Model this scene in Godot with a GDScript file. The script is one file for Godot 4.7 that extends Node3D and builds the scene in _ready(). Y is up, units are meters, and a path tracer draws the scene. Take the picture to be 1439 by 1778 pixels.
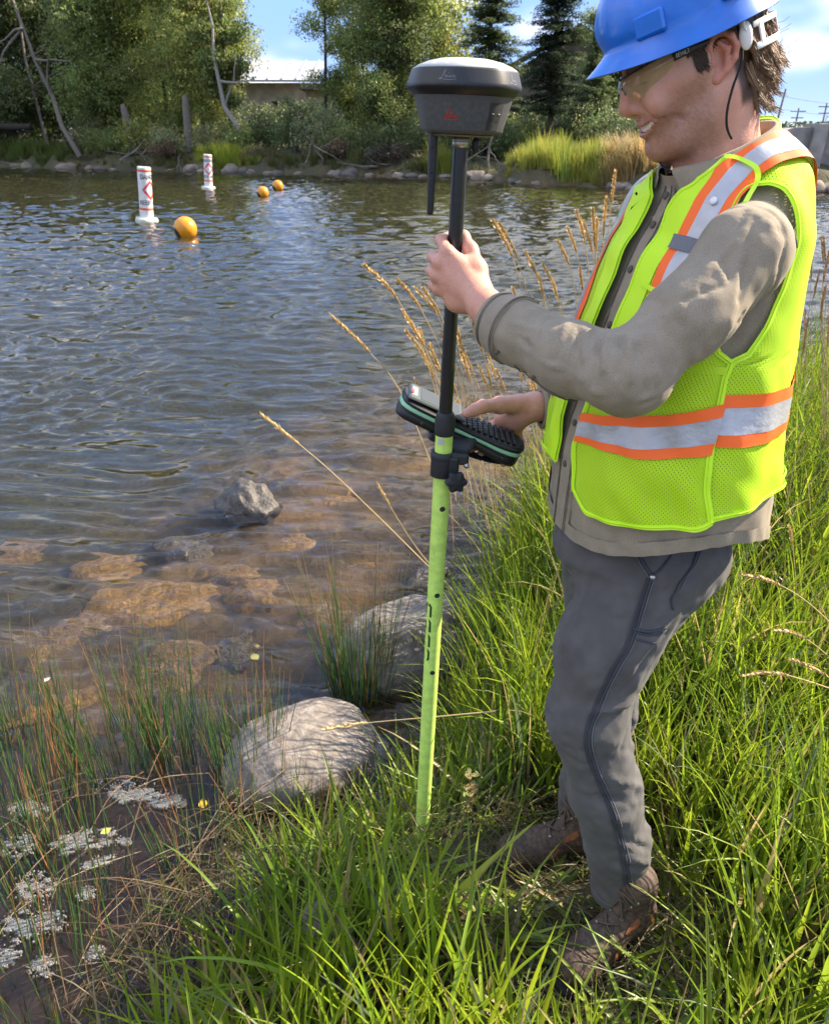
extends Node3D
# A surveyor in a yellow vest on a grassy river bank. Units are metres, y is up, the camera looks along -Z.
# P(x, y, d): the point seen at pixel (x, y) of the 1439 x 1778 photograph, d metres ahead of the camera (measured along -Z).
const FOCAL := 1343.0
const EYE := Vector3(0, 1.6, 0)
const PITCH := 0.45378561
const WATER := -0.3
const TO_SUN := Vector3(0.76, 0.62, -0.28)

var rng := RandomNumberGenerator.new()
var nz := FastNoiseLite.new()      # smooth gradient noise, one cell per metre
var nf := FastNoiseLite.new()      # fractal noise, one cell per metre
var used := {}
var mats := {}


func P(x: float, y: float, d: float) -> Vector3:
	var u := (x - 719.5) / FOCAL
	var v := -(y - 889.0) / FOCAL
	var r := Vector3(u, v * cos(PITCH) - sin(PITCH), -(v * sin(PITCH) + cos(PITCH)))
	return EYE + r * (d / -r.z)


# ---------------------------------------------------------------- names and tags
func numbered(called: String) -> String:
	var n: int = used.get(called, -1) + 1
	used[called] = n
	return called if n == 0 else "%s_%03d" % [called, n]


func thing(called: String, label: String, category: String, at := Vector3.ZERO, group := "") -> Node3D:
	var o := Node3D.new()
	o.name = numbered(called)
	add_child(o)
	o.position = at
	tag(o, label, category, group)
	return o


func tag(o: Node, label: String, category: String, group := "") -> void:
	o.set_meta("label", label)
	o.set_meta("category", category)
	if group:
		o.set_meta("group", group)


func obj(called: String, mesh: Mesh, m: Material, parent: Node = null) -> MeshInstance3D:
	var o := MeshInstance3D.new()
	o.name = called if parent else numbered(called)
	o.mesh = mesh
	o.material_override = m
	(parent if parent else self).add_child(o, true)
	return o


func structure(called: String, mesh: Mesh, m: Material) -> MeshInstance3D:
	var o := obj(called, mesh, m)
	o.set_meta("kind", "structure")
	return o


func scatter(called: String, mesh: Mesh, m: Material, places: Array, colors: PackedColorArray, parent: Node = null) -> MultiMeshInstance3D:
	var mm := MultiMesh.new()
	mm.transform_format = MultiMesh.TRANSFORM_3D
	mm.use_colors = colors.size() > 0
	mm.mesh = mesh
	mm.instance_count = places.size()
	for i in places.size():
		mm.set_instance_transform(i, places[i])
		if colors.size():
			mm.set_instance_color(i, colors[i])
	var o := MultiMeshInstance3D.new()
	o.name = called if parent else numbered(called)
	o.multimesh = mm
	o.material_override = m
	o.set_meta("kind", "stuff")
	(parent if parent else self).add_child(o, true)
	return o


func rnd(a: float, b: float) -> float:
	return rng.randf_range(a, b)


# ---------------------------------------------------------------- a mesh under construction
class MB:
	var v := PackedVector3Array()
	var c := PackedColorArray()
	var uv := PackedVector2Array()
	var idx := PackedInt32Array()
	var col := Color.WHITE

	func add(p: Vector3, t := Vector2.ZERO) -> int:
		v.append(p)
		c.append(col)
		uv.append(t)
		return v.size() - 1

	func tri(a: int, b: int, d: int) -> void:
		idx.append(a)
		idx.append(b)
		idx.append(d)

	func quad(a: int, b: int, d: int, e: int) -> void:
		tri(a, b, d)
		tri(a, d, e)

	# rows of points joined into a sheet; wrap joins the last column to the first
	func grid(rows: Array, wrap := false, caps := false, us := 1.0, vs := 1.0) -> void:
		var first := v.size()
		var w: int = rows[0].size()
		var start := idx.size()
		for j in rows.size():
			for i in w:
				add(rows[j][i], Vector2(us * i / float(w if wrap else w - 1), vs * j / float(rows.size() - 1)))
		for j in rows.size() - 1:
			for i in (w if wrap else w - 1):
				var k := (i + 1) % w
				quad(first + j * w + i, first + j * w + k, first + (j + 1) * w + k, first + (j + 1) * w + i)
		if caps:
			for j in [0, rows.size() - 1]:
				var mid := Vector3.ZERO
				for p in rows[j]:
					mid += p
				var m := add(mid / w)
				for i in w:
					var a: int = first + j * w + i
					var b: int = first + j * w + (i + 1) % w
					if j == 0:
						tri(m, b, a)
					else:
						tri(m, a, b)
			outward(start)

	# turns the triangles from index start on so that their front faces look outwards
	func outward(start: int) -> void:
		var o := v[idx[start]]
		var s := 0.0
		for i in range(start, idx.size(), 3):
			s += (v[idx[i]] - o).dot((v[idx[i + 2]] - o).cross(v[idx[i + 1]] - o))
		if s < 0.0:
			for i in range(start, idx.size(), 3):
				var k := idx[i + 1]
				idx[i + 1] = idx[i + 2]
				idx[i + 2] = k

	func tube(path: Array, radii: Array, segs := 8, caps := true, flat := 1.0) -> void:
		var rows := []
		var up := Vector3.UP
		var n := path.size()
		for j in n:
			var t: Vector3 = (path[mini(j + 1, n - 1)] - path[maxi(j - 1, 0)]).normalized()
			if j == 0 and absf(t.dot(up)) > 0.9:
				up = Vector3.RIGHT
			var side := t.cross(up).normalized()
			up = side.cross(t).normalized()
			var r: float = radii[j] if radii.size() > 1 else radii[0]
			var row := []
			for i in segs:
				var a := TAU * i / segs
				row.append(path[j] + (side * cos(a) + up * sin(a) * flat) * r)
			rows.append(row)
		grid(rows, true, caps)

	# profile of (radius, height) turned about an axis
	func lathe(profile: Array, at: Transform3D, segs := 24, squash := Vector2.ONE) -> void:
		var rows := []
		for q in profile:
			var row := []
			for i in segs:
				var a := TAU * i / segs
				row.append(at * Vector3(cos(a) * q.x * squash.x, q.y, sin(a) * q.x * squash.y))
			rows.append(row)
		grid(rows, true, true)

	func ball(at: Vector3, r: Vector3, basis := Basis(), segs := 16, rings := 10) -> void:
		var rows := []
		for j in rings + 1:
			var e := PI * (j / float(rings) - 0.5) * 0.998
			var row := []
			for i in segs:
				var a := TAU * i / segs
				row.append(at + basis * (Vector3(cos(a) * cos(e), sin(e), sin(a) * cos(e)) * r))
			rows.append(row)
		grid(rows, true, true)

	# a box with bevelled edges; every face has vertices of its own, so that it shades flat
	func box(at: Vector3, size: Vector3, basis := Basis(), bevel := 0.0) -> void:
		var h := size / 2.0
		var b := minf(bevel, minf(h.x, minf(h.y, h.z)) * 0.9)
		var faces := []
		for ax in 3:
			for s in [-1.0, 1.0]:
				var f := []
				for k in [[-1, -1], [1, -1], [1, 1], [-1, 1]]:
					var p := Vector3.ZERO
					p[ax] = s * h[ax]
					p[(ax + 1) % 3] = k[0] * (h[(ax + 1) % 3] - b)
					p[(ax + 2) % 3] = k[1] * (h[(ax + 2) % 3] - b)
					f.append(p)
				faces.append(f)
		if b > 0.0:
			for ax in 3:
				var a1 := (ax + 1) % 3
				var a2 := (ax + 2) % 3
				for s1 in [-1.0, 1.0]:
					for s2 in [-1.0, 1.0]:
						var f := []
						for k in [[-1, 0], [1, 0], [1, 1], [-1, 1]]:
							var p := Vector3.ZERO
							p[ax] = k[0] * (h[ax] - b)
							p[a1] = s1 * (h[a1] - (b if k[1] else 0.0))
							p[a2] = s2 * (h[a2] - (0.0 if k[1] else b))
							f.append(p)
						faces.append(f)
			for k in 8:
				var s := Vector3(1 if k & 1 else -1, 1 if k & 2 else -1, 1 if k & 4 else -1)
				var f := []
				for ax in 3:
					var p := s * (h - Vector3.ONE * b)
					p[ax] = s[ax] * h[ax]
					f.append(p)
				faces.append(f)
		for f in faces:
			var mid := Vector3.ZERO
			for p in f:
				mid += p
			var n: Vector3 = (f[2] - f[0]).cross(f[1] - f[0])
			if n.dot(mid) < 0.0:
				f.reverse()
			var first := v.size()
			for p in f:
				add(at + basis * p, Vector2(p.x + p.z, p.y))
			for i in range(1, f.size() - 1):
				tri(first, first + i, first + i + 1)

	# outline in the plane of basis x, y pushed out along basis z
	func slab(outline: PackedVector2Array, at: Vector3, basis: Basis, depth: float) -> void:
		var ids := Geometry2D.triangulate_polygon(outline)
		for s in [0.5, -0.5]:
			var first := v.size()
			for q in outline:
				add(at + basis * Vector3(q.x, q.y, s * depth), q)
			for i in range(0, ids.size(), 3):
				var n := (outline[ids[i + 2]] - outline[ids[i]]).cross(outline[ids[i + 1]] - outline[ids[i]])
				if (n > 0.0) == (s > 0.0):
					tri(first + ids[i], first + ids[i + 1], first + ids[i + 2])
				else:
					tri(first + ids[i], first + ids[i + 2], first + ids[i + 1])
		var m := outline.size()
		for i in m:
			var a := outline[i]
			var b := outline[(i + 1) % m]
			var k := [add(at + basis * Vector3(a.x, a.y, depth / 2)), add(at + basis * Vector3(b.x, b.y, depth / 2)), add(at + basis * Vector3(b.x, b.y, -depth / 2)), add(at + basis * Vector3(a.x, a.y, -depth / 2))]
			quad(k[0], k[1], k[2], k[3])

	func join(o: MB, t := Transform3D()) -> void:
		var first := v.size()
		for p in o.v:
			v.append(t * p)
		c.append_array(o.c)
		uv.append_array(o.uv)
		for i in o.idx:
			idx.append(first + i)

	func normals() -> PackedVector3Array:
		var n := PackedVector3Array()
		n.resize(v.size())
		for i in range(0, idx.size(), 3):
			var a := idx[i]
			var b := idx[i + 1]
			var d := idx[i + 2]
			var f := (v[d] - v[a]).cross(v[b] - v[a])
			n[a] += f
			n[b] += f
			n[d] += f
		for i in n.size():
			n[i] = n[i].normalized() if n[i].length_squared() > 1e-30 else Vector3.UP
		return n

	func mesh(given := PackedVector3Array()) -> ArrayMesh:
		var a := []
		a.resize(Mesh.ARRAY_MAX)
		a[Mesh.ARRAY_VERTEX] = v
		a[Mesh.ARRAY_NORMAL] = given if given.size() else normals()
		a[Mesh.ARRAY_COLOR] = c
		a[Mesh.ARRAY_TEX_UV] = uv
		a[Mesh.ARRAY_INDEX] = idx
		var m := ArrayMesh.new()
		m.add_surface_from_arrays(Mesh.PRIMITIVE_TRIANGLES, a)
		return m


# ---------------------------------------------------------------- smooth bodies from distance fields
class Field:
	var kind := PackedInt32Array()
	var a := PackedVector3Array()
	var ba := PackedVector3Array()
	var r1 := PackedFloat32Array()
	var r2 := PackedFloat32Array()
	var k := PackedFloat32Array()
	var inv := []
	var lo := Vector3.ONE * 1e9
	var hi := -Vector3.ONE * 1e9

	func grow(p: Vector3, r: float) -> void:
		lo = lo.min(p - Vector3.ONE * r)
		hi = hi.max(p + Vector3.ONE * r)

	func cap(p: Vector3, q: Vector3, ra: float, rb: float, blend: float) -> Field:
		kind.append(0)
		a.append(p)
		ba.append(q - p)
		r1.append(ra)
		r2.append(rb)
		k.append(blend)
		inv.append(1.0 / maxf((q - p).length_squared(), 1e-12))
		grow(p, ra)
		grow(q, rb)
		return self

	func chain(points: Array, radii: Array, blend: float) -> Field:
		for i in points.size() - 1:
			cap(points[i], points[i + 1], radii[i], radii[i + 1], blend)
		return self

	# an ellipsoid; a negative blend cuts it away
	func egg(p: Vector3, r: Vector3, blend: float, turn := Basis()) -> Field:
		kind.append(1 if blend > 0.0 else 2)
		a.append(p)
		ba.append(r)
		r1.append(minf(r.x, minf(r.y, r.z)))
		r2.append(0.0)
		k.append(absf(blend))
		inv.append(turn.transposed())
		if blend > 0.0:
			grow(p, maxf(r.x, maxf(r.y, r.z)))
		return self

	func f(p: Vector3) -> float:
		var d := 1e3
		for i in kind.size():
			var q := p - a[i]
			var e: float
			if kind[i] == 0:
				var h := clampf(q.dot(ba[i]) * inv[i], 0.0, 1.0)
				e = (q - ba[i] * h).length() - lerpf(r1[i], r2[i], h)
			else:
				q = inv[i] * q / ba[i]
				var k0 := q.length()
				e = k0 * (k0 - 1.0) / maxf((q / ba[i]).length(), 1e-6)
			if kind[i] == 2:
				var h := maxf(k[i] - absf(-e - d), 0.0) / k[i]
				d = maxf(d, -e) + h * h * k[i] * 0.25
			else:
				var h := maxf(k[i] - absf(d - e), 0.0) / k[i]
				d = minf(d, e) - h * h * k[i] * 0.25
		return d

	# surface nets: one vertex in each cell that the surface crosses, visiting only blocks near the surface
	func build(cell: float, mb: MB) -> void:
		var o := lo - Vector3.ONE * cell * 2.5
		var n := Vector3i(((hi - lo) / cell).ceil()) + Vector3i.ONE * 5
		var bs := 5
		var nb := (n + Vector3i.ONE * (bs - 1)) / bs
		n = nb * bs
		var m := n + Vector3i.ONE
		var val := PackedFloat32Array()
		val.resize(m.x * m.y * m.z)
		val.fill(1e6)
		var blocks := []
		var reach := cell * bs * 0.5 * 1.7321 * 1.25 + cell
		for bz in nb.z:
			for by in nb.y:
				for bx in nb.x:
					if absf(f(o + (Vector3(bx, by, bz) + Vector3.ONE * 0.5) * bs * cell)) < reach:
						blocks.append(Vector3i(bx, by, bz))
		var row := m.x
		var lay := m.x * m.y
		for b in blocks:
			for z in range(b.z * bs, b.z * bs + bs + 1):
				for y in range(b.y * bs, b.y * bs + bs + 1):
					for x in range(b.x * bs, b.x * bs + bs + 1):
						var at := x + y * row + z * lay
						if val[at] > 9e5:
							val[at] = f(o + Vector3(x, y, z) * cell)
		var vi := PackedInt32Array()
		vi.resize(val.size())
		vi.fill(-1)
		var corner := PackedInt32Array([0, 1, row, row + 1, lay, lay + 1, lay + row, lay + row + 1])
		var offs := [Vector3(0, 0, 0), Vector3(1, 0, 0), Vector3(0, 1, 0), Vector3(1, 1, 0), Vector3(0, 0, 1), Vector3(1, 0, 1), Vector3(0, 1, 1), Vector3(1, 1, 1)]
		var edges := [[0, 1], [2, 3], [4, 5], [6, 7], [0, 2], [1, 3], [4, 6], [5, 7], [0, 4], [1, 5], [2, 6], [3, 7]]
		for b in blocks:
			for z in range(b.z * bs, b.z * bs + bs):
				for y in range(b.y * bs, b.y * bs + bs):
					for x in range(b.x * bs, b.x * bs + bs):
						var at := x + y * row + z * lay
						var neg := 0
						for q in 8:
							if val[at + corner[q]] < 0.0:
								neg += 1
						if neg == 0 or neg == 8:
							continue
						var s := Vector3.ZERO
						var cnt := 0
						for e in edges:
							var va := val[at + corner[e[0]]]
							var vb := val[at + corner[e[1]]]
							if (va < 0.0) != (vb < 0.0):
								s += offs[e[0]].lerp(offs[e[1]], va / (va - vb))
								cnt += 1
						vi[at] = mb.add(o + (Vector3(x, y, z) + s / cnt) * cell)
		for b in blocks:
			for z in range(b.z * bs, b.z * bs + bs):
				for y in range(b.y * bs, b.y * bs + bs):
					for x in range(b.x * bs, b.x * bs + bs):
						var at := x + y * row + z * lay
						if vi[at] < 0:
							continue
						var inside := val[at] < 0.0
						if y > 0 and z > 0 and (val[at + 1] < 0.0) != inside:
							face(mb, vi, at, at - row, at - row - lay, at - lay, inside)
						if x > 0 and z > 0 and (val[at + row] < 0.0) != inside:
							face(mb, vi, at, at - lay, at - lay - 1, at - 1, inside)
						if x > 0 and y > 0 and (val[at + lay] < 0.0) != inside:
							face(mb, vi, at, at - 1, at - 1 - row, at - row, inside)

	func face(mb: MB, vi: PackedInt32Array, p: int, q: int, r: int, s: int, inside: bool) -> void:
		if vi[p] < 0 or vi[q] < 0 or vi[r] < 0 or vi[s] < 0:
			return
		if inside:
			mb.quad(vi[p], vi[s], vi[r], vi[q])
		else:
			mb.quad(vi[p], vi[q], vi[r], vi[s])

	# first point of the surface grown by off that a ray from the eye meets; the nearest point to it if it passes by
	func seen(x: float, y: float, off: float) -> Vector3:
		var u := (x - 719.5) / 1343.0
		var w := -(y - 889.0) / 1343.0
		var dir := Vector3(u, w * cos(0.45378561) - sin(0.45378561), -(w * sin(0.45378561) + cos(0.45378561))).normalized()
		var p := Vector3(0, 1.6, 0) + dir * 0.6
		var best := p
		var least := 1e9
		for i in 80:
			var d := f(p) - off
			if d < least:
				least = d
				best = p
			if d < 0.0008 or p.z < -3.0:
				break
			p += dir * maxf(d * 0.8, 0.002)
		if least > 0.0008:
			best -= grad(best) * least
		return best

	func grad(p: Vector3) -> Vector3:
		var e := 0.002
		return Vector3(f(p + Vector3(e, 0, 0)) - f(p - Vector3(e, 0, 0)), f(p + Vector3(0, e, 0)) - f(p - Vector3(0, e, 0)), f(p + Vector3(0, 0, e)) - f(p - Vector3(0, 0, e))).normalized()


# ---------------------------------------------------------------- curves and materials
static func curve(points: Array, per := 6) -> Array:
	var out := []
	for i in points.size() - 1:
		var a = points[maxi(i - 1, 0)]
		var b = points[i]
		var c = points[i + 1]
		var d = points[mini(i + 2, points.size() - 1)]
		for j in per:
			var t := j / float(per)
			out.append(b + (c - a) * 0.5 * t + (a * 2.0 - b * 5.0 + c * 4.0 - d) * 0.5 * t * t + (b * 3.0 - a - c * 3.0 + d) * 0.5 * t * t * t)
	out.append(points[-1])
	return out


func lin(r: float, g: float, b: float) -> Color:
	return Color(r, g, b).linear_to_srgb()


func mat(r: float, g: float, b: float, rough := 0.7, metal := 0.0) -> StandardMaterial3D:
	var m := StandardMaterial3D.new()
	m.albedo_color = lin(r, g, b)
	m.roughness = rough
	m.metallic = metal
	return m


# grey noise between two brightnesses, to be multiplied with a colour or read as relief
func noise_tex(freq: float, low: float, high: float, octaves := 4, size := 256, seed_ := 1, kind := FastNoiseLite.TYPE_SIMPLEX_SMOOTH) -> NoiseTexture2D:
	var n := FastNoiseLite.new()
	n.noise_type = kind
	n.seed = seed_
	n.frequency = freq
	n.fractal_octaves = octaves
	var t := NoiseTexture2D.new()
	t.width = size
	t.height = size
	t.seamless = true
	t.noise = n
	var g := Gradient.new()
	g.set_color(0, Color(low, low, low))
	g.set_color(1, Color(high, high, high))
	t.color_ramp = g
	return t


# a material whose colour and relief come from noise that is laid on from three sides
func rough_mat(r: float, g: float, b: float, rough: float, tex: Texture2D, relief: Texture2D, scale: float, height: float) -> StandardMaterial3D:
	var m := mat(r, g, b, rough)
	m.uv1_triplanar = true
	m.uv1_scale = Vector3.ONE * scale
	m.albedo_texture = tex
	if relief:
		m.heightmap_enabled = true
		m.heightmap_texture = relief
		m.heightmap_scale = height
	return m


func leafy(rough := 0.5, back := 0.7) -> StandardMaterial3D:
	var m := mat(1, 1, 1, rough)
	m.vertex_color_use_as_albedo = true
	m.cull_mode = BaseMaterial3D.CULL_DISABLED
	m.backlight_enabled = true
	m.backlight = Color(back, back, back)
	return m


func painted(rough := 0.7) -> StandardMaterial3D:
	var m := mat(1, 1, 1, rough)
	m.vertex_color_use_as_albedo = true
	return m


# ---------------------------------------------------------------- sky
func make_sky() -> PanoramaSkyMaterial:
	var w := 1024
	var h := 512
	var im := Image.create(w, h, false, Image.FORMAT_RGBF)
	var cn := FastNoiseLite.new()
	cn.noise_type = FastNoiseLite.TYPE_SIMPLEX_SMOOTH
	cn.fractal_octaves = 5
	cn.frequency = 1.0
	cn.seed = 11
	var sun := TO_SUN.normalized()
	for j in h:
		var e := PI * (0.5 - (j + 0.5) / h)
		for i in w:
			var a := TAU * (i + 0.5) / w
			var d := Vector3(-sin(a) * cos(e), sin(e), cos(a) * cos(e))
			var y := maxf(d.y, 0.0)
			var c := Color(0.17, 0.29, 0.54).lerp(Color(0.19, 0.345, 0.71), 1.0 - exp(-6.0 * y))
			c = c.lerp(Color(0.44, 0.53, 0.65), exp(-18.0 * y) * 0.7)
			var q := Vector3(d.x, 0, d.z) / (y + 0.14) * 0.62
			var s := cn.get_noise_3d(q.x * 1.1 + 3.1, y * 3.0, q.z * 1.1)
			var near := maxf(0.0, d.dot(sun))
			var cover := smoothstep(-0.02, 0.36, s + 0.16 * near * near + 0.07 * smoothstep(0.13, 0.40, y))
			var lit := 0.80 + 0.25 * cn.get_noise_3d(q.x * 2.0 + 9.0, 4.0, q.z * 2.0 + 1.0)
			c = c.lerp(Color(1.0, 0.98, 0.97) * lit * 0.92, cover * 0.88)
			c += Color(1.0, 0.9, 0.75) * 0.22 * pow(near, 10.0)
			if d.y < 0.0:
				c = Color(0.12, 0.13, 0.09)
			im.set_pixel(i, j, c)
	var m := PanoramaSkyMaterial.new()
	m.panorama = ImageTexture.create_from_image(im)
	return m


# ---------------------------------------------------------------- ground
var near_shore := PackedVector2Array([Vector2(-30, 7), Vector2(-9, 2.2), Vector2(-3.2, 0.6), Vector2(-1.15, -0.40), Vector2(-0.60, -1.02), Vector2(-0.49, -1.32), Vector2(-0.33, -1.62), Vector2(-0.11, -1.82), Vector2(0.06, -2.1), Vector2(0.26, -2.75), Vector2(0.42, -3.45), Vector2(0.74, -4.2), Vector2(1.5, -5.1), Vector2(3.0, -5.9), Vector2(8, -7.4), Vector2(20, -8.2), Vector2(60, -9)])
var far_shore := PackedVector2Array([Vector2(-140, -72), Vector2(-60, -60), Vector2(-27, -55), Vector2(-18, -50), Vector2(-10.2, -46.5), Vector2(-4, -43.5), Vector2(2.2, -40.6), Vector2(5.2, -35), Vector2(8.4, -32), Vector2(11, -31), Vector2(14.6, -30.3), Vector2(30, -30), Vector2(140, -34)])


# signed distance to a shoreline, positive on the side that lies to the right of its direction
func shore(line: PackedVector2Array, x: float, z: float) -> float:
	var p := Vector2(x, z)
	var best := 1e9
	var s := 1.0
	for i in line.size() - 1:
		var a := line[i]
		var d := line[i + 1] - a
		var t := clampf((p - a).dot(d) / d.length_squared(), 0.0, 1.0)
		var e := p.distance_squared_to(a + d * t)
		if e < best:
			best = e
			s = 1.0 if d.cross(p - a) > 0.0 else -1.0
	return s * sqrt(best)


func ground_height(x: float, z: float) -> float:
	var s := shore(near_shore, x, z)
	s += 0.09 * nz.get_noise_2d(x * 2.2, z * 2.2)
	var bump := 0.05 * nz.get_noise_2d(x * 1.6 + 40.0, z * 1.6) + 0.012 * nz.get_noise_2d(x * 9.0, z * 9.0)
	if s > 0.0:
		return WATER - 0.03 + 0.33 * smoothstep(0.0, 0.55, s) + bump * clampf(s * 2.0, 0.3, 1.0) + 0.02 * clampf(s - 4.0, 0.0, 30.0)
	var f := -shore(far_shore, x, z)
	if f > 0.0:
		f += 0.8 * nz.get_noise_2d(x * 0.4, z * 0.4)
		return WATER - 0.05 + 0.75 * smoothstep(-0.2, 1.6, f) + 0.045 * clampf(f, 0.0, 30.0) + bump * 2.0 + 0.25 * nz.get_noise_2d(x * 0.25, z * 0.25)
	var depth := minf(0.07 + 0.085 * -s + 0.02 * s * s, 0.1 + 0.4 * -f)
	var bar := Vector2(x + 0.35, (z + 4.15) * 0.8).length()
	depth = lerpf(depth, 0.10, 0.9 * (1.0 - smoothstep(0.3, 1.3, bar)))
	bar = Vector2(x + 1.15, (z + 2.75) * 1.0).length()
	depth = lerpf(depth, 0.13, 0.6 * (1.0 - smoothstep(0.2, 0.9, bar)))
	return WATER - minf(depth, 1.3) - 0.04 * nz.get_noise_2d(x * 3.0, z * 3.0) * clampf(-s, 0.0, 1.0)


func warped(from: float, to: float, near_step: float, growth: float) -> Array:
	var out := []
	for side in [-1.0, 1.0]:
		var x := 0.0
		var step := near_step
		var part := []
		while (x < to if side > 0.0 else x > from):
			x += side * step
			step *= growth
			part.append(x)
		if side < 0.0:
			part.reverse()
			out.append_array(part)
			out.append(0.0)
		else:
			out.append_array(part)
	return out


func make_ground() -> void:
	var xs := warped(-900, 900, 0.07, 1.035)
	var zs := warped(-1400, 250, 0.07, 1.03)
	var mb := MB.new()
	for z in zs:
		z -= 2.4
		for x in xs:
			var y := ground_height(x, z)
			var wet := smoothstep(WATER + 0.12, WATER - 0.02, y)
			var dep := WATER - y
			var n := 0.5 + 0.5 * nf.get_noise_2d(x * 1.5, z * 1.5)
			var dry := Color(0.055, 0.042, 0.024).lerp(Color(0.075, 0.075, 0.03), n)
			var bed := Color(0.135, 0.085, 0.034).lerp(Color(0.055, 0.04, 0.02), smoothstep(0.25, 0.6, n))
			bed = bed.lerp(Color(0.034, 0.033, 0.014), smoothstep(0.12, 0.50, dep))  # deeper bed painted darker, in place of light absorbed by the water
			# the quiet corner at the left is black mud under dead stems
			var mud := 1.0 - smoothstep(0.40, 0.80, Vector2(x + 0.70, z + 1.48).length())
			bed = bed.lerp(Color(0.060, 0.038, 0.020), mud * 0.92)
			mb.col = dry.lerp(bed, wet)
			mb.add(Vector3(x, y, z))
	var w := xs.size()
	for j in zs.size() - 1:
		for i in w - 1:
			mb.quad(j * w + i, j * w + i + 1, (j + 1) * w + i + 1, (j + 1) * w + i)
	var m := painted(0.95)
	m.heightmap_enabled = true
	m.uv1_triplanar = true
	m.uv1_scale = Vector3.ONE * 1.3
	m.heightmap_texture = noise_tex(0.02, 0.0, 1.0, 5)
	m.heightmap_scale = 3.0
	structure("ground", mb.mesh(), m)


func water_height(x: float, z: float) -> float:
	var r := sqrt(x * x + z * z)
	# the river runs to the right; ripples stand roughly across the view and grow away from the bank
	var wind := smoothstep(2.2, 9.0, r)
	var warp := nz.get_noise_2d(x * 0.5, z * 0.5) * 1.2
	var gust := 0.75 + 0.5 * nz.get_noise_2d(x * 0.25 + 60.0, z * 0.4)
	var h := nz.get_noise_2d(x * 0.9 + warp, z * 2.6) * lerpf(0.016, 0.027, wind)
	h += nz.get_noise_2d(x * 2.4 + 20.0 + warp, z * 6.0 + warp) * lerpf(0.0125, 0.0165, wind)
	h += nz.get_noise_2d(x * 6.0 + warp * 2.0, z * 11.0 + 5.0) * lerpf(0.0092, 0.0080, wind) * gust
	h += nz.get_noise_2d(x * 13.0 + warp * 3.0, z * 22.0 + 9.0) * lerpf(0.0030, 0.0026, wind) * gust
	var calm := 1.0 - smoothstep(0.5, 1.1, Vector2(x + 0.8, z + 1.4).length())
	return WATER + h * lerpf(1.0, 0.12, calm)


func make_water() -> void:
	var mb := MB.new()
	var zs := [1.5, 0.5, -0.2]
	var z := -0.6
	while z > -75.0:
		zs.append(z)
		z -= maxf(0.017, -z * 0.0042)
	var cols := 520
	for q in zs:
		var reach := maxf(-q, 1.2)
		for i in cols:
			var u := -1.25 + 2.25 * i / (cols - 1.0)
			var x := u * reach
			mb.add(Vector3(x, water_height(x, q), q))
	for j in zs.size() - 1:
		for i in cols - 1:
			mb.quad(j * cols + i, j * cols + i + 1, (j + 1) * cols + i + 1, (j + 1) * cols + i)
	var m := StandardMaterial3D.new()
	var c := lin(0.92, 0.87, 0.72)
	c.a = 0.0
	m.albedo_color = c
	m.roughness = 0.0
	m.metallic_specular = 0.5
	m.refraction_enabled = true
	m.refraction_scale = 0.033
	var n := mb.normals()
	if n[mb.v.size() / 2].y < 0.0:
		for i in range(0, mb.idx.size(), 3):
			var k := mb.idx[i + 1]
			mb.idx[i + 1] = mb.idx[i + 2]
			mb.idx[i + 2] = k
		n = mb.normals()
	structure("river_water", mb.mesh(n), m)
	# the reaches of the river outside the finely rippled sheet
	for side in [-1.0, 1.0]:
		var far := MB.new()
		var u0: float = -1.25 if side < 0.0 else 1.0
		for q in [0.5, -0.2, -0.6, -2.0, -5.0, -10.0, -20.0, -40.0, -75.0]:
			var edge := u0 * maxf(-q, 1.2)
			for k in 5:
				far.add(Vector3(edge + side * k * k * 8.0, WATER - 0.004 * k, q))
		for j in 8:
			for k in 4:
				far.quad(j * 5 + k, j * 5 + k + 1, (j + 1) * 5 + k + 1, (j + 1) * 5 + k)
		if far.normals()[12].y < 0.0:
			far.idx.reverse()
		structure("river_water", far.mesh(), m)


# ---------------------------------------------------------------- trees
# a bunch of leaves: small pointed faces spread through a ball of radius 1
func leaf_bunch(count: int, size: float, flat := 0.8) -> ArrayMesh:
	var mb := MB.new()
	for i in count:
		var p := Vector3(rnd(-1, 1), rnd(-1, 1) * flat, rnd(-1, 1))
		if p.length() > 1.0:
			p = p.normalized() * rnd(0.6, 1.0)
		var b := Basis.from_euler(Vector3(rnd(-1.2, 1.2), rnd(0, TAU), rnd(-0.9, 0.9)))
		var s := size * rnd(0.7, 1.3)
		var k := rnd(0.75, 1.2)
		mb.col = Color(k, k, k)
		var a := mb.add(p + b * Vector3(0, 0, 0))
		var l := mb.add(p + b * Vector3(-0.42, 0.08, 0.5) * s)
		var r := mb.add(p + b * Vector3(0.42, 0.08, 0.5) * s)
		var t := mb.add(p + b * Vector3(0, -0.1, 1.15) * s)
		mb.tri(a, l, r)
		mb.tri(l, t, r)
	return mb.mesh()


var bark: StandardMaterial3D
var pale_bark: StandardMaterial3D
var leaf_mat: StandardMaterial3D
var bunches := []


func limb(mb: MB, from: Vector3, to: Vector3, r0: float, r1: float, wander: float, n := 5) -> Array:
	var path := []
	var radii := []
	for i in n + 1:
		var t := i / float(n)
		var p := from.lerp(to, t)
		if i > 0 and i < n:
			p += Vector3(rnd(-1, 1), rnd(-0.4, 0.4), rnd(-1, 1)) * wander
		path.append(p)
		radii.append(lerpf(r0, r1, t))
	mb.tube(path, radii, 7, true)
	return path


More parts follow.
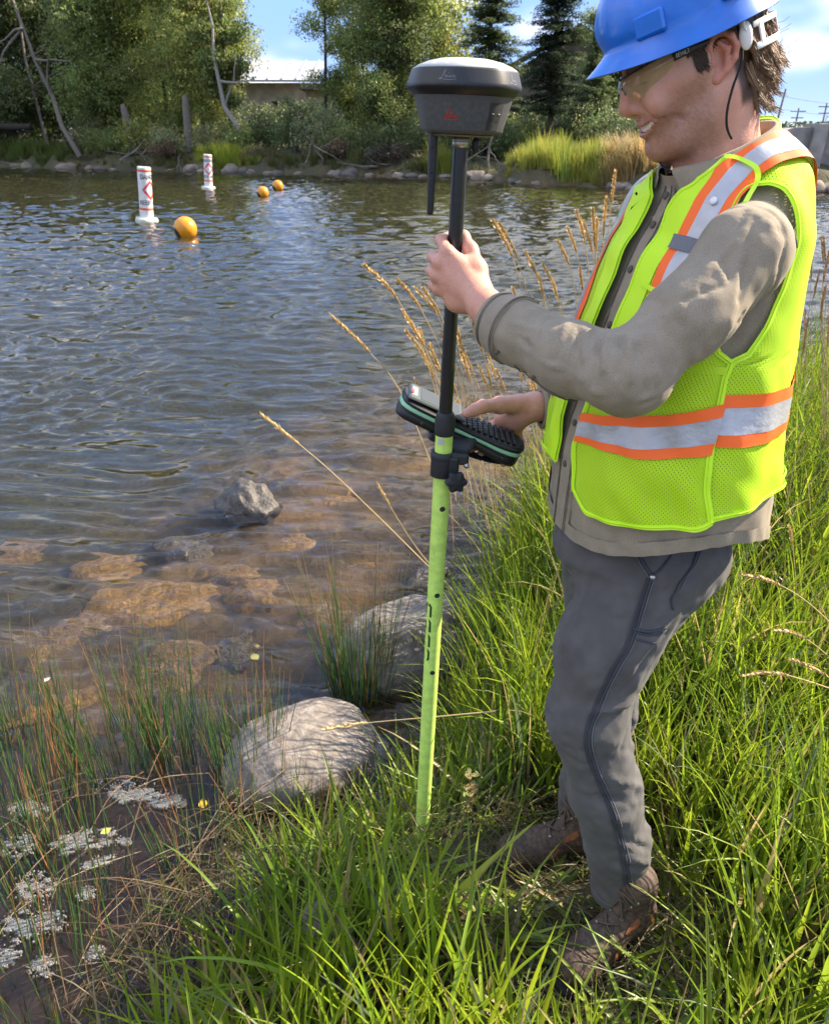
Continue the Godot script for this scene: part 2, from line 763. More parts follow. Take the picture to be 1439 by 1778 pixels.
# a broad-leaved tree at (x, z): its crown fills height low..tall and is widest a third of the way up
func leafy_tree(called: String, label: String, x: float, z: float, tall: float, wide: float, low: float, tone: Color, density := 1.0, lean := 0.0, trunks := 1, group := "trees on the far bank") -> Node3D:
	var g := ground_height(x, z)
	var t := thing(called, label, "tree", Vector3(x, g, z), group)
	var wood := MB.new()
	var tips := []
	for q in trunks:
		var off := Vector3(rnd(-0.5, 0.5), 0, rnd(-0.4, 0.4)) * (0.0 if trunks == 1 else 1.6)
		var top := Vector3(lean * tall + rnd(-0.4, 0.4), tall * rnd(0.9, 0.98), rnd(-0.4, 0.4)) + off * 2.2
		var path := limb(wood, off + Vector3(0, -0.3, 0), top, tall * 0.008 + 0.05, 0.02, tall * 0.012, 7)
		for i in int(30 * density) + 6:
			var k := rnd(low / tall, 0.96)
			var f := k * (path.size() - 1)
			var p: Vector3 = path[int(f)].lerp(path[mini(int(f) + 1, path.size() - 1)], f - int(f))
			var u := (k * tall - low) / (tall - low)
			var r := wide * (0.35 + 0.65 * sin(PI * clampf(0.18 + 0.82 * u, 0.0, 1.0))) * rnd(0.65, 1.0)
			var a := rnd(0, TAU)
			var e := p + Vector3(cos(a) * r, r * rnd(0.05, 0.55), sin(a) * r)
			var lp := limb(wood, p, e, 0.045 * (1.15 - u), 0.012, r * 0.07, 3)
			tips.append([p.lerp(e, 0.55), r * 0.30])
			tips.append([lp[2].lerp(e, 0.7), r * 0.36])
			tips.append([e, r * 0.36])
			tips.append([p.lerp(e, 0.3), r * 0.30])
	obj("trunk", wood.mesh(), bark, t)
	var places := []
	var cols := PackedColorArray()
	for tip in tips:
		var many := int(12 * density + 4)
		var shade := rnd(0.55, 1.4)
		for i in many:
			var s: float = rnd(0.24, 0.44)
			var p: Vector3 = tip[0] + Vector3(rnd(-1, 1), rnd(-0.8, 0.8), rnd(-1, 1)) * tip[1] * 1.15
			places.append(Transform3D(Basis.from_euler(Vector3(rnd(-0.5, 0.5), rnd(0, TAU), rnd(-0.5, 0.5))).scaled(Vector3.ONE * s), p))
			var c := tone * shade * rnd(0.75, 1.25)
			c.r *= rnd(0.85, 1.2)
			cols.append(c)
	scatter("crown", bunches[rng.randi() % 3], leaf_mat, places, cols, t)
	return t


# a spruce: whorls of drooping boughs, each a few flat sprays of needles
func spruce(label: String, x: float, z: float, tall: float, wide: float, low: float, tone: Color, gaps := 0.0) -> void:
	var g := ground_height(x, z)
	var t := thing("spruce_tree", label, "tree", Vector3(x, g, z), "trees on the far bank")
	var wood := MB.new()
	limb(wood, Vector3(0, -0.3, 0), Vector3(0, tall, 0), tall * 0.014 + 0.04, 0.015, 0.04, 6)
	var places := []
	var cols := PackedColorArray()
	var y := low
	while y < tall - 0.2:
		var u := (y - low) / (tall - low)
		var r0 := wide * pow(1.0 - u, 0.8) + 0.12
		var n := 7 if u < 0.7 else 5
		var turn := rnd(0, TAU)
		for i in n:
			if rnd(0, 1) < gaps:
				continue
			var a := turn + TAU * i / n + rnd(-0.3, 0.3)
			var r := r0 * rnd(0.6, 1.1)
			var dir := Vector3(cos(a), 0, sin(a))
			var root := Vector3(0, y + rnd(-0.22, 0.22), 0)
			var tip := root + dir * r + Vector3(0, rnd(-0.30, 0.02) * r + 0.05, 0)
			limb(wood, root, tip, 0.022, 0.006, 0.02, 2)
			var k := int(r / 0.10) + 1
			for j in k:
				var f := 0.15 + 0.85 * (j + rnd(0, 1)) / k
				var s := rnd(0.2, 0.34) * (1.15 - 0.5 * f)
				var b := Basis(Vector3.UP, -a).scaled(Vector3(1.2, 0.62, 1.2) * s)
				places.append(Transform3D(b, root.lerp(tip, f) + Vector3(rnd(-0.14, 0.14), rnd(-0.20, 0.05), rnd(-0.14, 0.14))))
				cols.append(tone * rnd(0.7, 1.25))
		y += (0.27 + 0.10 * (1.0 - u)) * rnd(0.8, 1.2)
	obj("trunk", wood.mesh(), bark, t)
	scatter("crown", bunches[3], leaf_mat, places, cols, t)


# a bush or shrub: a few bent stems and a loose heap of leaf bunches with an uneven outline
func bush(called: String, label: String, x: float, z: float, tall: float, wide: float, tone: Color, many := 90, group := "bushes along the far bank", leaf := 0) -> Node3D:
	var g := ground_height(x, z)
	var t := thing(called, label, "bush", Vector3(x, g, z), group)
	var wood := MB.new()
	var places := []
	var cols := PackedColorArray()
	var lobes := []
	for i in 7 + int(wide * 2):
		var a := rnd(0, TAU)
		var r := wide * sqrt(rnd(0, 1)) * 0.75
		var h := tall * rnd(0.35, 0.88) * (1.0 - 0.45 * r / wide)
		var e := Vector3(cos(a) * r, h, sin(a) * r)
		limb(wood, Vector3(e.x * 0.25, -0.1, e.z * 0.25), e, 0.03, 0.008, 0.08, 3)
		lobes.append([e, rnd(0.75, 1.3)])
	for i in many:
		var l = lobes[rng.randi() % lobes.size()]
		var e: Vector3 = l[0]
		var p := e * Vector3(1, rnd(0.35, 1.0), 1) + Vector3(rnd(-1, 1), rnd(-0.6, 0.7), rnd(-1, 1)) * wide * 0.3
		p.y = maxf(p.y, 0.1)
		var s := rnd(0.22, 0.42)
		places.append(Transform3D(Basis.from_euler(Vector3(rnd(-0.5, 0.5), rnd(0, TAU), rnd(-0.5, 0.5))).scaled(Vector3.ONE * s), p))
		var c: Color = tone * l[1] * rnd(0.75, 1.25)
		c.r *= rnd(0.85, 1.2)
		cols.append(c)
	obj("stems", wood.mesh(), bark, t)
	scatter("foliage", bunches[leaf], leaf_mat, places, cols, t)
	return t


# ---------------------------------------------------------------- the far bank
var stone_mats := []
var wood_grey: StandardMaterial3D


# a boulder: a ball pushed in and out by noise, its facets softened; the mesh is its own
func rock_mesh(size: Vector3, seed_: float, rough := 0.22, fine := 22, flat_top := 0.0) -> ArrayMesh:
	var mb := MB.new()
	var rows := []
	for j in fine + 1:
		var e := PI * (j / float(fine) - 0.5) * 0.999
		var row := []
		for i in fine * 2:
			var a := TAU * i / (fine * 2.0)
			var d := Vector3(cos(a) * cos(e), sin(e), sin(a) * cos(e))
			var q := d * 1.1 + Vector3(seed_, seed_ * 0.7, -seed_)
			var r := 1.0 + rough * nz.get_noise_3dv(q) + rough * 0.45 * nz.get_noise_3dv(q * 2.3) + rough * 0.16 * nz.get_noise_3dv(q * 6.0)
			# a few flat faces, as on broken stone
			for k in 6:
				var n := Vector3(sin(seed_ * 3.1 + k * 2.4), 0.5 * cos(seed_ * 1.7 + k * 1.9), cos(seed_ * 2.3 + k * 2.4)).normalized()
				var reach := 0.80 + 0.10 * sin(seed_ + k * 4.0)
				var along := d.dot(n)
				if along * r > reach:
					r = lerpf(r, reach / along, 0.55)
			var p := d * r * size
			if p.y > 0.0:
				p.y *= 1.0 - flat_top * 0.3 * (1.0 - Vector2(d.x, d.z).length())
			row.append(p)
		rows.append(row)
	mb.grid(rows, true, true)
	return mb.mesh()


func rock(called: String, label: String, at: Vector3, size: Vector3, seed_: float, m: Material, turn := 0.0, group := "", rough := 0.22, fine := 18) -> MeshInstance3D:
	var o := obj(called, rock_mesh(size, seed_, rough, fine), m)
	o.position = at
	o.rotation.y = turn
	tag(o, label, "rock", group)
	return o


func on_bank(x: float, back: float) -> Vector3:
	# the spot on the far bank, back metres behind its waterline, on the line of sight of pixel column x
	var d := 20.0
	while d < 90.0:
		var p := P(x, 250, d)
		if -shore(far_shore, p.x, p.z) > back:
			return Vector3(p.x, ground_height(p.x, p.z), p.z)
		d += 0.3
	return P(x, 250, 60)


# dead wood: a bent stem with forks
func dead_branch(called: String, label: String, group: String, at: Vector3, tips: Array, r: float, m: Material, category := "driftwood") -> void:
	var t := thing(called, label, category, at, group)
	var stem := MB.new()
	var path := limb(stem, Vector3.ZERO, tips[0], r, r * 0.25, r * 2.0, 6)
	obj("stem", stem.mesh(), m, t)
	for i in range(1, tips.size()):
		var fork := MB.new()
		var from: Vector3 = path[clampi(i + 1, 1, 4)]
		limb(fork, from, tips[i], r * 0.5, r * 0.14, r * 1.6, 4)
		obj("branch", fork.mesh(), m, t)


# a tuft: narrow bent blades rising from one point, height 1
func tuft_mesh(n: int, width: float, spread: float, tan_top := false) -> ArrayMesh:
	var mb := MB.new()
	for i in n:
		var a := rnd(0, TAU)
		var out := Vector3(cos(a), 0, sin(a))
		var side := Vector3(-sin(a), 0, cos(a)) * width * rnd(0.7, 1.2)
		var h := rnd(0.6, 1.0)
		var base := out * rnd(0, 0.25)
		var reach := spread * rnd(0.3, 1.2)
		var k := rnd(0.8, 1.15)
		var ids := []
		for j in 4:
			var f := j / 3.0
			mb.col = Color(k, k, k)
			if tan_top and j >= 2:
				mb.col = Color(k * 2.4, k * 1.35, k * 1.5)
			var p := base + out * reach * f * f + Vector3(0, h * f, 0)
			var w := 1.0 - f * 0.92
			ids.append(mb.add(p - side * w))
			ids.append(mb.add(p + side * w))
		for j in 3:
			mb.quad(ids[j * 2], ids[j * 2 + 1], ids[j * 2 + 3], ids[j * 2 + 2])
	return mb.mesh()


func bank_grass(label_: String, x0: float, x1: float, b0: float, b1: float, high: float, n: int, tone: Color, mesh: Mesh) -> void:
	var places := []
	var cols := PackedColorArray()
	for i in n:
		var u := rnd(0, 1)
		var p := on_bank(lerpf(x0, x1, u), rnd(b0, b1))
		var s := (0.4 + 0.6 * sin(PI * u)) * high * rnd(0.6, 1.15) * (0.85 + 0.5 * nz.get_noise_2d(p.x * 0.7, p.z * 0.7))
		places.append(Transform3D(Basis(Vector3.UP, rnd(0, TAU)).scaled(Vector3(s, s, s)), p - Vector3(0, 0.08, 0)))
		var c := tone * rnd(0.7, 1.25)
		c.r *= rnd(0.85, 1.25)
		cols.append(c)
	var o := scatter("bank_grass", mesh, leaf_mat, places, cols)
	tag(o, label_, "grass")


func far_bank() -> void:
	bark = rough_mat(0.085, 0.07, 0.055, 0.9, noise_tex(0.03, 0.5, 1.0), noise_tex(0.05, 0.0, 1.0), 2.0, 2.0)
	pale_bark = rough_mat(0.50, 0.45, 0.40, 0.85, noise_tex(0.03, 0.6, 1.0), noise_tex(0.05, 0.0, 1.0), 2.0, 2.0)
	wood_grey = rough_mat(0.30, 0.26, 0.21, 0.9, noise_tex(0.03, 0.55, 1.0), noise_tex(0.05, 0.0, 1.0), 2.0, 2.0)
	leaf_mat = leafy(0.5, 1.0)
	bunches = [leaf_bunch(16, 0.30), leaf_bunch(13, 0.36), leaf_bunch(18, 0.27), leaf_bunch(26, 0.34, 0.5)]
	var speck := noise_tex(0.05, 0.55, 1.0, 5, 256, 4)
	var pits := noise_tex(0.06, 0.0, 1.0, 5, 256, 9)
	stone_mats = [
		rough_mat(0.32, 0.26, 0.20, 0.9, speck, pits, 3.0, 1.2),
		rough_mat(0.20, 0.17, 0.14, 0.9, speck, pits, 3.0, 1.2),
		rough_mat(0.36, 0.28, 0.21, 0.9, speck, pits, 3.0, 1.2)]
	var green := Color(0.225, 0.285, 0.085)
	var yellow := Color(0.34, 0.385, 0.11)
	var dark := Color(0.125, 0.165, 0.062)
	var grey := Color(0.31, 0.34, 0.165)
	# pixel column, distance, height, half width, lowest leaves, tone, density, lean, trunks, label
	for a in [
		[-60, 60, 15, 3.8, 1.5, green, 1.2, 0.0, 1, "green poplar at the left edge of the far bank"],
		[30, 59, 16, 3.6, 1.5, dark, 1.3, 0.0, 1, "dark poplar behind the fallen log on the far bank"],
		[120, 63, 17, 3.8, 1.8, dark, 1.3, 0.02, 1, "dark poplar behind the leaning dead tree"],
		[-5, 68, 17, 4.0, 1.5, green, 1.3, 0.0, 1, "green poplar far behind the log at the left edge"],
		[85, 70, 18, 4.0, 1.5, dark, 1.2, 0.0, 1, "tall dark poplar far behind the leaning dead tree"],
		[175, 68, 18, 4.0, 1.5, green, 1.2, 0.0, 1, "tall green poplar farthest back left of the stumps"],
		[330, 66, 17, 3.6, 1.5, green, 1.2, 0.0, 1, "green poplar farthest back above the right-hand stump"],
		[205, 57, 16, 3.3, 1.6, green, 1.1, -0.02, 2, "green poplar left of the two broken stumps"],
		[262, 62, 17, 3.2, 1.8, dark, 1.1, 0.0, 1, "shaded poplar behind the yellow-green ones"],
		[295, 55, 16, 3.0, 2.0, yellow, 1.1, 0.0, 1, "yellow-green poplar above the two broken stumps"],
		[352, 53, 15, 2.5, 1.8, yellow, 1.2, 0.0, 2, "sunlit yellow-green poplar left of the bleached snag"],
		[404, 51, 15, 1.3, 3.0, green, 0.7, 0.0, 1, "slender poplar with a dark bare trunk beside the bleached snag"],
		[566, 49, 14, 1.5, 2.2, green, 0.6, 0.0, 1, "thin poplar right of the white roof"],
		[645, 47, 14, 2.0, 1.9, green, 0.75, 0.0, 2, "open poplar with two dark trunks left of the receiver"],
		[612, 53, 15, 2.2, 1.6, green, 0.9, 0.0, 2, "green poplar between the thin one and the two-trunked one"],
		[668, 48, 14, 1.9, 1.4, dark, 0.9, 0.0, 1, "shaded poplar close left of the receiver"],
		[690, 56, 13, 2.0, 1.9, green, 0.7, 0.0, 1, "thin poplar between the two-trunked one and the receiver"],
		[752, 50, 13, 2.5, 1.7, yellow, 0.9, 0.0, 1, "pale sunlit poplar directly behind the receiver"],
		[1032, 49, 10, 1.7, 1.5, green, 0.8, 0.0, 1, "green tree left of the hard hat"],
		[1105, 50, 9, 2.4, 0.8, dark, 1.1, 0.0, 1, "dark tree hidden behind the face of the man"]]:
		var p := P(a[0], 250, a[1])
		leafy_tree("poplar_tree", a[9], p.x, p.z, a[2] * 0.76, a[3], a[4], a[5], a[6], a[7], a[8])
	for a in [
		[845, 46, 12.5, 2.3, 0.6, dark, 0.05, "dense dark spruce between the pale poplar and the roofed house"],
		[952, 43, 10.2, 2.0, 2.2, Color(0.05, 0.075, 0.035), 0.15, "open pointed spruce left of the hard hat"],
		[1022, 45, 6.0, 1.5, 0.8, dark, 0.1, "small dark spruce beside the pointed one"]]:
		var p := P(a[0], 250, a[1])
		spruce(a[7], p.x, p.z, a[2], a[3], a[4], a[5], a[6])
	# pixel column, metres behind the waterline, height, half width, tone, bunches, label
	for a in [
		[15, 4.5, 3.2, 2.4, dark, 330, "dark bush below the log at the left edge"],
		[70, 6.0, 4.0, 2.4, green, 300, "green bush behind the log"],
		[150, 3.0, 3.4, 1.6, grey, 240, "grey-green bush around the leaning dead tree"],
		[192, 2.4, 2.9, 1.5, green, 240, "leafy bush right of the leaning dead tree"],
		[210, 6.0, 3.8, 2.6, dark, 300, "dark bush left of the broken stumps"],
		[255, 3.2, 3.2, 1.6, yellow, 240, "yellow-green bush between the broken stumps"],
		[300, 2.2, 2.2, 1.3, grey, 170, "grey-green bush below the right-hand stump"],
		[330, 5.0, 4.0, 2.0, green, 280, "green bush behind the right-hand stump"],
		[372, 3.6, 3.2, 1.7, grey, 260, "pale grey-green bush in front of the bleached snag"],
		[425, 4.0, 2.8, 1.7, green, 240, "green bush right of the bleached snag"],
		[470, 5.0, 3.0, 1.7, dark, 260, "dark bush below the white roof"],
		[520, 3.6, 4.1, 1.6, dark, 330, "tall dark bush right of the white roof"],
		[556, 3.0, 3.7, 1.5, grey, 300, "pale willow bush with drooping twigs right of the dark one"],
		[600, 3.2, 3.2, 1.5, green, 260, "green bush beside the willow"],
		[640, 2.6, 2.2, 1.4, dark, 240, "low dark bush above the driftwood"],
		[690, 3.6, 3.0, 1.9, dark, 300, "dark bush left of the receiver"],
		[745, 3.0, 2.6, 1.6, dark, 240, "dark bush under the receiver"],
		[800, 3.4, 3.0, 1.8, dark, 280, "dark bush behind the pole"],
		[850, 3.2, 2.6, 1.6, dark, 250, "dark bush right of the pole"],
		[895, 5.0, 2.8, 1.9, green, 260, "green bush in front of the roofed house"],
		[950, 6.5, 2.6, 2.2, dark, 280, "dark bush under the pointed spruce"],
		[1010, 7.5, 2.6, 2.2, dark, 280, "dark bush behind the yellow reeds"],
		[1062, 7.0, 3.0, 2.2, dark, 280, "dark bush left of the chin of the man"],
		[1105, 6.0, 2.6, 1.8, dark, 240, "dark bush behind the chin of the man"],
		[1080, 4.5, 1.6, 1.0, Color(0.22, 0.19, 0.10), 120, "dry tan shrub left of the chin of the man"],
		[440, 1.2, 1.0, 0.9, Color(0.20, 0.15, 0.08), 110, "dry tan shrub at the waterline right of the far white buoy"],
		[272, 1.0, 1.5, 1.1, Color(0.21, 0.15, 0.09), 120, "dry brown shrub over the waterline between the white buoys"],
		[590, 1.4, 1.4, 1.0, Color(0.16, 0.12, 0.075), 120, "brown twiggy shrub above the driftwood"],
		[668, 1.0, 1.1, 1.1, Color(0.10, 0.085, 0.055), 120, "dull brown shrub left of the antenna"]]:
		var p := on_bank(a[0], a[1])
		bush("bush", a[6], p.x, p.z, a[2], a[3], a[4], a[5])
	# farther greenery that closes the gaps below the crowns
	var places := []
	var cols := PackedColorArray()
	for i in 2600:
		var x := rnd(-90, 1150)
		var p := on_bank(x, rnd(6.0, 16.0))
		places.append(Transform3D(Basis.from_euler(Vector3(0, rnd(0, TAU), 0)).scaled(Vector3.ONE * rnd(0.3, 0.6)), p + Vector3(0, rnd(0.1, 2.6), 0)))
		cols.append([dark, green, dark, grey][i % 4] * rnd(0.5, 1.0))
	tag(scatter("undergrowth", bunches[0], leaf_mat, places, cols), "tangled undergrowth below the trees of the far bank", "undergrowth")
	var tuft := tuft_mesh(26, 0.022, 0.45)
	var reed := tuft_mesh(30, 0.016, 0.25, true)
	bank_grass("bright green grass on the far bank right of the far white buoy", 335, 452, 0.3, 2.4, 1.0, 260, Color(0.30, 0.36, 0.04), tuft)
	bank_grass("green grass below the log at the left edge of the far bank", -60, 150, 0.4, 3.0, 1.0, 260, Color(0.11, 0.15, 0.03), tuft)
	bank_grass("sparse grass along the middle of the far bank", 150, 900, 0.2, 1.6, 0.8, 420, Color(0.12, 0.13, 0.035), tuft)
	bank_grass("tall yellow-green reeds with tan tops on the near point of the far bank", 880, 1075, 0.3, 3.4, 1.35, 360, Color(0.30, 0.33, 0.05), reed)
	bank_grass("tan dry grass on the far bank behind the chin of the man", 1035, 1160, 0.3, 4.0, 1.3, 260, Color(0.36, 0.28, 0.11), tuft)
	bank_grass("rough grass on the far bank behind the shoulder of the man", 1130, 1320, 0.3, 9.0, 0.9, 560, Color(0.24, 0.24, 0.07), tuft)
	bank_grass("small green reed clump beside the pole on the far bank", 735, 785, 0.2, 1.2, 1.5, 60, Color(0.20, 0.24, 0.035), reed)
	# wood
	var p0 := on_bank(-60, 5.0)
	var log_mesh := MB.new()
	limb(log_mesh, Vector3(-3.0, 0, 0), Vector3(6.6, -0.1, 0.6), 0.30, 0.2, 0.08, 8)
	var lg := obj("fallen_log", log_mesh.mesh(), bark)
	lg.position = p0 + Vector3(0, 1.75, 3.2)
	tag(lg, "dark fallen log lying level in the bushes at the left edge", "log")
	dead_branch("dead_tree", "leaning grey dead tree with bare side branches near the left edge", "", on_bank(136, 1.2), [Vector3(-3.4, 10.5, -1.0), Vector3(-0.8, 5.9, 0.6), Vector3(0.6, 5.2, 0.4), Vector3(-3.6, 6.1, 0.2), Vector3(-4.2, 4.4, 0.3)], 0.17, wood_grey, "dead tree")
	dead_branch("dead_tree", "second thin grey dead tree crossing the leaning one", "", on_bank(85, 3.5), [Vector3(-0.6, 11.0, 0), Vector3(2.0, 5.0, 0.4), Vector3(2.6, 6.4, 0.2)], 0.12, wood_grey, "dead tree")
	dead_branch("dead_tree", "bleached white leaning snag beside the slender dark poplar", "", on_bank(415, 3.0), [Vector3(-1.1, 7.6, -0.2), Vector3(0.35, 5.0, 0.2), Vector3(1.0, 3.6, 0.2)], 0.17, pale_bark, "dead tree")
	for a in [[231, 2.6, 2.4, -0.25, "left one of two broken grey stumps"], [329, 2.6, 2.7, 0.1, "right one of two broken grey stumps"]]:
		var st := MB.new()
		st.tube(curve([Vector3(0, -0.3, 0), Vector3(a[3] * 0.4, a[2] * 0.5, 0), Vector3(a[3], a[2], 0.05)], 3), [0.27, 0.25, 0.24, 0.23, 0.22, 0.20, 0.12], 9)
		var o := obj("tree_stump", st.mesh(), wood_grey)
		o.position = on_bank(a[0], a[1]) + Vector3(0, 0.5, 0)
		tag(o, a[4], "stump", "broken stumps on the far bank")
	for a in [
		[205, 0.2, [Vector3(1.9, 1.15, 0.4), Vector3(-0.6, 0.5, 0.6), Vector3(1.9, -0.1, 0.8), Vector3(0.2, -0.2, 1.0)], 0.07, "forked bleached branch reaching over the water left of the near white buoy"],
		[245, 1.8, [Vector3(2.2, 1.7, 0.3), Vector3(1.4, 1.6, 0.2)], 0.07, "long pale dead branch slanting up between the stumps"],
		[12, 0.2, [Vector3(2.8, 0.1, 0.4), Vector3(-1.2, 0.4, 0.3), Vector3(0.9, 0.5, 0.5)], 0.11, "grey driftwood pile at the waterline at the left edge"],
		[300, 0.0, [Vector3(0.4, 0.9, 0.2), Vector3(-0.5, 0.1, 0.5), Vector3(0.7, -0.2, 0.5)], 0.07, "grey root leaning into the water left of the far white buoy"],
		[375, 2.4, [Vector3(1.8, 1.5, 0.1), Vector3(2.2, 1.2, 0.1)], 0.11, "dark dead limb slanting below the bleached snag"],
		[560, 0.6, [Vector3(-0.8, 1.5, 0.4), Vector3(0.9, 1.2, 0.4), Vector3(1.4, -0.1, 0.8), Vector3(-0.9, -0.1, 0.8)], 0.06, "tangle of dead twigs above the water right of the orange balls"],
		[625, 0.2, [Vector3(1.6, 0.2, 0.4), Vector3(-1.2, 0.3, 0.4), Vector3(0.4, 0.5, 0.4)], 0.09, "bleached driftwood at the waterline left of the antenna"],
		[810, 0.3, [Vector3(1.3, 0.9, 0.2), Vector3(1.5, 0.1, 0.5)], 0.05, "thin grey branch on the bank right of the pole"],
		[850, 1.0, [Vector3(0.05, 3.2, 0.0), Vector3(0.5, 0.3, 0.4)], 0.06, "thin pale upright dead stem right of the pole"]]:
		dead_branch("driftwood", a[4], "dead wood on the far bank", on_bank(a[0], a[1]) + Vector3(0, 0.05, 0), a[2], a[3], wood_grey)
	# stones along the waterline
	var spots := [[40, 0.5], [95, 0.35], [110, 0.6], [150, 0.4], [168, 0.5], [190, 0.3], [250, 0.3], [327, 0.65], [345, 0.35], [398, 0.7], [418, 0.4], [432, 0.35], [462, 0.3], [478, 0.4], [515, 0.3], [580, 0.5], [606, 0.55], [640, 0.3], [690, 0.35], [715, 0.45], [735, 0.3], [775, 0.4], [822, 0.7], [838, 0.55], [850, 0.45], [895, 0.35], [905, 0.25], [935, 0.3], [1072, 0.45], [1087, 0.5], [1103, 0.35]]
	for i in spots.size():
		var s: float = spots[i][1]
		var p := on_bank(spots[i][0], -0.15)
		var names := ["low pale stone", "grey stone", "tan stone"]
		rock("shore_stone", "%s at the far waterline, %s from the left in its row" % [names[i % 3], ["first", "second", "third", "fourth", "fifth", "sixth", "seventh", "eighth", "ninth", "tenth", "eleventh", "twelfth", "thirteenth", "fourteenth", "fifteenth", "sixteenth", "seventeenth", "eighteenth", "nineteenth", "twentieth", "twenty-first", "twenty-second", "twenty-third", "twenty-fourth", "twenty-fifth", "twenty-sixth", "twenty-seventh", "twenty-eighth", "twenty-ninth", "thirtieth", "thirty-first"][i]], Vector3(p.x, WATER + s * 0.12, p.z), Vector3(s * rnd(0.7, 1.2), s * rnd(0.32, 0.55), s * 0.8), 3.0 + i * 1.37, stone_mats[i % 3], rnd(0, TAU), "stones along the far waterline", 0.3, 9)
	buildings()
	bridge_wall()
	buoys()


func place_between(t: Node3D, x0: float, x1: float, d: float) -> Array:
	var a := P(x0, 250, d)
	var b := P(x1, 250, d)
	return [a, b]


func buildings() -> void:
	var beige := rough_mat(0.46, 0.40, 0.31, 0.9, noise_tex(0.01, 0.8, 1.0), null, 0.3, 0.0)
	var white := mat(0.42, 0.42, 0.43, 0.5)
	var brown := mat(0.10, 0.085, 0.07, 0.8)
	var glass := mat(0.03, 0.035, 0.04, 0.1)
	# long shed with a white metal roof, seen through the gap in the trees
	var c := P(392, 250, 78)
	var t := thing("metal_roofed_shed", "long beige shed with a white ribbed metal roof, far behind the trees at the left", "building", Vector3(c.x, 0.4, c.z))
	var mb := MB.new()
	mb.box(Vector3(0, 2.6, -4), Vector3(17, 5.2, 12), Basis(), 0.0)
	obj("wall", mb.mesh(), beige, t)
	var roof := MB.new()
	var sl := Basis(Vector3.RIGHT, 0.24)
	roof.box(Vector3(0, 6.25, -0.6), Vector3(18, 0.16, 8.2), sl, 0.0)
	var rf := obj("roof", roof.mesh(), white, t)
	var rib := MB.new()
	rib.box(Vector3.ZERO, Vector3(0.1, 0.12, 8.2), sl, 0.0)
	var rm := rib.mesh()
	for i in 15:
		obj("roof_rib", rm, white, rf).position = Vector3(-8.4 + i * 1.2, 6.38, -0.57)
	for i in 3:
		var wn := MB.new()
		wn.box(Vector3.ZERO, Vector3(1.6, 1.2, 0.12), Basis(), 0.02)
		obj("window", wn.mesh(), glass, t).position = Vector3(-5.6 + i * 5.6, 3.2, 2.01)
	# flat-roofed beige building behind the trees in the middle
	c = P(660, 250, 66)
	t = thing("flat_roofed_building", "beige flat-roofed building with a dark eave, behind the trees left of the receiver", "building", Vector3(c.x, 0.4, c.z))
	mb = MB.new()
	mb.box(Vector3(0, 2.1, -4), Vector3(11, 4.2, 8), Basis(), 0.0)
	obj("wall", mb.mesh(), beige, t)
	mb = MB.new()
	mb.box(Vector3(0, 4.4, -3.6), Vector3(11.8, 0.42, 8.8), Basis(), 0.03)
	obj("roof", mb.mesh(), brown, t)
	for i in 3:
		var wn := MB.new()
		wn.box(Vector3.ZERO, Vector3(1.5, 1.1, 0.12), Basis(), 0.02)
		obj("window", wn.mesh(), glass, t).position = Vector3(-3.6 + i * 3.6, 2.6, 0.01)
	# house with a broad brown gable
	c = P(985, 250, 58)
	t = thing("gabled_house", "house with a broad brown gabled roof behind the spruces", "house", Vector3(c.x, 0.4, c.z))
	mb = MB.new()
	mb.slab(PackedVector2Array([Vector2(-4.6, 0), Vector2(4.6, 0), Vector2(4.6, 4.6), Vector2(0, 7.0), Vector2(-4.6, 4.6)]), Vector3(0, 0, -4), Basis(), 8.0)
	obj("wall", mb.mesh(), rough_mat(0.20, 0.17, 0.13, 0.9, noise_tex(0.01, 0.8, 1.0), null, 0.3, 0.0), t)
	rf = null
	for s in [-1.0, 1.0]:
		mb = MB.new()
		mb.box(Vector3(s * 2.62, 5.98, -3.6), Vector3(6.1, 0.22, 9.6), Basis(Vector3.BACK, -s * 0.48), 0.02)
		obj("roof", mb.mesh(), rough_mat(0.115, 0.10, 0.08, 0.9, noise_tex(0.05, 0.6, 1.0), null, 0.6, 0.0), t)
	for x in [-2.0, 2.0]:
		mb = MB.new()
		mb.box(Vector3.ZERO, Vector3(1.2, 1.4, 0.12), Basis(), 0.02)
		obj("window", mb.mesh(), glass, t).position = Vector3(x, 2.6, 0.01)


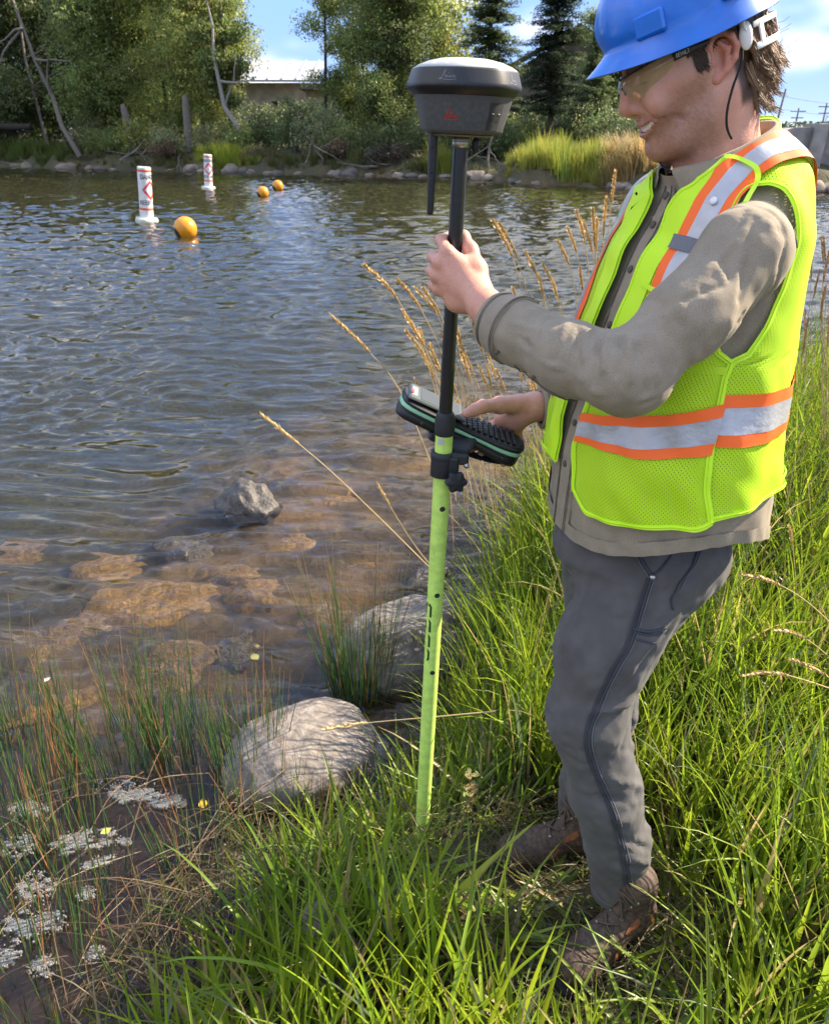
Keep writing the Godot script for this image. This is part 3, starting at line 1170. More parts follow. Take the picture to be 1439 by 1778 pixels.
func bridge_wall() -> void:
	var conc := rough_mat(0.36, 0.34, 0.31, 0.9, noise_tex(0.012, 0.72, 1.0, 5), noise_tex(0.05, 0.0, 1.0), 0.4, 1.0)
	var c := P(1388, 250, 32.5)
	var t := thing("bridge_abutment", "grey concrete bridge abutment with a sloping wing wall behind the shoulder of the man", "bridge", Vector3(c.x, WATER + 0.15, c.z))
	var mb := MB.new()
	mb.slab(PackedVector2Array([Vector2(-2.6, -0.3), Vector2(0.0, -0.3), Vector2(0.25, 2.0), Vector2(-0.7, 1.98), Vector2(-2.6, 1.45)]), Vector3(0, 0, 0), Basis(Vector3.UP, 0.35), 0.5)
	obj("wing_wall", mb.mesh(), conc, t)
	mb = MB.new()
	mb.slab(PackedVector2Array([Vector2(-0.32, -0.3), Vector2(0.32, -0.3), Vector2(0.42, 2.06), Vector2(0.0, 2.06)]), Vector3(0.35, 0, 0.2), Basis(Vector3.UP, -0.25), 0.7)
	obj("buttress", mb.mesh(), conc, t)
	mb = MB.new()
	mb.box(Vector3(5.2, 0.85, -0.6), Vector3(9.4, 2.3, 0.8), Basis(Vector3.UP, 0.05), 0.03)
	obj("main_wall", mb.mesh(), conc, t)
	mb = MB.new()
	mb.box(Vector3(5.2, 2.06, -0.5), Vector3(9.6, 0.14, 1.1), Basis(Vector3.UP, 0.05), 0.02)
	obj("coping", mb.mesh(), conc, t)
	# white pipe railing at its foot
	var w := mat(0.78, 0.78, 0.76, 0.4)
	c = P(1408, 250, 31.2)
	t = thing("pipe_railing", "short white pipe railing at the foot of the bridge abutment", "railing", Vector3(c.x, WATER + 0.2, c.z))
	for k in 3:
		mb = MB.new()
		mb.tube([Vector3(-0.32, 0.16 + k * 0.17, 0), Vector3(0.4, 0.14 + k * 0.17, 0.1)], [0.025], 6)
		obj("rail", mb.mesh(), w, t)
	for x in [-0.3, 0.38]:
		mb = MB.new()
		mb.tube([Vector3(x, -0.2, 0.03), Vector3(x, 0.55, 0.03)], [0.03], 6)
		obj("post", mb.mesh(), w, t)
	for i in 12:
		var s: float = [0.5, 0.35, 0.4, 0.6, 0.3, 0.45][i % 6]
		var p := P(1385 + i * 9, 250, 31.5 - (i % 3) * 0.5)
		rock("shore_stone", "tan riprap stone below the bridge abutment, %s from the left" % ["first", "second", "third", "fourth", "fifth", "sixth", "seventh", "eighth", "ninth", "tenth", "eleventh", "twelfth"][i], Vector3(p.x, WATER + 0.1, p.z), Vector3(s * 1.2, s * 0.6, s), 50.0 + i * 1.7, stone_mats[2 if i % 2 else 0], i * 1.3, "riprap stones below the bridge", 0.3, 8)
	# distant tree line, and the power poles before it
	var places := []
	var cols := PackedColorArray()
	for i in 900:
		var x := rnd(40.0, 150.0)
		places.append(Transform3D(Basis().scaled(Vector3(2.6, 2.0, 2.6) * rnd(0.6, 1.2)), Vector3(x, rnd(0.5, 3.6), -190.0 + rnd(-12, 12))))
		cols.append(Color(0.05, 0.075, 0.035) * rnd(0.7, 1.2))
	tag(scatter("distant_woods", bunches[0], leaf_mat, places, cols), "low dark line of woods on the horizon at the right", "woods")
	var wood := mat(0.16, 0.13, 0.10, 0.9)
	var steel := mat(0.35, 0.36, 0.37, 0.5)
	for a in [[1337, 120, 6.0, 0.0, "leaning bare utility pole nearest the neck of the man"], [1373, 150, 4.5, 1.0, "utility pole with a crossarm above the wing wall"], [1419, 150, 5.2, 1.0, "utility pole with a crossarm near the right edge"]]:
		var q := P(a[0], 250, a[1])
		var pole := thing("utility_pole", a[4], "utility pole", Vector3(q.x, 0.0, q.z), "utility poles on the horizon")
		mb = MB.new()
		var hgt: float = 1.2 + a[2]
		mb.tube([Vector3.ZERO, Vector3(0.7 if a[3] == 0.0 else 0.1, hgt, 0)], [0.17, 0.12], 6)
		obj("post", mb.mesh(), wood, pole)
		if a[3] > 0.0:
			for k in 2:
				mb = MB.new()
				mb.box(Vector3(0.1, hgt - 0.5 - k * 1.0, 0), Vector3(2.6 - k * 0.5, 0.16, 0.16), Basis(), 0.0)
				obj("crossarm", mb.mesh(), wood, pole)
	var q := P(1312, 250, 120)
	var gantry := thing("steel_gantry", "steel lattice gantry on the horizon behind the neck of the man", "gantry", Vector3(q.x, 0.0, q.z))
	for x in [-0.5, 0.5]:
		mb = MB.new()
		mb.tube([Vector3(x, 0, 0), Vector3(x, 7.6, 0)], [0.09], 5)
		obj("post", mb.mesh(), steel, gantry)
	for k in 5:
		mb = MB.new()
		mb.box(Vector3(0, 2.4 + k * 1.25, 0), Vector3(1.0, 0.1, 0.1), Basis(), 0.0)
		obj("crossbar", mb.mesh(), steel, gantry)
	for a in [[1358, 130, 3.2, "street lamp left of the crossarm poles"], [1424, 130, 4.0, "street lamp near the right edge"]]:
		q = P(a[0], 250, a[1])
		var lamp := thing("street_lamp", a[3], "street lamp", Vector3(q.x, 0.0, q.z), "street lamps on the horizon")
		mb = MB.new()
		mb.tube(curve([Vector3(0, 0, 0), Vector3(0, a[2] - 0.3, 0), Vector3(0.3, a[2], 0), Vector3(1.2, a[2] + 0.1, 0)], 3), [0.07], 5)
		obj("post", mb.mesh(), steel, lamp)
		mb = MB.new()
		mb.box(Vector3(1.4, a[2] + 0.08, 0), Vector3(0.8, 0.2, 0.3), Basis(), 0.05)
		obj("lamp_head", mb.mesh(), steel, lamp)
	mb = MB.new()
	var l := P(1300, 250, 120)
	var r := P(1560, 250, 160)
	for k in 2:
		var path := []
		for i in 13:
			var f := i / 12.0
			path.append(Vector3(lerpf(l.x, r.x, f), 6.9 - k * 1.6 - 1.0 * sin(PI * f), lerpf(l.z, r.z, f)))
		mb.tube(path, [0.03], 4)
	tag(obj("power_line", mb.mesh(), mat(0.05, 0.05, 0.05, 0.6)), "two thin power lines sagging across the sky at the right", "power line")


# ---------------------------------------------------------------- lettering: strokes of a pen, laid on any surface
# letters are lists of strokes in a box 1 high; pos maps letter space to the surface
var alphabet := {
	"A": [[Vector2(0, 0), Vector2(0.32, 1), Vector2(0.64, 0)], [Vector2(0.12, 0.36), Vector2(0.52, 0.36)]],
	"D": [[Vector2(0.05, 0), Vector2(0.05, 1), Vector2(0.4, 0.96), Vector2(0.6, 0.7), Vector2(0.6, 0.3), Vector2(0.4, 0.04), Vector2(0.05, 0)]],
	"E": [[Vector2(0.55, 0), Vector2(0.05, 0), Vector2(0.05, 1), Vector2(0.55, 1)], [Vector2(0.05, 0.52), Vector2(0.48, 0.52)]],
	"G": [[Vector2(0.6, 0.82), Vector2(0.4, 1), Vector2(0.18, 0.96), Vector2(0.04, 0.7), Vector2(0.04, 0.3), Vector2(0.18, 0.04), Vector2(0.42, 0), Vector2(0.6, 0.16), Vector2(0.6, 0.45), Vector2(0.36, 0.45)]],
	"K": [[Vector2(0.05, 0), Vector2(0.05, 1)], [Vector2(0.58, 1), Vector2(0.08, 0.45)], [Vector2(0.22, 0.58), Vector2(0.6, 0)]],
	"L": [[Vector2(0.05, 1), Vector2(0.05, 0), Vector2(0.55, 0)]],
	"N": [[Vector2(0.05, 0), Vector2(0.05, 1), Vector2(0.6, 0), Vector2(0.6, 1)]],
	"O": [[Vector2(0.3, 1), Vector2(0.08, 0.8), Vector2(0.05, 0.5), Vector2(0.08, 0.2), Vector2(0.3, 0), Vector2(0.54, 0.2), Vector2(0.58, 0.5), Vector2(0.54, 0.8), Vector2(0.3, 1)]],
	"P": [[Vector2(0.05, 0), Vector2(0.05, 1), Vector2(0.45, 1), Vector2(0.6, 0.85), Vector2(0.6, 0.6), Vector2(0.45, 0.45), Vector2(0.05, 0.45)]],
	"R": [[Vector2(0.05, 0), Vector2(0.05, 1), Vector2(0.45, 1), Vector2(0.6, 0.85), Vector2(0.6, 0.62), Vector2(0.45, 0.48), Vector2(0.05, 0.48)], [Vector2(0.32, 0.48), Vector2(0.62, 0)]],
	"T": [[Vector2(0, 1), Vector2(0.62, 1)], [Vector2(0.31, 1), Vector2(0.31, 0)]],
	"U": [[Vector2(0.05, 1), Vector2(0.05, 0.2), Vector2(0.2, 0), Vector2(0.44, 0), Vector2(0.6, 0.2), Vector2(0.6, 1)]],
	"W": [[Vector2(0, 1), Vector2(0.18, 0), Vector2(0.36, 0.7), Vector2(0.54, 0), Vector2(0.72, 1)]]}


# flat ribbon strokes of the given width on the surface pos(Vector2) -> Vector3
func strokes(mb: MB, lines: Array, width: float, pos: Callable) -> void:
	for line in lines:
		var n: int = line.size()
		var ids := []
		for i in n:
			var d: Vector2 = (line[mini(i + 1, n - 1)] - line[maxi(i - 1, 0)]).normalized()
			var s := Vector2(-d.y, d.x) * width / 2.0
			if i == 0:
				ids.append(mb.add(pos.call(line[i] - s - d * width * 0.4)))
				ids.append(mb.add(pos.call(line[i] + s - d * width * 0.4)))
			elif i == n - 1:
				ids.append(mb.add(pos.call(line[i] - s + d * width * 0.4)))
				ids.append(mb.add(pos.call(line[i] + s + d * width * 0.4)))
			else:
				ids.append(mb.add(pos.call(line[i] - s)))
				ids.append(mb.add(pos.call(line[i] + s)))
		for i in n - 1:
			mb.quad(ids[i * 2], ids[i * 2 + 1], ids[i * 2 + 3], ids[i * 2 + 2])


func word_lines(text: String) -> Array:
	var out := []
	var x := 0.0
	for ch in text:
		if alphabet.has(ch):
			for line in alphabet[ch]:
				var l := []
				for q in line:
					l.append(q + Vector2(x, 0))
				out.append(l)
		x += 0.9 if ch == "W" else 0.8
	return out


func buoys() -> void:
	var white := rough_mat(0.80, 0.78, 0.76, 0.4, noise_tex(0.02, 0.85, 1.0), null, 1.0, 0.0)
	var red := mat(0.62, 0.11, 0.05, 0.5)
	var ink := mat(0.03, 0.03, 0.04, 0.5)
	var frame := mat(0.62, 0.03, 0.04, 0.5)
	var rim := rough_mat(0.72, 0.72, 0.62, 0.5, noise_tex(0.02, 0.75, 1.0), null, 1.0, 0.0)
	for a in [[256, 384, 20.0, 0.0, "white warning buoy with a red diamond, the larger and nearer of the two"], [362.5, 327, 32.7, 0.15, "white warning buoy with a red diamond, the smaller one near the far bank"]]:
		var b := P(a[0], a[1], a[2])
		var t := thing("marker_buoy", a[4], "buoy", Vector3(b.x, WATER, b.z), "white warning buoys in the river")
		t.rotation.z = -0.085
		var rad := 0.155
		var tall := 1.22
		var mb := MB.new()
		mb.lathe([Vector2(0.0, -0.5), Vector2(rad, -0.5), Vector2(rad, tall - 0.02), Vector2(rad - 0.012, tall), Vector2(0.05, tall + 0.004), Vector2(0.0, tall - 0.01)], Transform3D(), 64)
		obj("body", mb.mesh(), white, t)
		mb = MB.new()
		mb.lathe([Vector2(0.1, -0.3), Vector2(0.25, -0.22), Vector2(0.27, 0.02), Vector2(0.25, 0.085), Vector2(0.16, 0.10)], Transform3D(), 28)
		obj("float_collar", mb.mesh(), rim, t)
		for y in [0.265, tall - 0.11]:
			mb = MB.new()
			mb.lathe([Vector2(rad - 0.01, y), Vector2(rad + 0.002, y + 0.002), Vector2(rad + 0.002, y + 0.055), Vector2(rad - 0.01, y + 0.057)], Transform3D(), 28)
			obj("red_band", mb.mesh(), red, t)
		mb = MB.new()
		mb.ball(Vector3(0, tall + 0.002, 0), Vector3(0.035, 0.02, 0.035), Basis(), 12, 6)
		obj("top_eye", mb.mesh(), ink, t)
		# the sign faces to the right of the camera, so that only its left part shows
		var face: float = 1.15 if a[3] == 0.0 else 0.42
		var around := func(q: Vector2) -> Vector3:
			var an := face + q.x / rad
			return Vector3(sin(an) * (rad + 0.0045), q.y, cos(an) * (rad + 0.0045))
		var put := func(text: String, y: float, h: float) -> MB:
			var m := MB.new()
			var ls := word_lines(text)
			var width := text.length() * 0.8 * h
			strokes(m, ls, 0.2, func(q: Vector2) -> Vector3: return around.call(Vector2(q.x * h - width / 2.0, q.y * h + y)))
			return m
		obj("lettering", put.call("DANGER", 0.96, 0.095).mesh(), ink, t)
		obj("lettering", put.call("KEEP OUT", 0.40, 0.085).mesh(), ink, t)
		mb = MB.new()
		var dia := [Vector2(0, -0.19), Vector2(-0.035, -0.152), Vector2(-0.07, -0.114), Vector2(-0.105, -0.076), Vector2(-0.14, -0.038), Vector2(-0.175, 0), Vector2(-0.14, 0.038), Vector2(-0.105, 0.076), Vector2(-0.07, 0.114), Vector2(-0.035, 0.152), Vector2(0, 0.19), Vector2(0.035, 0.152), Vector2(0.07, 0.114), Vector2(0.105, 0.076), Vector2(0.14, 0.038), Vector2(0.175, 0), Vector2(0.14, -0.038), Vector2(0.105, -0.076), Vector2(0.07, -0.114), Vector2(0.035, -0.152), Vector2(0, -0.19)]
		strokes(mb, [dia], 0.05, func(q: Vector2) -> Vector3: return around.call(q + Vector2(0, 0.72)))
		obj("warning_diamond", mb.mesh(), frame, t)
	var orange := rough_mat(0.78, 0.30, 0.012, 0.28, noise_tex(0.02, 0.88, 1.0), null, 2.0, 0.0)
	var black := mat(0.012, 0.013, 0.018, 0.35)
	for a in [[324, 411, 16.9, 0.235, "large orange ball buoy with a black patch, nearest to the camera"], [457, 341, 28.3, 0.20, "left one of two small orange ball buoys far out"], [483, 331, 31.9, 0.21, "right one of two small orange ball buoys far out"]]:
		var b := P(a[0], a[1], a[2])
		var t := thing("ball_buoy", a[4], "buoy", Vector3(b.x, WATER, b.z), "orange ball buoys in the river")
		var mb := MB.new()
		var r: float = a[3]
		mb.ball(Vector3(0, r * 0.68, 0), Vector3.ONE * r, Basis(), 36, 24)
		obj("ball", mb.mesh(), orange, t)
		mb = MB.new()
		var rows := []
		for j in 8:
			var row := []
			for i in 28:
				var an := TAU * i / 28.0
				var e := 0.66 * j / 7.0
				row.append(Vector3(sin(e) * cos(an), cos(e), sin(e) * sin(an)) * (r + (0.004 if j < 7 else -0.004)))
			rows.append(row)
		mb.grid(rows, true, false)
		var o := obj("black_end", mb.mesh(), black, t)
		o.position = Vector3(0, r * 0.68, 0)
		o.basis = Basis(Quaternion(Vector3.UP, Vector3(-0.78, -0.42, 0.46).normalized()))
		mb = MB.new()
		mb.tube([Vector3(0, -0.25, 0), Vector3(0, r * 0.1, 0)], [0.03], 6)
		obj("mooring_eye", mb.mesh(), black, t)


# ---------------------------------------------------------------- the man
# rings of the clothed torso: height, centre x, centre z, half width, half depth, turn in degrees, forward tilt
const RINGS := [
	[0.885, 0.455, -1.335, 0.222, 0.178, 16.0, 0.0],
	[1.04, 0.450, -1.340, 0.228, 0.172, 16.0, 0.0],
	[1.127, 0.447, -1.345, 0.226, 0.165, 17.0, 0.0],
	[1.30, 0.463, -1.352, 0.205, 0.143, 20.0, 0.0],
	[1.42, 0.479, -1.358, 0.186, 0.126, 21.0, 0.03],
	[1.475, 0.485, -1.358, 0.176, 0.108, 21.0, 0.1],
	[1.52, 0.488, -1.355, 0.146, 0.093, 20.0, 0.2],
	[1.55, 0.486, -1.352, 0.103, 0.085, 18.0, 0.3],
	[1.575, 0.476, -1.350, 0.072, 0.080, 12.0, 0.42]]


func ring_at(t: float) -> Array:
	t = clampf(t, 0.0, RINGS.size() - 1.0001)
	var i := int(t)
	var f := t - i
	var out := []
	for k in 7:
		var a: float = RINGS[maxi(i - 1, 0)][k]
		var b: float = RINGS[i][k]
		var c: float = RINGS[i + 1][k]
		var d: float = RINGS[mini(i + 2, RINGS.size() - 1)][k]
		out.append(b + (c - a) * 0.5 * f + (a * 2.0 - b * 5.0 + c * 4.0 - d) * 0.5 * f * f + (b * 3.0 - a - c * 3.0 + d) * 0.5 * f * f * f)
	return out


# a point of the torso: phi degrees round from the breast bone towards the camera side, t rings up, off metres out
func torso(phi: float, t: float, off := 0.0) -> Vector3:
	var r := ring_at(t)
	var n := 2.0 / (2.0 + 0.35 * maxf(0.0, 1.0 - t / 4.0))
	var a := deg_to_rad(phi)
	var fw: float = (r[4] + off) * signf(cos(a)) * pow(absf(cos(a)), n)
	var lt: float = (r[3] + off) * signf(sin(a)) * pow(absf(sin(a)), n)
	var ps := deg_to_rad(r[5])
	# above the shoulder line outwards means upwards
	var lift := off * clampf(t - 5.0, 0.0, 1.0) * 0.8
	return Vector3(r[1], r[0] - r[6] * fw + lift, r[2]) + Vector3(-cos(ps), 0, sin(ps)) * fw + Vector3(sin(ps), 0, cos(ps)) * lt


func torso_out(phi: float, t: float) -> Vector3:
	var u := torso(phi + 1.0, t) - torso(phi - 1.0, t)
	var v := torso(phi, t + 0.05) - torso(phi, t - 0.05)
	var n := u.cross(v).normalized()
	var out := torso(phi, t) - torso(phi + 180.0, t)
	return n if n.dot(out) > 0.0 else -n


# the vest hangs a little off the shirt, in soft folds
func vest_at(phi: float, t: float, off := 0.0) -> Vector3:
	var p := torso(phi, t)
	var fold := 0.008 * nz.get_noise_3d(p.x * 9.0, p.y * 3.0, p.z * 9.0) + 0.006 * nz.get_noise_3d(p.x * 16.0 + p.y * 7.0, p.y * 9.0, p.z * 16.0)
	var low := clampf((3.0 - t) / 3.0, 0.0, 1.0)
	return torso(phi, t, 0.010 + off + fold * (0.6 + low) + 0.006 * low)


# a sheet on the vest between two edges given as functions of t
func vest_sheet(mb: MB, hem: Callable, t1: float, from: Callable, to: Callable, rows: int, cols: int, off: float) -> void:
	var grid := []
	var first := mb.v.size()
	for j in rows + 1:
		var row := []
		for i in cols + 1:
			var t := lerpf(hem.call(i / float(cols)), t1, j / float(rows))
			var a: float = from.call(t)
			var b: float = to.call(t)
			row.append(vest_at(lerpf(a, b, i / float(cols)), t, off))
		grid.append(row)
	mb.grid(grid)
	# texture coordinates in metres: round the body and up it
	for j in rows + 1:
		var len := 0.0
		for i in cols + 1:
			if i > 0:
				len += grid[j][i].distance_to(grid[j][i - 1])
			mb.uv[first + j * (cols + 1) + i] = Vector2(len, grid[j][i].y)


# a strip of cloth along a path of (phi, t), from offset a to offset b metres across it
func vest_strip(path: Array, a: float, b: float, off: float) -> MB:
	var mb := MB.new()
	var rows := []
	for i in path.size():
		var q: Vector2 = path[i]
		var d: Vector2 = path[mini(i + 1, path.size() - 1)] - path[maxi(i - 1, 0)]
		var sp := (torso(q.x + 1.0, q.y) - torso(q.x - 1.0, q.y)) / 2.0
		var st := (torso(q.x, q.y + 0.05) - torso(q.x, q.y - 0.05)) / 0.1
		var tan := (sp * d.x + st * d.y).normalized()
		var side := torso_out(q.x, q.y).cross(tan)
		var row := []
		for k in 5:
			var w := lerpf(a, b, k / 4.0)
			# step across in (phi, t) so that the strip stays on the body
			var g11 := sp.dot(sp)
			var g12 := sp.dot(st)
			var g22 := st.dot(st)
			var r1 := sp.dot(side) * w
			var r2 := st.dot(side) * w
			var det := maxf(g11 * g22 - g12 * g12, 1e-12)
			row.append(vest_at(q.x + (r1 * g22 - r2 * g12) / det, q.y + (r2 * g11 - r1 * g12) / det, off))
		rows.append(row)
	mb.grid(rows)
	return mb


func vest_cord(path: Array, r: float, off: float, per := 6) -> MB:
	var mb := MB.new()
	var pts := []
	for q in curve(path, per):
		pts.append(vest_at(q.x, q.y, off))
	mb.tube(pts, [r], 6)
	return mb


# moves vertices beyond a plane onto it and drops the triangles that lie wholly beyond: an open end, as of a sleeve
func cut_open(mb: MB, at: Vector3, n: Vector3, from := 0) -> void:
	var beyond := PackedByteArray()
	beyond.resize(mb.v.size())
	for i in range(from, mb.v.size()):
		var d := (mb.v[i] - at).dot(n)
		if d > 0.0 and d < 0.16:
			beyond[i] = 1
	var keep := PackedInt32Array()
	for i in range(0, mb.idx.size(), 3):
		if not (beyond[mb.idx[i]] and beyond[mb.idx[i + 1]] and beyond[mb.idx[i + 2]]):
			keep.append_array(mb.idx.slice(i, i + 3))
	mb.idx = keep
	for i in range(from, mb.v.size()):
		if beyond[i]:
			mb.v[i] -= n * (mb.v[i] - at).dot(n)


# folds: [from, to, half width, height]; negative heights are creases
func crumple(mb: MB, folds: Array, fine: float, freq := 14.0, low := -1.0) -> void:
	var n := mb.normals()
	for i in mb.v.size():
		mb.v[i] += n[i] * fold_depth(mb.v[i], folds, fine, freq, low)


func fold_depth(p: Vector3, folds: Array, fine: float, freq := 14.0, low := -1.0) -> float:
		var d := fine * nz.get_noise_3d(p.x * freq, p.y * freq * 0.8, p.z * freq) + fine * 0.5 * nz.get_noise_3d(p.x * freq * 2.3, p.y * freq * 2.3, p.z * freq * 2.3)
		for f in folds:
			var ba: Vector3 = f[1] - f[0]
			var q: Vector3 = p - f[0]
			var h := clampf(q.dot(ba) / ba.length_squared(), 0.0, 1.0)
			var e := (q - ba * h).length() / float(f[2])
			if e < 1.0:
				d += f[3] * (1.0 - e * e) * (1.0 - e * e) * (0.35 + 0.65 * sin(PI * clampf(h, 0.05, 0.95)))
		# thin sharp creases all over
		if fine > 0.002:
			var line := 1.0 - absf(nz.get_noise_3d(p.x * 7.0 + p.y * 4.0 + 50.0, p.y * 9.0 - p.x * 3.0, p.z * 7.0))
			d -= 0.0040 * pow(line, 16.0) * clampf(0.5 + 1.5 * nz.get_noise_3d(p.x * 5.0, p.y * 5.0 + 9.0, p.z * 5.0), 0.0, 1.0)
		# cloth stacked over the boots wrinkles across
		if low > 0.0:
			d += 0.0042 * smoothstep(low + 0.12, low - 0.12, p.y) * nz.get_noise_3d(p.x * 9.0, p.y * 34.0 + p.x * 12.0, p.z * 9.0)
		return d


# closed ring where the field reaches off, round centre c in the plane across axis
func ring_on(f: Field, c: Vector3, axis: Vector3, off: float, n := 36) -> Array:
	axis = axis.normalized()
	var u := axis.cross(Vector3.UP if absf(axis.y) < 0.9 else Vector3.RIGHT).normalized()
	var v := axis.cross(u)
	var out := []
	for i in n:
		var a := TAU * i / n
		var d := u * cos(a) + v * sin(a)
		var r := 0.0
		for k in 24:
			var e := f.f(c + d * r) - off
			if e > -0.0004:
				break
			r += maxf(-e * 0.9, 0.0006)
		out.append(c + d * r)
	return out


# a band of cloth round a field, from c to c + axis, with turned-in edges
func band(f: Field, c: Vector3, axis: Vector3, off: float, steps := 5) -> MB:
	var mb := MB.new()
	var rows := [ring_on(f, c, axis, -0.006)]
	rows.append(ring_on(f, c - axis.normalized() * 0.001, axis, off * 0.6))
	for i in steps + 1:
		rows.append(ring_on(f, c + axis * (i / float(steps)), axis, off))
	rows.append(ring_on(f, c + axis, axis, -0.004))
	mb.grid(rows, true)
	return mb


func seen_path(f: Field, pixels: Array, off: float, per := 4, folds := [], fine := 0.0, low := -1.0) -> Array:
	var out := []
	for q in curve(pixels, per):
		var p := f.seen(q.x, q.y, 0.0)
		out.append(p + f.grad(p) * (off + fold_depth(p, folds, fine, 14.0, low)))
	return out


var skin_mat: StandardMaterial3D
var head_frame: Transform3D


var skull: Field
var lip_up := []
var lip_low := []


# how far forward the face reaches at height y and side z
func on_face(f: Field, y: float, z: float) -> float:
	var x := 0.15
	for i in 40:
		var d := f.f(Vector3(x, y, z))
		if d < 0.0003:
			break
		x -= maxf(d * 0.8, 0.0004)
	return x


func head_field() -> Field:
	var f := Field.new()
	f.egg(Vector3(-0.012, 0.045, 0), Vector3(0.098, 0.088, 0.074), 0.02)
	f.egg(Vector3(0.028, -0.026, 0), Vector3(0.064, 0.080, 0.056), 0.03)
	f.egg(Vector3(0.040, 0.015, 0), Vector3(0.058, 0.055, 0.064), 0.03)
	for s in [-1.0, 1.0]:
		f.chain([Vector3(0.006, -0.043, s * 0.046), Vector3(0.020, -0.060, s * 0.043), Vector3(0.052, -0.081, s * 0.029), Vector3(0.077, -0.086, s * 0.008)], [0.017, 0.017, 0.016, 0.014], 0.026)
		f.cap(Vector3(0.018, 0.0, s * 0.060), Vector3(0.072, -0.006, s * 0.042), 0.012, 0.014, 0.03)
		f.egg(Vector3(0.066, -0.024, s * 0.036), Vector3(0.024, 0.021, 0.020), 0.02)
		f.cap(Vector3(0.088, 0.033, s * 0.010), Vector3(0.074, 0.036, s * 0.045), 0.010, 0.010, 0.02)
	f.egg(Vector3(0.084, -0.083, 0), Vector3(0.0130, 0.0135, 0.017), 0.016)
	f.egg(Vector3(0.073, -0.046, 0), Vector3(0.024, 0.028, 0.033), 0.02)
	f.cap(Vector3(0.062, -0.087, 0), Vector3(0.018, -0.100, 0), 0.013, 0.022, 0.03)
	# neck and its muscles
	f.cap(Vector3(-0.020, -0.040, 0), Vector3(-0.006, -0.150, 0), 0.060, 0.056, 0.03)
	f.cap(Vector3(-0.006, -0.150, 0), Vector3(-0.002, -0.215, 0), 0.056, 0.066, 0.02)
	for s in [-1.0, 1.0]:
		f.cap(Vector3(-0.022, -0.045, s * 0.054), Vector3(0.034, -0.165, s * 0.022), 0.012, 0.012, 0.03)
	f.egg(Vector3(0.052, -0.128, 0), Vector3(0.010, 0.016, 0.012), 0.02)
	# nose
	f.chain([Vector3(0.0945, 0.024, 0), Vector3(0.1055, 0.005, 0), Vector3(0.1125, -0.0095, 0)], [0.0085, 0.0085, 0.0098], 0.014)
	f.egg(Vector3(0.1130, -0.0125, 0), Vector3(0.0112, 0.0100, 0.0115), 0.006)
	f.cap(Vector3(0.112, -0.019, 0), Vector3(0.098, -0.029, 0), 0.0058, 0.005, 0.008)
	for s in [-1.0, 1.0]:
		f.egg(Vector3(0.0975, -0.0185, s * 0.0135), Vector3(0.0115, 0.0090, 0.0068), 0.007)
		f.egg(Vector3(0.104, -0.0275, s * 0.0075), Vector3(0.006, 0.0035, 0.0035), -0.003)
		# eye socket, and the eyeball under its lids
		f.egg(Vector3(0.102, 0.017, s * 0.033), Vector3(0.016, 0.011, 0.017), -0.015)
		f.egg(Vector3(0.078, 0.018, s * 0.032), Vector3(0.0125, 0.0120, 0.0135), 0.004)
	# smiling mouth, laid on the surface built so far: lips, parting, and the creases beside it
	lip_up.clear()
	lip_low.clear()
	var gape := []
	for i in 13:
		var z := lerpf(-0.051, 0.051, i / 12.0)
		var u := z / 0.051
		var yu := -0.0430 + 0.0105 * u * u
		var yl := -0.0585 + 0.0260 * u * u
		lip_up.append(Vector3(on_face(f, yu, z) - 0.0016, yu, z))
		lip_low.append(Vector3(on_face(f, yl, z) - 0.0016 + 0.001 * (1.0 - u * u), yl, z))
		gape.append([Vector3(on_face(f, (yu + yl) / 2.0, z), (yu + yl) / 2.0, z), (yu - yl) / 2.0 - 0.0022])
	var folds := []
	for s in [-1.0, 1.0]:
		for i in 8:
			var t := i / 7.0
			var y := lerpf(-0.015, -0.052, t)
			var z: float = s * (lerpf(0.024, 0.054, t) + 0.006 * sin(PI * t))
			folds.append([Vector3(on_face(f, y, z), y, z), sin(PI * clampf(t, 0.12, 0.9))])
		f.egg(Vector3(on_face(f, -0.022, s * 0.052) - 0.007, -0.022, s * 0.052), Vector3(0.011, 0.016, 0.012), 0.014)
	for i in 12:
		var r := 0.0040 - 0.0014 * absf(i - 5.5) / 5.5
		f.cap(lip_up[i], lip_up[i + 1], r, r, 0.005)
		f.cap(lip_low[i], lip_low[i + 1], r * 1.15, r * 1.15, 0.005)
	for i in range(1, 12):
		if gape[i][1] > 0.0012:
			f.egg(gape[i][0] - Vector3(0.003, 0, 0), Vector3(0.013, gape[i][1], 0.0075), -0.0015)
	for q in folds:
		f.egg(q[0] + Vector3(0.0016, 0, 0), Vector3(0.0034, 0.0042, 0.0034) * (0.7 + 0.3 * q[1]), -0.006)
	f.egg(Vector3(on_face(f, -0.0690, 0.0) + 0.003, -0.0690, 0), Vector3(0.005, 0.004, 0.016), -0.008)
	return f


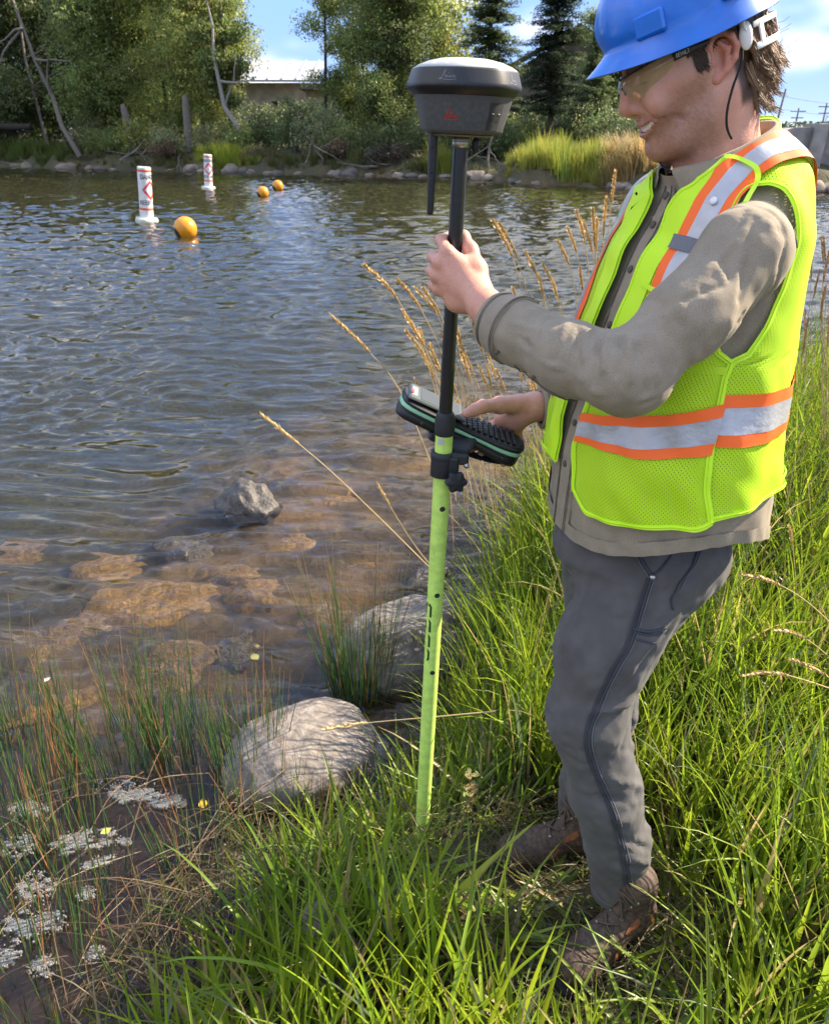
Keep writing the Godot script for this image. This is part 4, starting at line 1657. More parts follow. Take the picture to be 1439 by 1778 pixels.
func ear_field(s: float) -> Field:
	var f := Field.new()
	f.egg(Vector3(-0.014, 0.008, s * 0.0685), Vector3(0.018, 0.027, 0.0065), 0.004, Basis(Vector3.BACK, 0.28))
	f.egg(Vector3(-0.008, 0.004, s * 0.0765), Vector3(0.0085, 0.0135, 0.0080), -0.004)
	f.egg(Vector3(-0.013, 0.023, s * 0.0765), Vector3(0.0085, 0.0070, 0.0045), -0.003)
	f.chain([Vector3(-0.001, 0.010, s * 0.071), Vector3(0.0018, 0.024, s * 0.073), Vector3(-0.005, 0.034, s * 0.0755), Vector3(-0.017, 0.0355, s * 0.078), Vector3(-0.028, 0.027, s * 0.081), Vector3(-0.033, 0.012, s * 0.082), Vector3(-0.028, -0.002, s * 0.079), Vector3(-0.016, -0.013, s * 0.074), Vector3(-0.002, -0.020, s * 0.069)], [0.0032, 0.0038, 0.0040, 0.0042, 0.0043, 0.0043, 0.0042, 0.0048, 0.0058], 0.004)
	f.chain([Vector3(-0.012, 0.024, s * 0.0755), Vector3(-0.021, 0.012, s * 0.077), Vector3(-0.017, -0.004, s * 0.0745)], [0.0028, 0.0034, 0.0032], 0.005)
	f.egg(Vector3(0.001, 0.003, s * 0.0715), Vector3(0.0045, 0.0070, 0.0045), 0.004)
	f.egg(Vector3(-0.001, -0.019, s * 0.0685), Vector3(0.0085, 0.0085, 0.0055), 0.005)
	return f


func skin_color(p: Vector3) -> Color:
	var base := Color(0.77, 0.42, 0.30)
	var q := 0.5 + 0.5 * nf.get_noise_3d(p.x * 40.0, p.y * 40.0, p.z * 40.0)
	var c := base.lerp(Color(0.69, 0.32, 0.225), q)
	var s := absf(p.z)
	# redder nose, cheeks and ears
	c = c.lerp(Color(0.53, 0.17, 0.12), 0.5 * clampf(1.0 - p.distance_to(Vector3(0.113, -0.013, 0)) / 0.024, 0.0, 1.0))
	c = c.lerp(Color(0.55, 0.19, 0.135), 0.45 * clampf(1.0 - p.distance_to(Vector3(0.06, -0.02, signf(p.z) * 0.05)) / 0.035, 0.0, 1.0))
	# stubble
	var jaw := smoothstep(0.02, -0.045, p.y + 0.55 * (p.x - 0.065)) * smoothstep(-0.135, -0.10, p.y) * smoothstep(-0.005, 0.02, p.x)
	jaw = maxf(jaw, 0.8 * smoothstep(-0.028, -0.033, p.y) * smoothstep(0.075, 0.085, p.x) * smoothstep(-0.045, -0.04, p.y))
	var grain := 0.5 + 0.5 * nz.get_noise_3d(p.x * 420.0, p.y * 420.0, p.z * 420.0)
	c = c.lerp(Color(0.20, 0.125, 0.085), clampf(jaw * (0.30 + 0.40 * grain), 0.0, 0.7))
	# lips
	if p.x > 0.05 and p.y < -0.03 and p.y > -0.07:
		var least := 1.0
		for list in [lip_up, lip_low]:
			for i in list.size() - 1:
				least = minf(least, p.distance_to(Geometry3D.get_closest_point_to_segment(p, list[i], list[i + 1])))
		c = c.lerp(Color(0.50, 0.20, 0.165), 0.7 * smoothstep(0.0062, 0.0040, least))
		# inside of the mouth
		var q2: float = clampf((p.z + 0.051) / 0.102 * 12.0, 0.0, 11.999)
		var mid: Vector3 = (lip_up[int(q2)] + lip_low[int(q2)]) / 2.0
		if p.x < mid.x - 0.0025 and absf(p.y - mid.y) < (lip_up[int(q2)].y - lip_low[int(q2)].y) / 2.0 and absf(p.z) < 0.047:
			c = Color(0.14, 0.03, 0.026)
	# lashes and brow
	if absf(p.y - 0.0135) < 0.0012 and p.x > 0.078 and s > 0.022 and s < 0.043:
		c = Color(0.03, 0.02, 0.015)
	var brow := Vector3(p.x, p.y, s).distance_to(Vector3(0.09, 0.036, clampf(s, 0.012, 0.045)))
	if p.y > 0.030 and p.y < 0.040 and p.x > 0.075 and s > 0.010 and s < 0.048:
		c = c.lerp(Color(0.07, 0.04, 0.022), 0.75)
	# scalp under the hair
	var hair := smoothstep(0.036, 0.026, p.x - 0.10 * (p.y - 0.03)) * smoothstep(0.024, 0.032, p.y)
	hair = maxf(hair, smoothstep(-0.026, -0.034, p.x) * smoothstep(-0.075, -0.06, p.y) * (1.0 if s < 0.074 else 0.0))
	hair = maxf(hair, 0.7 * smoothstep(0.009, 0.016, p.x) * smoothstep(0.032, 0.024, p.x) * smoothstep(-0.002, 0.012, p.y) * (1.0 if s > 0.045 else 0.0))
	c = c.lerp(Color(0.045, 0.028, 0.018), 0.92 * hair)
	return c


func add_tinted(into: MB, part: MB, t: Transform3D, tint: Callable) -> void:
	for i in part.v.size():
		part.c[i] = tint.call(part.v[i])
	into.join(part, t)


func hand_tint(p: Vector3) -> Color:
	var q := 0.5 + 0.5 * nf.get_noise_3d(p.x * 45.0, p.y * 45.0, p.z * 45.0)
	var fine := nz.get_noise_3d(p.x * 260.0, p.y * 260.0, p.z * 260.0)
	return Color(0.74, 0.40, 0.285).lerp(Color(0.66, 0.295, 0.205), q) * (1.0 + 0.07 * fine)


func left_hand() -> Field:
	var f := Field.new()
	# from the cuff over the wrist into the back of the hand
	f.chain([P(905, 588, 1.265), P(872, 560, 1.300), P(846, 536, 1.332)], [0.031, 0.030, 0.0285], 0.02)
	f.cap(P(846, 536, 1.332), P(812, 500, 1.372), 0.0265, 0.026, 0.02)
	var m := [P(776, 438, 1.388), P(764, 457, 1.386), P(759, 479, 1.388), P(762, 502, 1.394)]
	var w := [P(830, 500, 1.362), P(828, 510, 1.358), P(830, 524, 1.356), P(836, 536, 1.358)]
	for i in 4:
		f.cap(w[i], m[i], 0.0150, [0.0120, 0.0125, 0.0118, 0.0105][i], 0.014)
	f.egg(P(800, 492, 1.380), Vector3(0.030, 0.034, 0.016), 0.016)
	f.egg(P(800, 528, 1.378), Vector3(0.026, 0.016, 0.018), 0.016)
	# fingers closing round the far side of the pole
	var pip := [P(765, 417, 1.418), P(752, 447, 1.422), P(748, 471, 1.424), P(751, 495, 1.426)]
	var dip := [P(781, 411, 1.450), P(768, 441, 1.455), P(764, 466, 1.456), P(766, 491, 1.454)]
	var tip := [P(802, 416, 1.450), P(792, 444, 1.452), P(788, 470, 1.453), P(786, 494, 1.450)]
	for i in 4:
		var r: float = [0.0100, 0.0102, 0.0098, 0.0088][i]
		f.chain([m[i], pip[i], dip[i], tip[i]], [r * 1.10, r * 1.02, r * 0.9, r * 0.8], 0.004)
		f.egg(m[i] + (m[i] - w[i]).normalized() * 0.002 + Vector3(0, 0.0, 0.003), Vector3.ONE * r * 1.12, 0.008)
	# thumb along the near side of the pole and round it
	f.chain([P(838, 512, 1.362), P(829, 468, 1.384), P(817, 434, 1.412), P(804, 412, 1.434), P(792, 408, 1.448)], [0.0185, 0.0150, 0.0112, 0.0098, 0.0082], 0.012)
	f.cap(P(820, 462, 1.384), P(790, 452, 1.388), 0.010, 0.010, 0.016)
	return f


func right_hand() -> Field:
	var f := Field.new()
	f.chain([P(962, 706, 1.589), P(926, 706, 1.583), P(902, 718, 1.582)], [0.029, 0.0275, 0.028], 0.02)
	f.egg(P(886, 726, 1.590), Vector3(0.036, 0.024, 0.028), 0.02)
	# thumb lying on the keys
	f.chain([P(903, 702, 1.572), P(868, 703, 1.548), P(838, 706, 1.516), P(824, 712, 1.500), P(809, 718, 1.487)], [0.0220, 0.0165, 0.0122, 0.0116, 0.0096], 0.010)
	f.egg(P(838, 705, 1.516), Vector3.ONE * 0.0130, 0.005)
	f.egg(P(866, 706, 1.548), Vector3.ONE * 0.0152, 0.006)
	# fingers under the controller, their tips showing below it
	var m := [P(858, 738, 1.612), P(870, 748, 1.614), P(884, 756, 1.610), P(898, 760, 1.604)]
	var k := [P(832, 772, 1.592), P(848, 784, 1.592), P(866, 794, 1.590), P(884, 800, 1.585)]
	var t := [P(814, 781, 1.512), P(834, 789, 1.512), P(852, 797, 1.535), P(874, 804, 1.545)]
	for i in 4:
		f.cap(P(892, 732, 1.585), m[i], 0.016, 0.012, 0.014)
		f.chain([m[i], k[i], t[i]], [0.0110, 0.0100, 0.0088], 0.004)
	return f


func make_person() -> void:
	var person := thing("person", "smiling man in a yellow mesh safety vest, tan shirt and grey trousers on the bank", "person", Vector3(0.44, 0, -1.28))
	person.position = Vector3.ZERO
	skin_mat = painted(0.5)
	skin_mat.subsurf_scatter_enabled = true
	skin_mat.subsurf_scatter_strength = 0.12
	skin_mat.albedo_texture = noise_tex(0.16, 0.84, 1.0, 3, 256, 19)
	skin_mat.heightmap_enabled = true
	skin_mat.uv1_triplanar = true
	skin_mat.uv1_scale = Vector3.ONE * 14.0
	skin_mat.heightmap_texture = noise_tex(0.06, 0.0, 1.0, 4)
	skin_mat.heightmap_scale = 0.035
	# ---- body
	var pc := deg_to_rad(22.0)
	head_frame = Transform3D(Basis(Vector3(-cos(pc), -sin(pc), 0), Vector3(-sin(pc), cos(pc), 0), Vector3(0, 0, -1)), Vector3(0.428, 1.69, -1.35))
	var body := MB.new()
	var part := MB.new()
	skull = head_field()
	skull.build(0.0030, part)
	add_tinted(body, part, head_frame, skin_color)
	for s in [-1.0, 1.0]:
		part = MB.new()
		ear_field(s).build(0.0019, part)
		add_tinted(body, part, head_frame, func(q: Vector3) -> Color: return skin_color(q).lerp(Color(0.66, 0.21, 0.15), 0.5))
	for hand in [left_hand(), right_hand()]:
		part = MB.new()
		hand.build(0.0026, part)
		add_tinted(body, part, Transform3D(), hand_tint)
	var f := Field.new()
	f.cap(Vector3(0.47, 0.98, -1.345), Vector3(0.485, 1.40, -1.355), 0.10, 0.09, 0.05)
	f.cap(Vector3(0.485, 1.40, -1.355), Vector3(0.472, 1.53, -1.35), 0.07, 0.045, 0.05)
	f.chain([Vector3(0.48, 1.42, -1.42), Vector3(0.505, 1.42, -1.255), P(1200, 545, 1.115), P(1085, 655, 1.085), P(905, 588, 1.265)], [0.05, 0.04, 0.036, 0.034, 0.028], 0.03)
	f.chain([Vector3(0.45, 1.40, -1.48), Vector3(0.38, 1.14, -1.63), P(962, 706, 1.589)], [0.05, 0.038, 0.027], 0.03)
	f.chain([P(1120, 985, 1.28), P(1018, 1245, 1.20), P(1075, 1560, 1.17)], [0.09, 0.05, 0.035], 0.03)
	f.chain([P(1065, 980, 1.42), P(1040, 1225, 1.42), P(1010, 1440, 1.38)], [0.08, 0.05, 0.035], 0.03)
	part = MB.new()
	f.build(0.014, part)
	add_tinted(body, part, Transform3D(), hand_tint)
	obj("body", body.mesh(), skin_mat, person)
	face_details(person)
	shirt(person)
	vest(person)
	trousers(person)
	boots(person)


func in_head(mb: MB) -> ArrayMesh:
	for i in mb.v.size():
		mb.v[i] = head_frame * mb.v[i]
	return mb.mesh()


func face_details(person: Node3D) -> void:
	# upper teeth behind the parted lips
	var enamel := mat(0.78, 0.72, 0.60, 0.25)
	var teeth := MB.new()
	for i in 14:
		var z := (i - 6.5) * 0.0062
		var u := z / 0.051
		var k := clampf((z + 0.051) / 0.102 * 12.0, 0.0, 11.999)
		var up: Vector3 = lip_up[int(k)].lerp(lip_up[int(k) + 1], k - int(k))
		var slope: float = (lip_up[int(k) + 1].x - lip_up[int(k)].x) / 0.0085
		var h := 0.0120 - 0.0055 * u * u
		var tooth := MB.new()
		tooth.box(Vector3.ZERO, Vector3(0.004, h, 0.0060), Basis(), 0.0012)
		teeth.join(tooth, Transform3D(Basis(Vector3.UP, atan(slope)), Vector3(up.x - 0.0024, up.y - h * 0.5 + 0.0004, z)))
	obj("teeth", in_head(teeth), enamel, person)
	# hair: curling locks at the nape, short hair before the ear
	var hair := painted(0.55)
	var mb := MB.new()
	for i in 150:
		var s := -1.0 if i % 5 < 3 else 1.0
		var a := rnd(0.0, 1.0)
		var y := lerpf(-0.060, 0.050, pow(rnd(0, 1), 0.8))
		var ang := lerpf(0.28, 1.0, a) * PI / 2.0
		# round the back of the skull from behind the ear to the middle of the nape
		var root := Vector3(-0.012 - 0.090 * sin(ang), y, s * 0.069 * cos(ang))
		if y < 0.0:
			root.x += 0.45 * -y
			root.z *= 1.0 + 2.2 * y
		var out := Vector3(root.x + 0.012, 0, root.z * 1.5).normalized()
		var len := rnd(0.036, 0.060) * (1.0 if y < 0.03 else 0.8)
		var curl := rnd(-0.2, 1.0) * smoothstep(0.045, -0.02, y)
		var sway := Vector3(rnd(-0.35, 0.1), 0, rnd(-0.35, 0.35))
		var tone := Color(0.20, 0.125, 0.070).lerp(Color(0.38, 0.25, 0.14), pow(rnd(0, 1), 2.0)) * rnd(0.75, 1.2)
		var axis := []
		var p := root + out * 0.001
		var d := (out * 0.10 + Vector3(-0.05, -1.0, 0) + sway * 0.3).normalized()
		var wave := rnd(0, TAU)
		for j in 7:
			axis.append(p)
			p += d * len / 6.0
			d = (d + out * (0.16 * curl * j / 3.0 + 0.10 * sin(wave + j * 1.3)) + sway * 0.14 + Vector3(0, 0.05 * curl, 0)).normalized()
		for k in 26:
			var off := Vector3(rnd(-1, 1), rnd(-1, 1), rnd(-1, 1)) * 0.0044
			var pts := []
			var cut := rnd(0.75, 1.0)
			var fray := Vector3(rnd(-1, 1), rnd(-1, 1), rnd(-1, 1)) * 0.004
			for j in 7:
				var f := j / 6.0
				pts.append(root.lerp(axis[j], cut) + off * (1.0 - 0.55 * f) + fray * f * f)
			mb.col = tone * rnd(0.75, 1.3)
			mb.tube(pts, [0.0005, 0.0006, 0.0006, 0.0005, 0.0005, 0.0004, 0.0002], 3, false)
	# a few loose hairs that stand off at the back
	for i in 24:
		var root := Vector3(rnd(-0.108, -0.085), rnd(-0.045, 0.02), rnd(-0.03, 0.03))
		var d := Vector3(rnd(-1.0, -0.5), rnd(-0.5, 0.5), rnd(-0.3, 0.3)).normalized()
		var pts := []
		var p := root
		for j in 6:
			pts.append(p)
			p += d * rnd(0.005, 0.010)
			d = (d + Vector3(rnd(-0.2, 0.2), rnd(-0.1, 0.45), rnd(-0.2, 0.2))).normalized()
		mb.col = Color(0.26, 0.17, 0.095)
		mb.tube(pts, [0.00035], 3, false)
	for i in 620:
		for s in [-1.0, 1.0]:
			var y := rnd(0.004, 0.046)
			var x := rnd(0.010, 0.027) if y < 0.026 else rnd(-0.012, 0.036)
			var z := 0.085
			for k in 14:
				z -= maxf(skull.f(Vector3(x, y, z)) * 0.9, 0.0)
			if rnd(0, 1) < 0.35 and y < 0.012:
				continue
			var root := Vector3(x, y, s * (z + 0.0002))
			mb.col = Color(0.05, 0.03, 0.018) * rnd(0.6, 1.6)
			var d := Vector3(rnd(-0.7, -0.1), -1.0, s * 0.12).normalized() * rnd(0.007, 0.013)
			mb.tube([root, root + d * 0.5 + Vector3(0, 0, s * 0.0008), root + d], [0.0006, 0.0005, 0.0002], 3, false)
	obj("hair", in_head(mb), hair, person)


func shirt_hem(phi: float) -> float:
	var s := sin(deg_to_rad(phi))
	return 0.34 + 0.36 * s * s


func shirt(person: Node3D) -> void:
	var weave := noise_tex(0.35, 0.66, 1.0, 2, 256, 21)
	var wear := noise_tex(0.015, 0.86, 1.0, 6, 256, 22)
	var cloth := rough_mat(0.48, 0.395, 0.285, 0.92, wear, weave, 6.0, 0.09)
	cloth.detail_enabled = true
	cloth.detail_albedo = weave
	cloth.detail_blend_mode = BaseMaterial3D.BLEND_MODE_MUL
	cloth.rim_enabled = true
	cloth.rim = 0.25
	cloth.rim_tint = 0.6
	var dark := mat(0.10, 0.085, 0.065, 0.9)
	var thread := mat(0.34, 0.29, 0.22, 0.9)
	var mb := MB.new()
	var rows := []
	for j in 81:
		var row := []
		for i in 96:
			var phi := 360.0 * i / 96.0
			var t := lerpf(shirt_hem(phi), 8.0, j / 80.0)
			var p := torso(phi, t)
			var w := 0.004 * nz.get_noise_3d(p.x * 14.0, p.y * 5.0, p.z * 14.0) + 0.003 * nz.get_noise_3d(p.x * 25.0, p.y * 14.0, p.z * 25.0)
			row.append(torso(phi, t, w))
		rows.append(row)
	mb.grid(rows, true)
	# sleeves
	var left := Field.new()
	left.chain([Vector3(0.510, 1.460, -1.240), P(1290, 440, 1.165), P(1200, 545, 1.115), P(1092, 645, 1.085)], [0.058, 0.059, 0.056, 0.053], 0.03)
	left.chain([P(1092, 650, 1.085), P(985, 622, 1.170), P(905, 580, 1.258), P(848, 550, 1.318)], [0.054, 0.052, 0.046, 0.042], 0.03)
	left.egg(P(1078, 662, 1.078), Vector3(0.052, 0.036, 0.044), 0.03)
	var part := MB.new()
	left.build(0.0045, part)
	var cuff_at := P(859, 560, 1.304)
	var arm_dir := (P(848, 550, 1.318) - P(905, 580, 1.258)).normalized()
	cut_open(part, cuff_at, arm_dir)
	var fold := func(a: Array, w: float, h: float) -> Array:
		return [left.seen(a[0], a[1], 0.0), left.seen(a[2], a[3], 0.0), w, h]
	var folds := [
		fold.call([1060, 583, 1048, 640], 0.010, 0.011), fold.call([1042, 580, 1036, 622], 0.007, -0.010), fold.call([1078, 588, 1070, 650], 0.007, -0.010), fold.call([1092, 592, 1092, 660], 0.010, 0.009),
		fold.call([1022, 574, 1014, 622], 0.009, 0.008), fold.call([1006, 570, 998, 610], 0.006, -0.007), fold.call([985, 564, 968, 604], 0.009, 0.006), fold.call([950, 553, 930, 590], 0.008, -0.005),
		fold.call([1108, 600, 1118, 680], 0.008, -0.008), fold.call([1124, 580, 1142, 660], 0.010, 0.007), fold.call([1150, 555, 1172, 640], 0.008, -0.006), fold.call([1180, 530, 1205, 620], 0.011, 0.006),
		fold.call([1220, 500, 1240, 590], 0.009, -0.006), fold.call([1250, 470, 1262, 580], 0.011, 0.006), fold.call([1285, 400, 1150, 560], 0.012, 0.005), fold.call([1310, 380, 1282, 520], 0.010, -0.006),
		fold.call([1335, 390, 1308, 540], 0.011, 0.006), fold.call([1355, 400, 1335, 540], 0.009, -0.006), fold.call([905, 605, 1010, 660], 0.008, 0.005), fold.call([890, 560, 940, 572], 0.008, 0.004),
		fold.call([1030, 680, 1130, 690], 0.010, 0.006), fold.call([900, 585, 960, 630], 0.006, -0.005), fold.call([1120, 700, 1200, 655], 0.008, -0.006), fold.call([1225, 615, 1290, 545], 0.008, -0.006)]
	for q in folds:
		q[3] *= 1.0
	crumple(part, folds, 0.0022)
	mb.join(part)
	var right := Field.new()
	right.chain([Vector3(0.44, 1.44, -1.49), Vector3(0.385, 1.14, -1.63), P(985, 705, 1.592), P(925, 708, 1.583)], [0.066, 0.056, 0.045, 0.040], 0.03)
	part = MB.new()
	right.build(0.0075, part)
	var rdir := (P(925, 708, 1.583) - P(985, 705, 1.592)).normalized()
	cut_open(part, P(940, 707, 1.585), rdir)
	crumple(part, [], 0.003)
	mb.join(part)
	var o := obj("shirt", mb.mesh(), cloth, person)
	# cuffs with two rows of stitches each
	for a in [[left, cuff_at, -arm_dir, 0.052], [right, P(940, 707, 1.585), -rdir, 0.05]]:
		var fl: Field = a[0]
		var c: Vector3 = a[1]
		var ax: Vector3 = a[2]
		var cuff := band(fl, c - ax * 0.003, ax * a[3], 0.0045)
		crumple(cuff, [], 0.0012)
		obj("cuff", cuff.mesh(), cloth, o)
		for h in [0.005, 0.009, a[3] - 0.008, a[3] - 0.004]:
			var st := MB.new()
			var ring := ring_on(fl, c + ax * h, ax, 0.0050, 40)
			ring.append(ring[0])
			st.tube(ring, [0.0007], 4, false)
			obj("stitching", st.mesh(), dark, o)
	for q in [[862, 612], [924, 656]]:
		var bt := MB.new()
		bt.ball(left.seen(q[0], q[1], 0.004), Vector3(0.0042, 0.0042, 0.003), Basis(), 12, 6)
		obj("button", bt.mesh(), dark, o)
	# seam of the sleeve placket
	var seam := MB.new()
	seam.tube(seen_path(left, [Vector2(893, 633), Vector2(920, 655), Vector2(960, 680), Vector2(1000, 697)], 0.0015, 4, folds, 0.0022), [0.0013], 5)
	obj("stitching", seam.mesh(), dark, o)
	seam = MB.new()
	seam.tube(seen_path(left, [Vector2(1318, 345), Vector2(1345, 352), Vector2(1372, 380), Vector2(1384, 430)], 0.001, 4, folds, 0.0022), [0.0016], 5)
	obj("stitching", seam.mesh(), dark, o)
	# front placket with buttons
	var pk := MB.new()
	rows = []
	for j in 50:
		var t := lerpf(0.35, 7.0, j / 49.0)
		var mid := lerpf(-5.0, 0.5, clampf(t / 3.0, 0.0, 1.0))
		var row := []
		for k in [[-5.5, 0.0], [-5.2, 0.0045], [-2.5, 0.0052], [2.5, 0.0052], [5.2, 0.0045], [5.5, 0.0]]:
			row.append(torso(mid + k[0], t, k[1] + 0.0018 * nz.get_noise_2d(t * 9.0, k[0] * 0.3)))
		rows.append(row)
	pk.grid(rows)
	obj("placket", pk.mesh(), cloth, o)
	for side in [-4.4, -3.6, 3.6, 4.4]:
		var st := MB.new()
		var pts := []
		for j in 50:
			var t := lerpf(0.35, 7.0, j / 49.0)
			pts.append(torso(lerpf(-5.0, 0.5, clampf(t / 3.0, 0.0, 1.0)) + side, t, 0.0058))
		st.tube(pts, [0.0007], 4)
		obj("stitching", st.mesh(), dark, o)
	for q in [[0.3, 6.3], [0.3, 5.15], [0.3, 3.85], [0.0, 3.1], [-1.5, 2.1], [-3.0, 1.2]]:
		var bt := MB.new()
		bt.ball(Vector3.ZERO, Vector3(0.0062, 0.0062, 0.0028), Basis(), 14, 6)
		var b := obj("button", bt.mesh(), dark, o)
		b.position = torso(q[0], q[1], 0.007)
		b.basis = Basis(Quaternion(Vector3.BACK, torso_out(q[0], q[1])))
	# collar: stand round the neck, turned down outside
	var cl := MB.new()
	rows = []
	for k in [[7.6, -0.008, 0.0], [7.85, -0.006, 0.004], [8.0, -0.004, 0.008], [8.0, 0.001, 0.010], [7.95, 0.006, 0.006], [7.7, 0.008, 0.002], [7.4, 0.008, 0.001], [7.1, 0.008, 0.0]]:
		var row := []
		for i in 61:
			var phi := lerpf(15.0, 345.0, i / 60.0)
			var t: float = k[0]
			# the points hang lower in front
			if t < 7.4:
				t -= 0.55 * pow(absf(cos(deg_to_rad(phi / 2.0))), 6.0)
			row.append(torso(phi, t, k[1]) + Vector3(0, k[2], 0))
		rows.append(row)
	cl.grid(rows)
	crumple(cl, [], 0.0015)
	obj("collar", cl.mesh(), cloth, o)
	# hem
	var hem := MB.new()
	rows = []
	for k in [[0.14, 0.0025], [0.0, 0.0035], [-0.01, 0.002], [0.0, -0.004]]:
		var row := []
		for i in 96:
			var phi := 360.0 * i / 96.0
			var p := torso(phi, shirt_hem(phi) + maxf(k[0], 0.0), k[1] + 0.003 * nz.get_noise_2d(cos(TAU * i / 96.0) * 5.0, sin(TAU * i / 96.0) * 5.0))
			row.append(p + Vector3(0, minf(k[0], 0.0) * 0.1, 0))
		rows.append(row)
	hem.grid(rows, true)
	obj("hem", hem.mesh(), cloth, o)


func mesh_fabric() -> ImageTexture:
	# one repeat of the knitted mesh: two small oval holes, staggered
	var im := Image.create(64, 64, false, Image.FORMAT_RGBA8)
	for y in 64:
		for x in 64:
			var a := 1.0
			for c in [Vector2(16, 16), Vector2(48, 48)]:
				if Vector2((x + 0.5 - c.x) / 6.5, (y + 0.5 - c.y) / 9.0).length() < 1.0:
					a = 0.0
			var k := 0.93 + 0.07 * sin(TAU * x / 8.0) * sin(TAU * y / 8.0)
			im.set_pixel(x, y, Color(k, k, k, a))
	return ImageTexture.create_from_image(im)


func vest(person: Node3D) -> void:
	var lime := mat(0.60, 0.93, 0.014, 0.75)
	lime.albedo_texture = mesh_fabric()
	lime.transparency = BaseMaterial3D.TRANSPARENCY_ALPHA_SCISSOR
	lime.alpha_scissor_threshold = 0.5
	lime.uv1_scale = Vector3(1.0 / 0.0068, 1.0 / 0.0068, 1)
	lime.cull_mode = BaseMaterial3D.CULL_DISABLED
	lime.backlight_enabled = true
	lime.backlight = Color(0.5, 0.5, 0.5)
	var edge := mat(0.60, 0.95, 0.014, 0.6)
	edge.backlight_enabled = true
	edge.backlight = Color(0.4, 0.4, 0.4)
	var orange := mat(1.0, 0.15, 0.014, 0.6)
	var silver := rough_mat(0.52, 0.52, 0.55, 0.36, noise_tex(0.02, 0.86, 1.0), noise_tex(0.05, 0.0, 1.0, 3), 5.0, 0.08)
	silver.metallic = 0.25
	var web := rough_mat(0.26, 0.26, 0.29, 0.8, noise_tex(0.3, 0.6, 1.0, 1), null, 8.0, 0.0)
	var seam_at := func(t: float) -> float: return lerpf(79.0, 66.0, clampf((t - 0.7) / 2.3, 0.0, 1.0))
	var hole := func(t: float) -> float: return 24.0 * sqrt(maxf(0.0, 1.0 - pow((t - 4.70) / 1.75, 2.0)))
	var near_edge := func(t: float) -> float:
		var q := [[0.6, 16.0], [0.75, 9.0], [1.0, 6.0], [1.85, 4.0], [2.4, 5.0], [3.3, 6.0], [3.8, 8.0], [5.65, 10.0], [6.4, 18.0], [7.15, 36.0], [7.6, 58.0], [8.0, 75.0]]
		for i in q.size() - 1:
			if t <= q[i + 1][0]:
				return lerpf(q[i][1], q[i + 1][1], clampf((t - q[i][0]) / (q[i + 1][0] - q[i][0]), 0.0, 1.0))
		return 75.0
	var front_out := func(t: float) -> float:
		if t < 2.95:
			return seam_at.call(t)
		if t < 6.45:
			return 68.0 - hole.call(t)
		return lerpf(68.0, 84.0, clampf((t - 6.45) / 0.6, 0.0, 1.0))
	var back_in := func(t: float) -> float:
		if t < 2.95:
			return seam_at.call(t) - 5.0
		if t < 6.45:
			return 68.0 + hole.call(t)
		return lerpf(68.0, 84.0, clampf((t - 6.45) / 0.6, 0.0, 1.0))
	var far_in := func(t: float) -> float:
		return -8.0 - maxf(0.0, t - 6.0) * 14.0
	var far_out := func(t: float) -> float:
		if t < 2.95:
			return -70.0
		if t < 6.45:
			return -68.0 + hole.call(t)
		return -84.0
	var back_far := func(t: float) -> float:
		if t < 2.95:
			return 292.0
		if t < 6.45:
			return 292.0 - hole.call(t)
		return 276.0
	var mb := MB.new()
	# hems as functions of the way from one edge of a panel to the other
	var front_hem := func(u: float) -> float: return lerpf(0.76, 0.99, u) + 0.20 * pow(maxf(0.0, 1.0 - u * 7.0), 2.0) + 0.10 * pow(maxf(0.0, u * 8.0 - 7.0), 2.0)
	var back_hem := func(u: float) -> float: return 1.12 + 0.33 * smoothstep(0.0, 0.25, u) - 0.3 * smoothstep(0.75, 1.0, u)
	var far_hem_line := func(u: float) -> float: return 1.16 + 0.1 * u
	vest_sheet(mb, front_hem, 7.95, near_edge, front_out, 130, 40, 0.004)
	vest_sheet(mb, back_hem, 7.95, back_in, back_far, 120, 70, 0.0)
	vest_sheet(mb, far_hem_line, 7.6, far_in, far_out, 110, 26, 0.002)
	var o := obj("safety_vest", mb.mesh(), lime, person)
	var sub := func(called: String, m: MB, material: Material) -> void: obj(called, m.mesh(), material, o)
	# bound edges
	var run := func(f: Callable, t0: float, t1: float, n: int) -> Array:
		var out := []
		for i in n + 1:
			var t := lerpf(t0, t1, i / float(n))
			out.append(Vector2(f.call(t), t))
		return out
	for e in [[near_edge, 0.92, 7.95, 60, 0.006], [front_out, 1.08, 2.95, 14, 0.006], [front_out, 2.95, 6.45, 40, 0.006], [back_in, 2.95, 6.45, 40, 0.003], [far_in, 1.16, 7.6, 40, 0.004], [far_out, 2.95, 6.45, 30, 0.004]]:
		var path: Array = run.call(e[0], e[1], e[2], e[3])
		sub.call("edge_binding", vest_strip(path, -0.0045, 0.0045, e[4]), edge)
		sub.call("edge_binding", vest_cord(path, 0.0013, e[4] + 0.0003, 1), edge)
	var level := func(_u: float) -> float: return 7.93
	for e in [[near_edge, front_out, front_hem, 0.006], [back_in, back_far, back_hem, 0.003], [far_in, far_out, far_hem_line, 0.004], [back_in, back_far, level, 0.003]]:
		var path := []
		for i in 61:
			var t: float = e[2].call(i / 60.0)
			path.append(Vector2(lerpf(e[0].call(t), e[1].call(t), i / 60.0), t))
		sub.call("edge_binding", vest_strip(path, -0.0045, 0.0045, e[3]), edge)
		sub.call("edge_binding", vest_cord(path, 0.0014, e[3], 1), edge)
	# plain solid facing along the front opening, and the pocket top
	var facing := MB.new()
	var frows := []
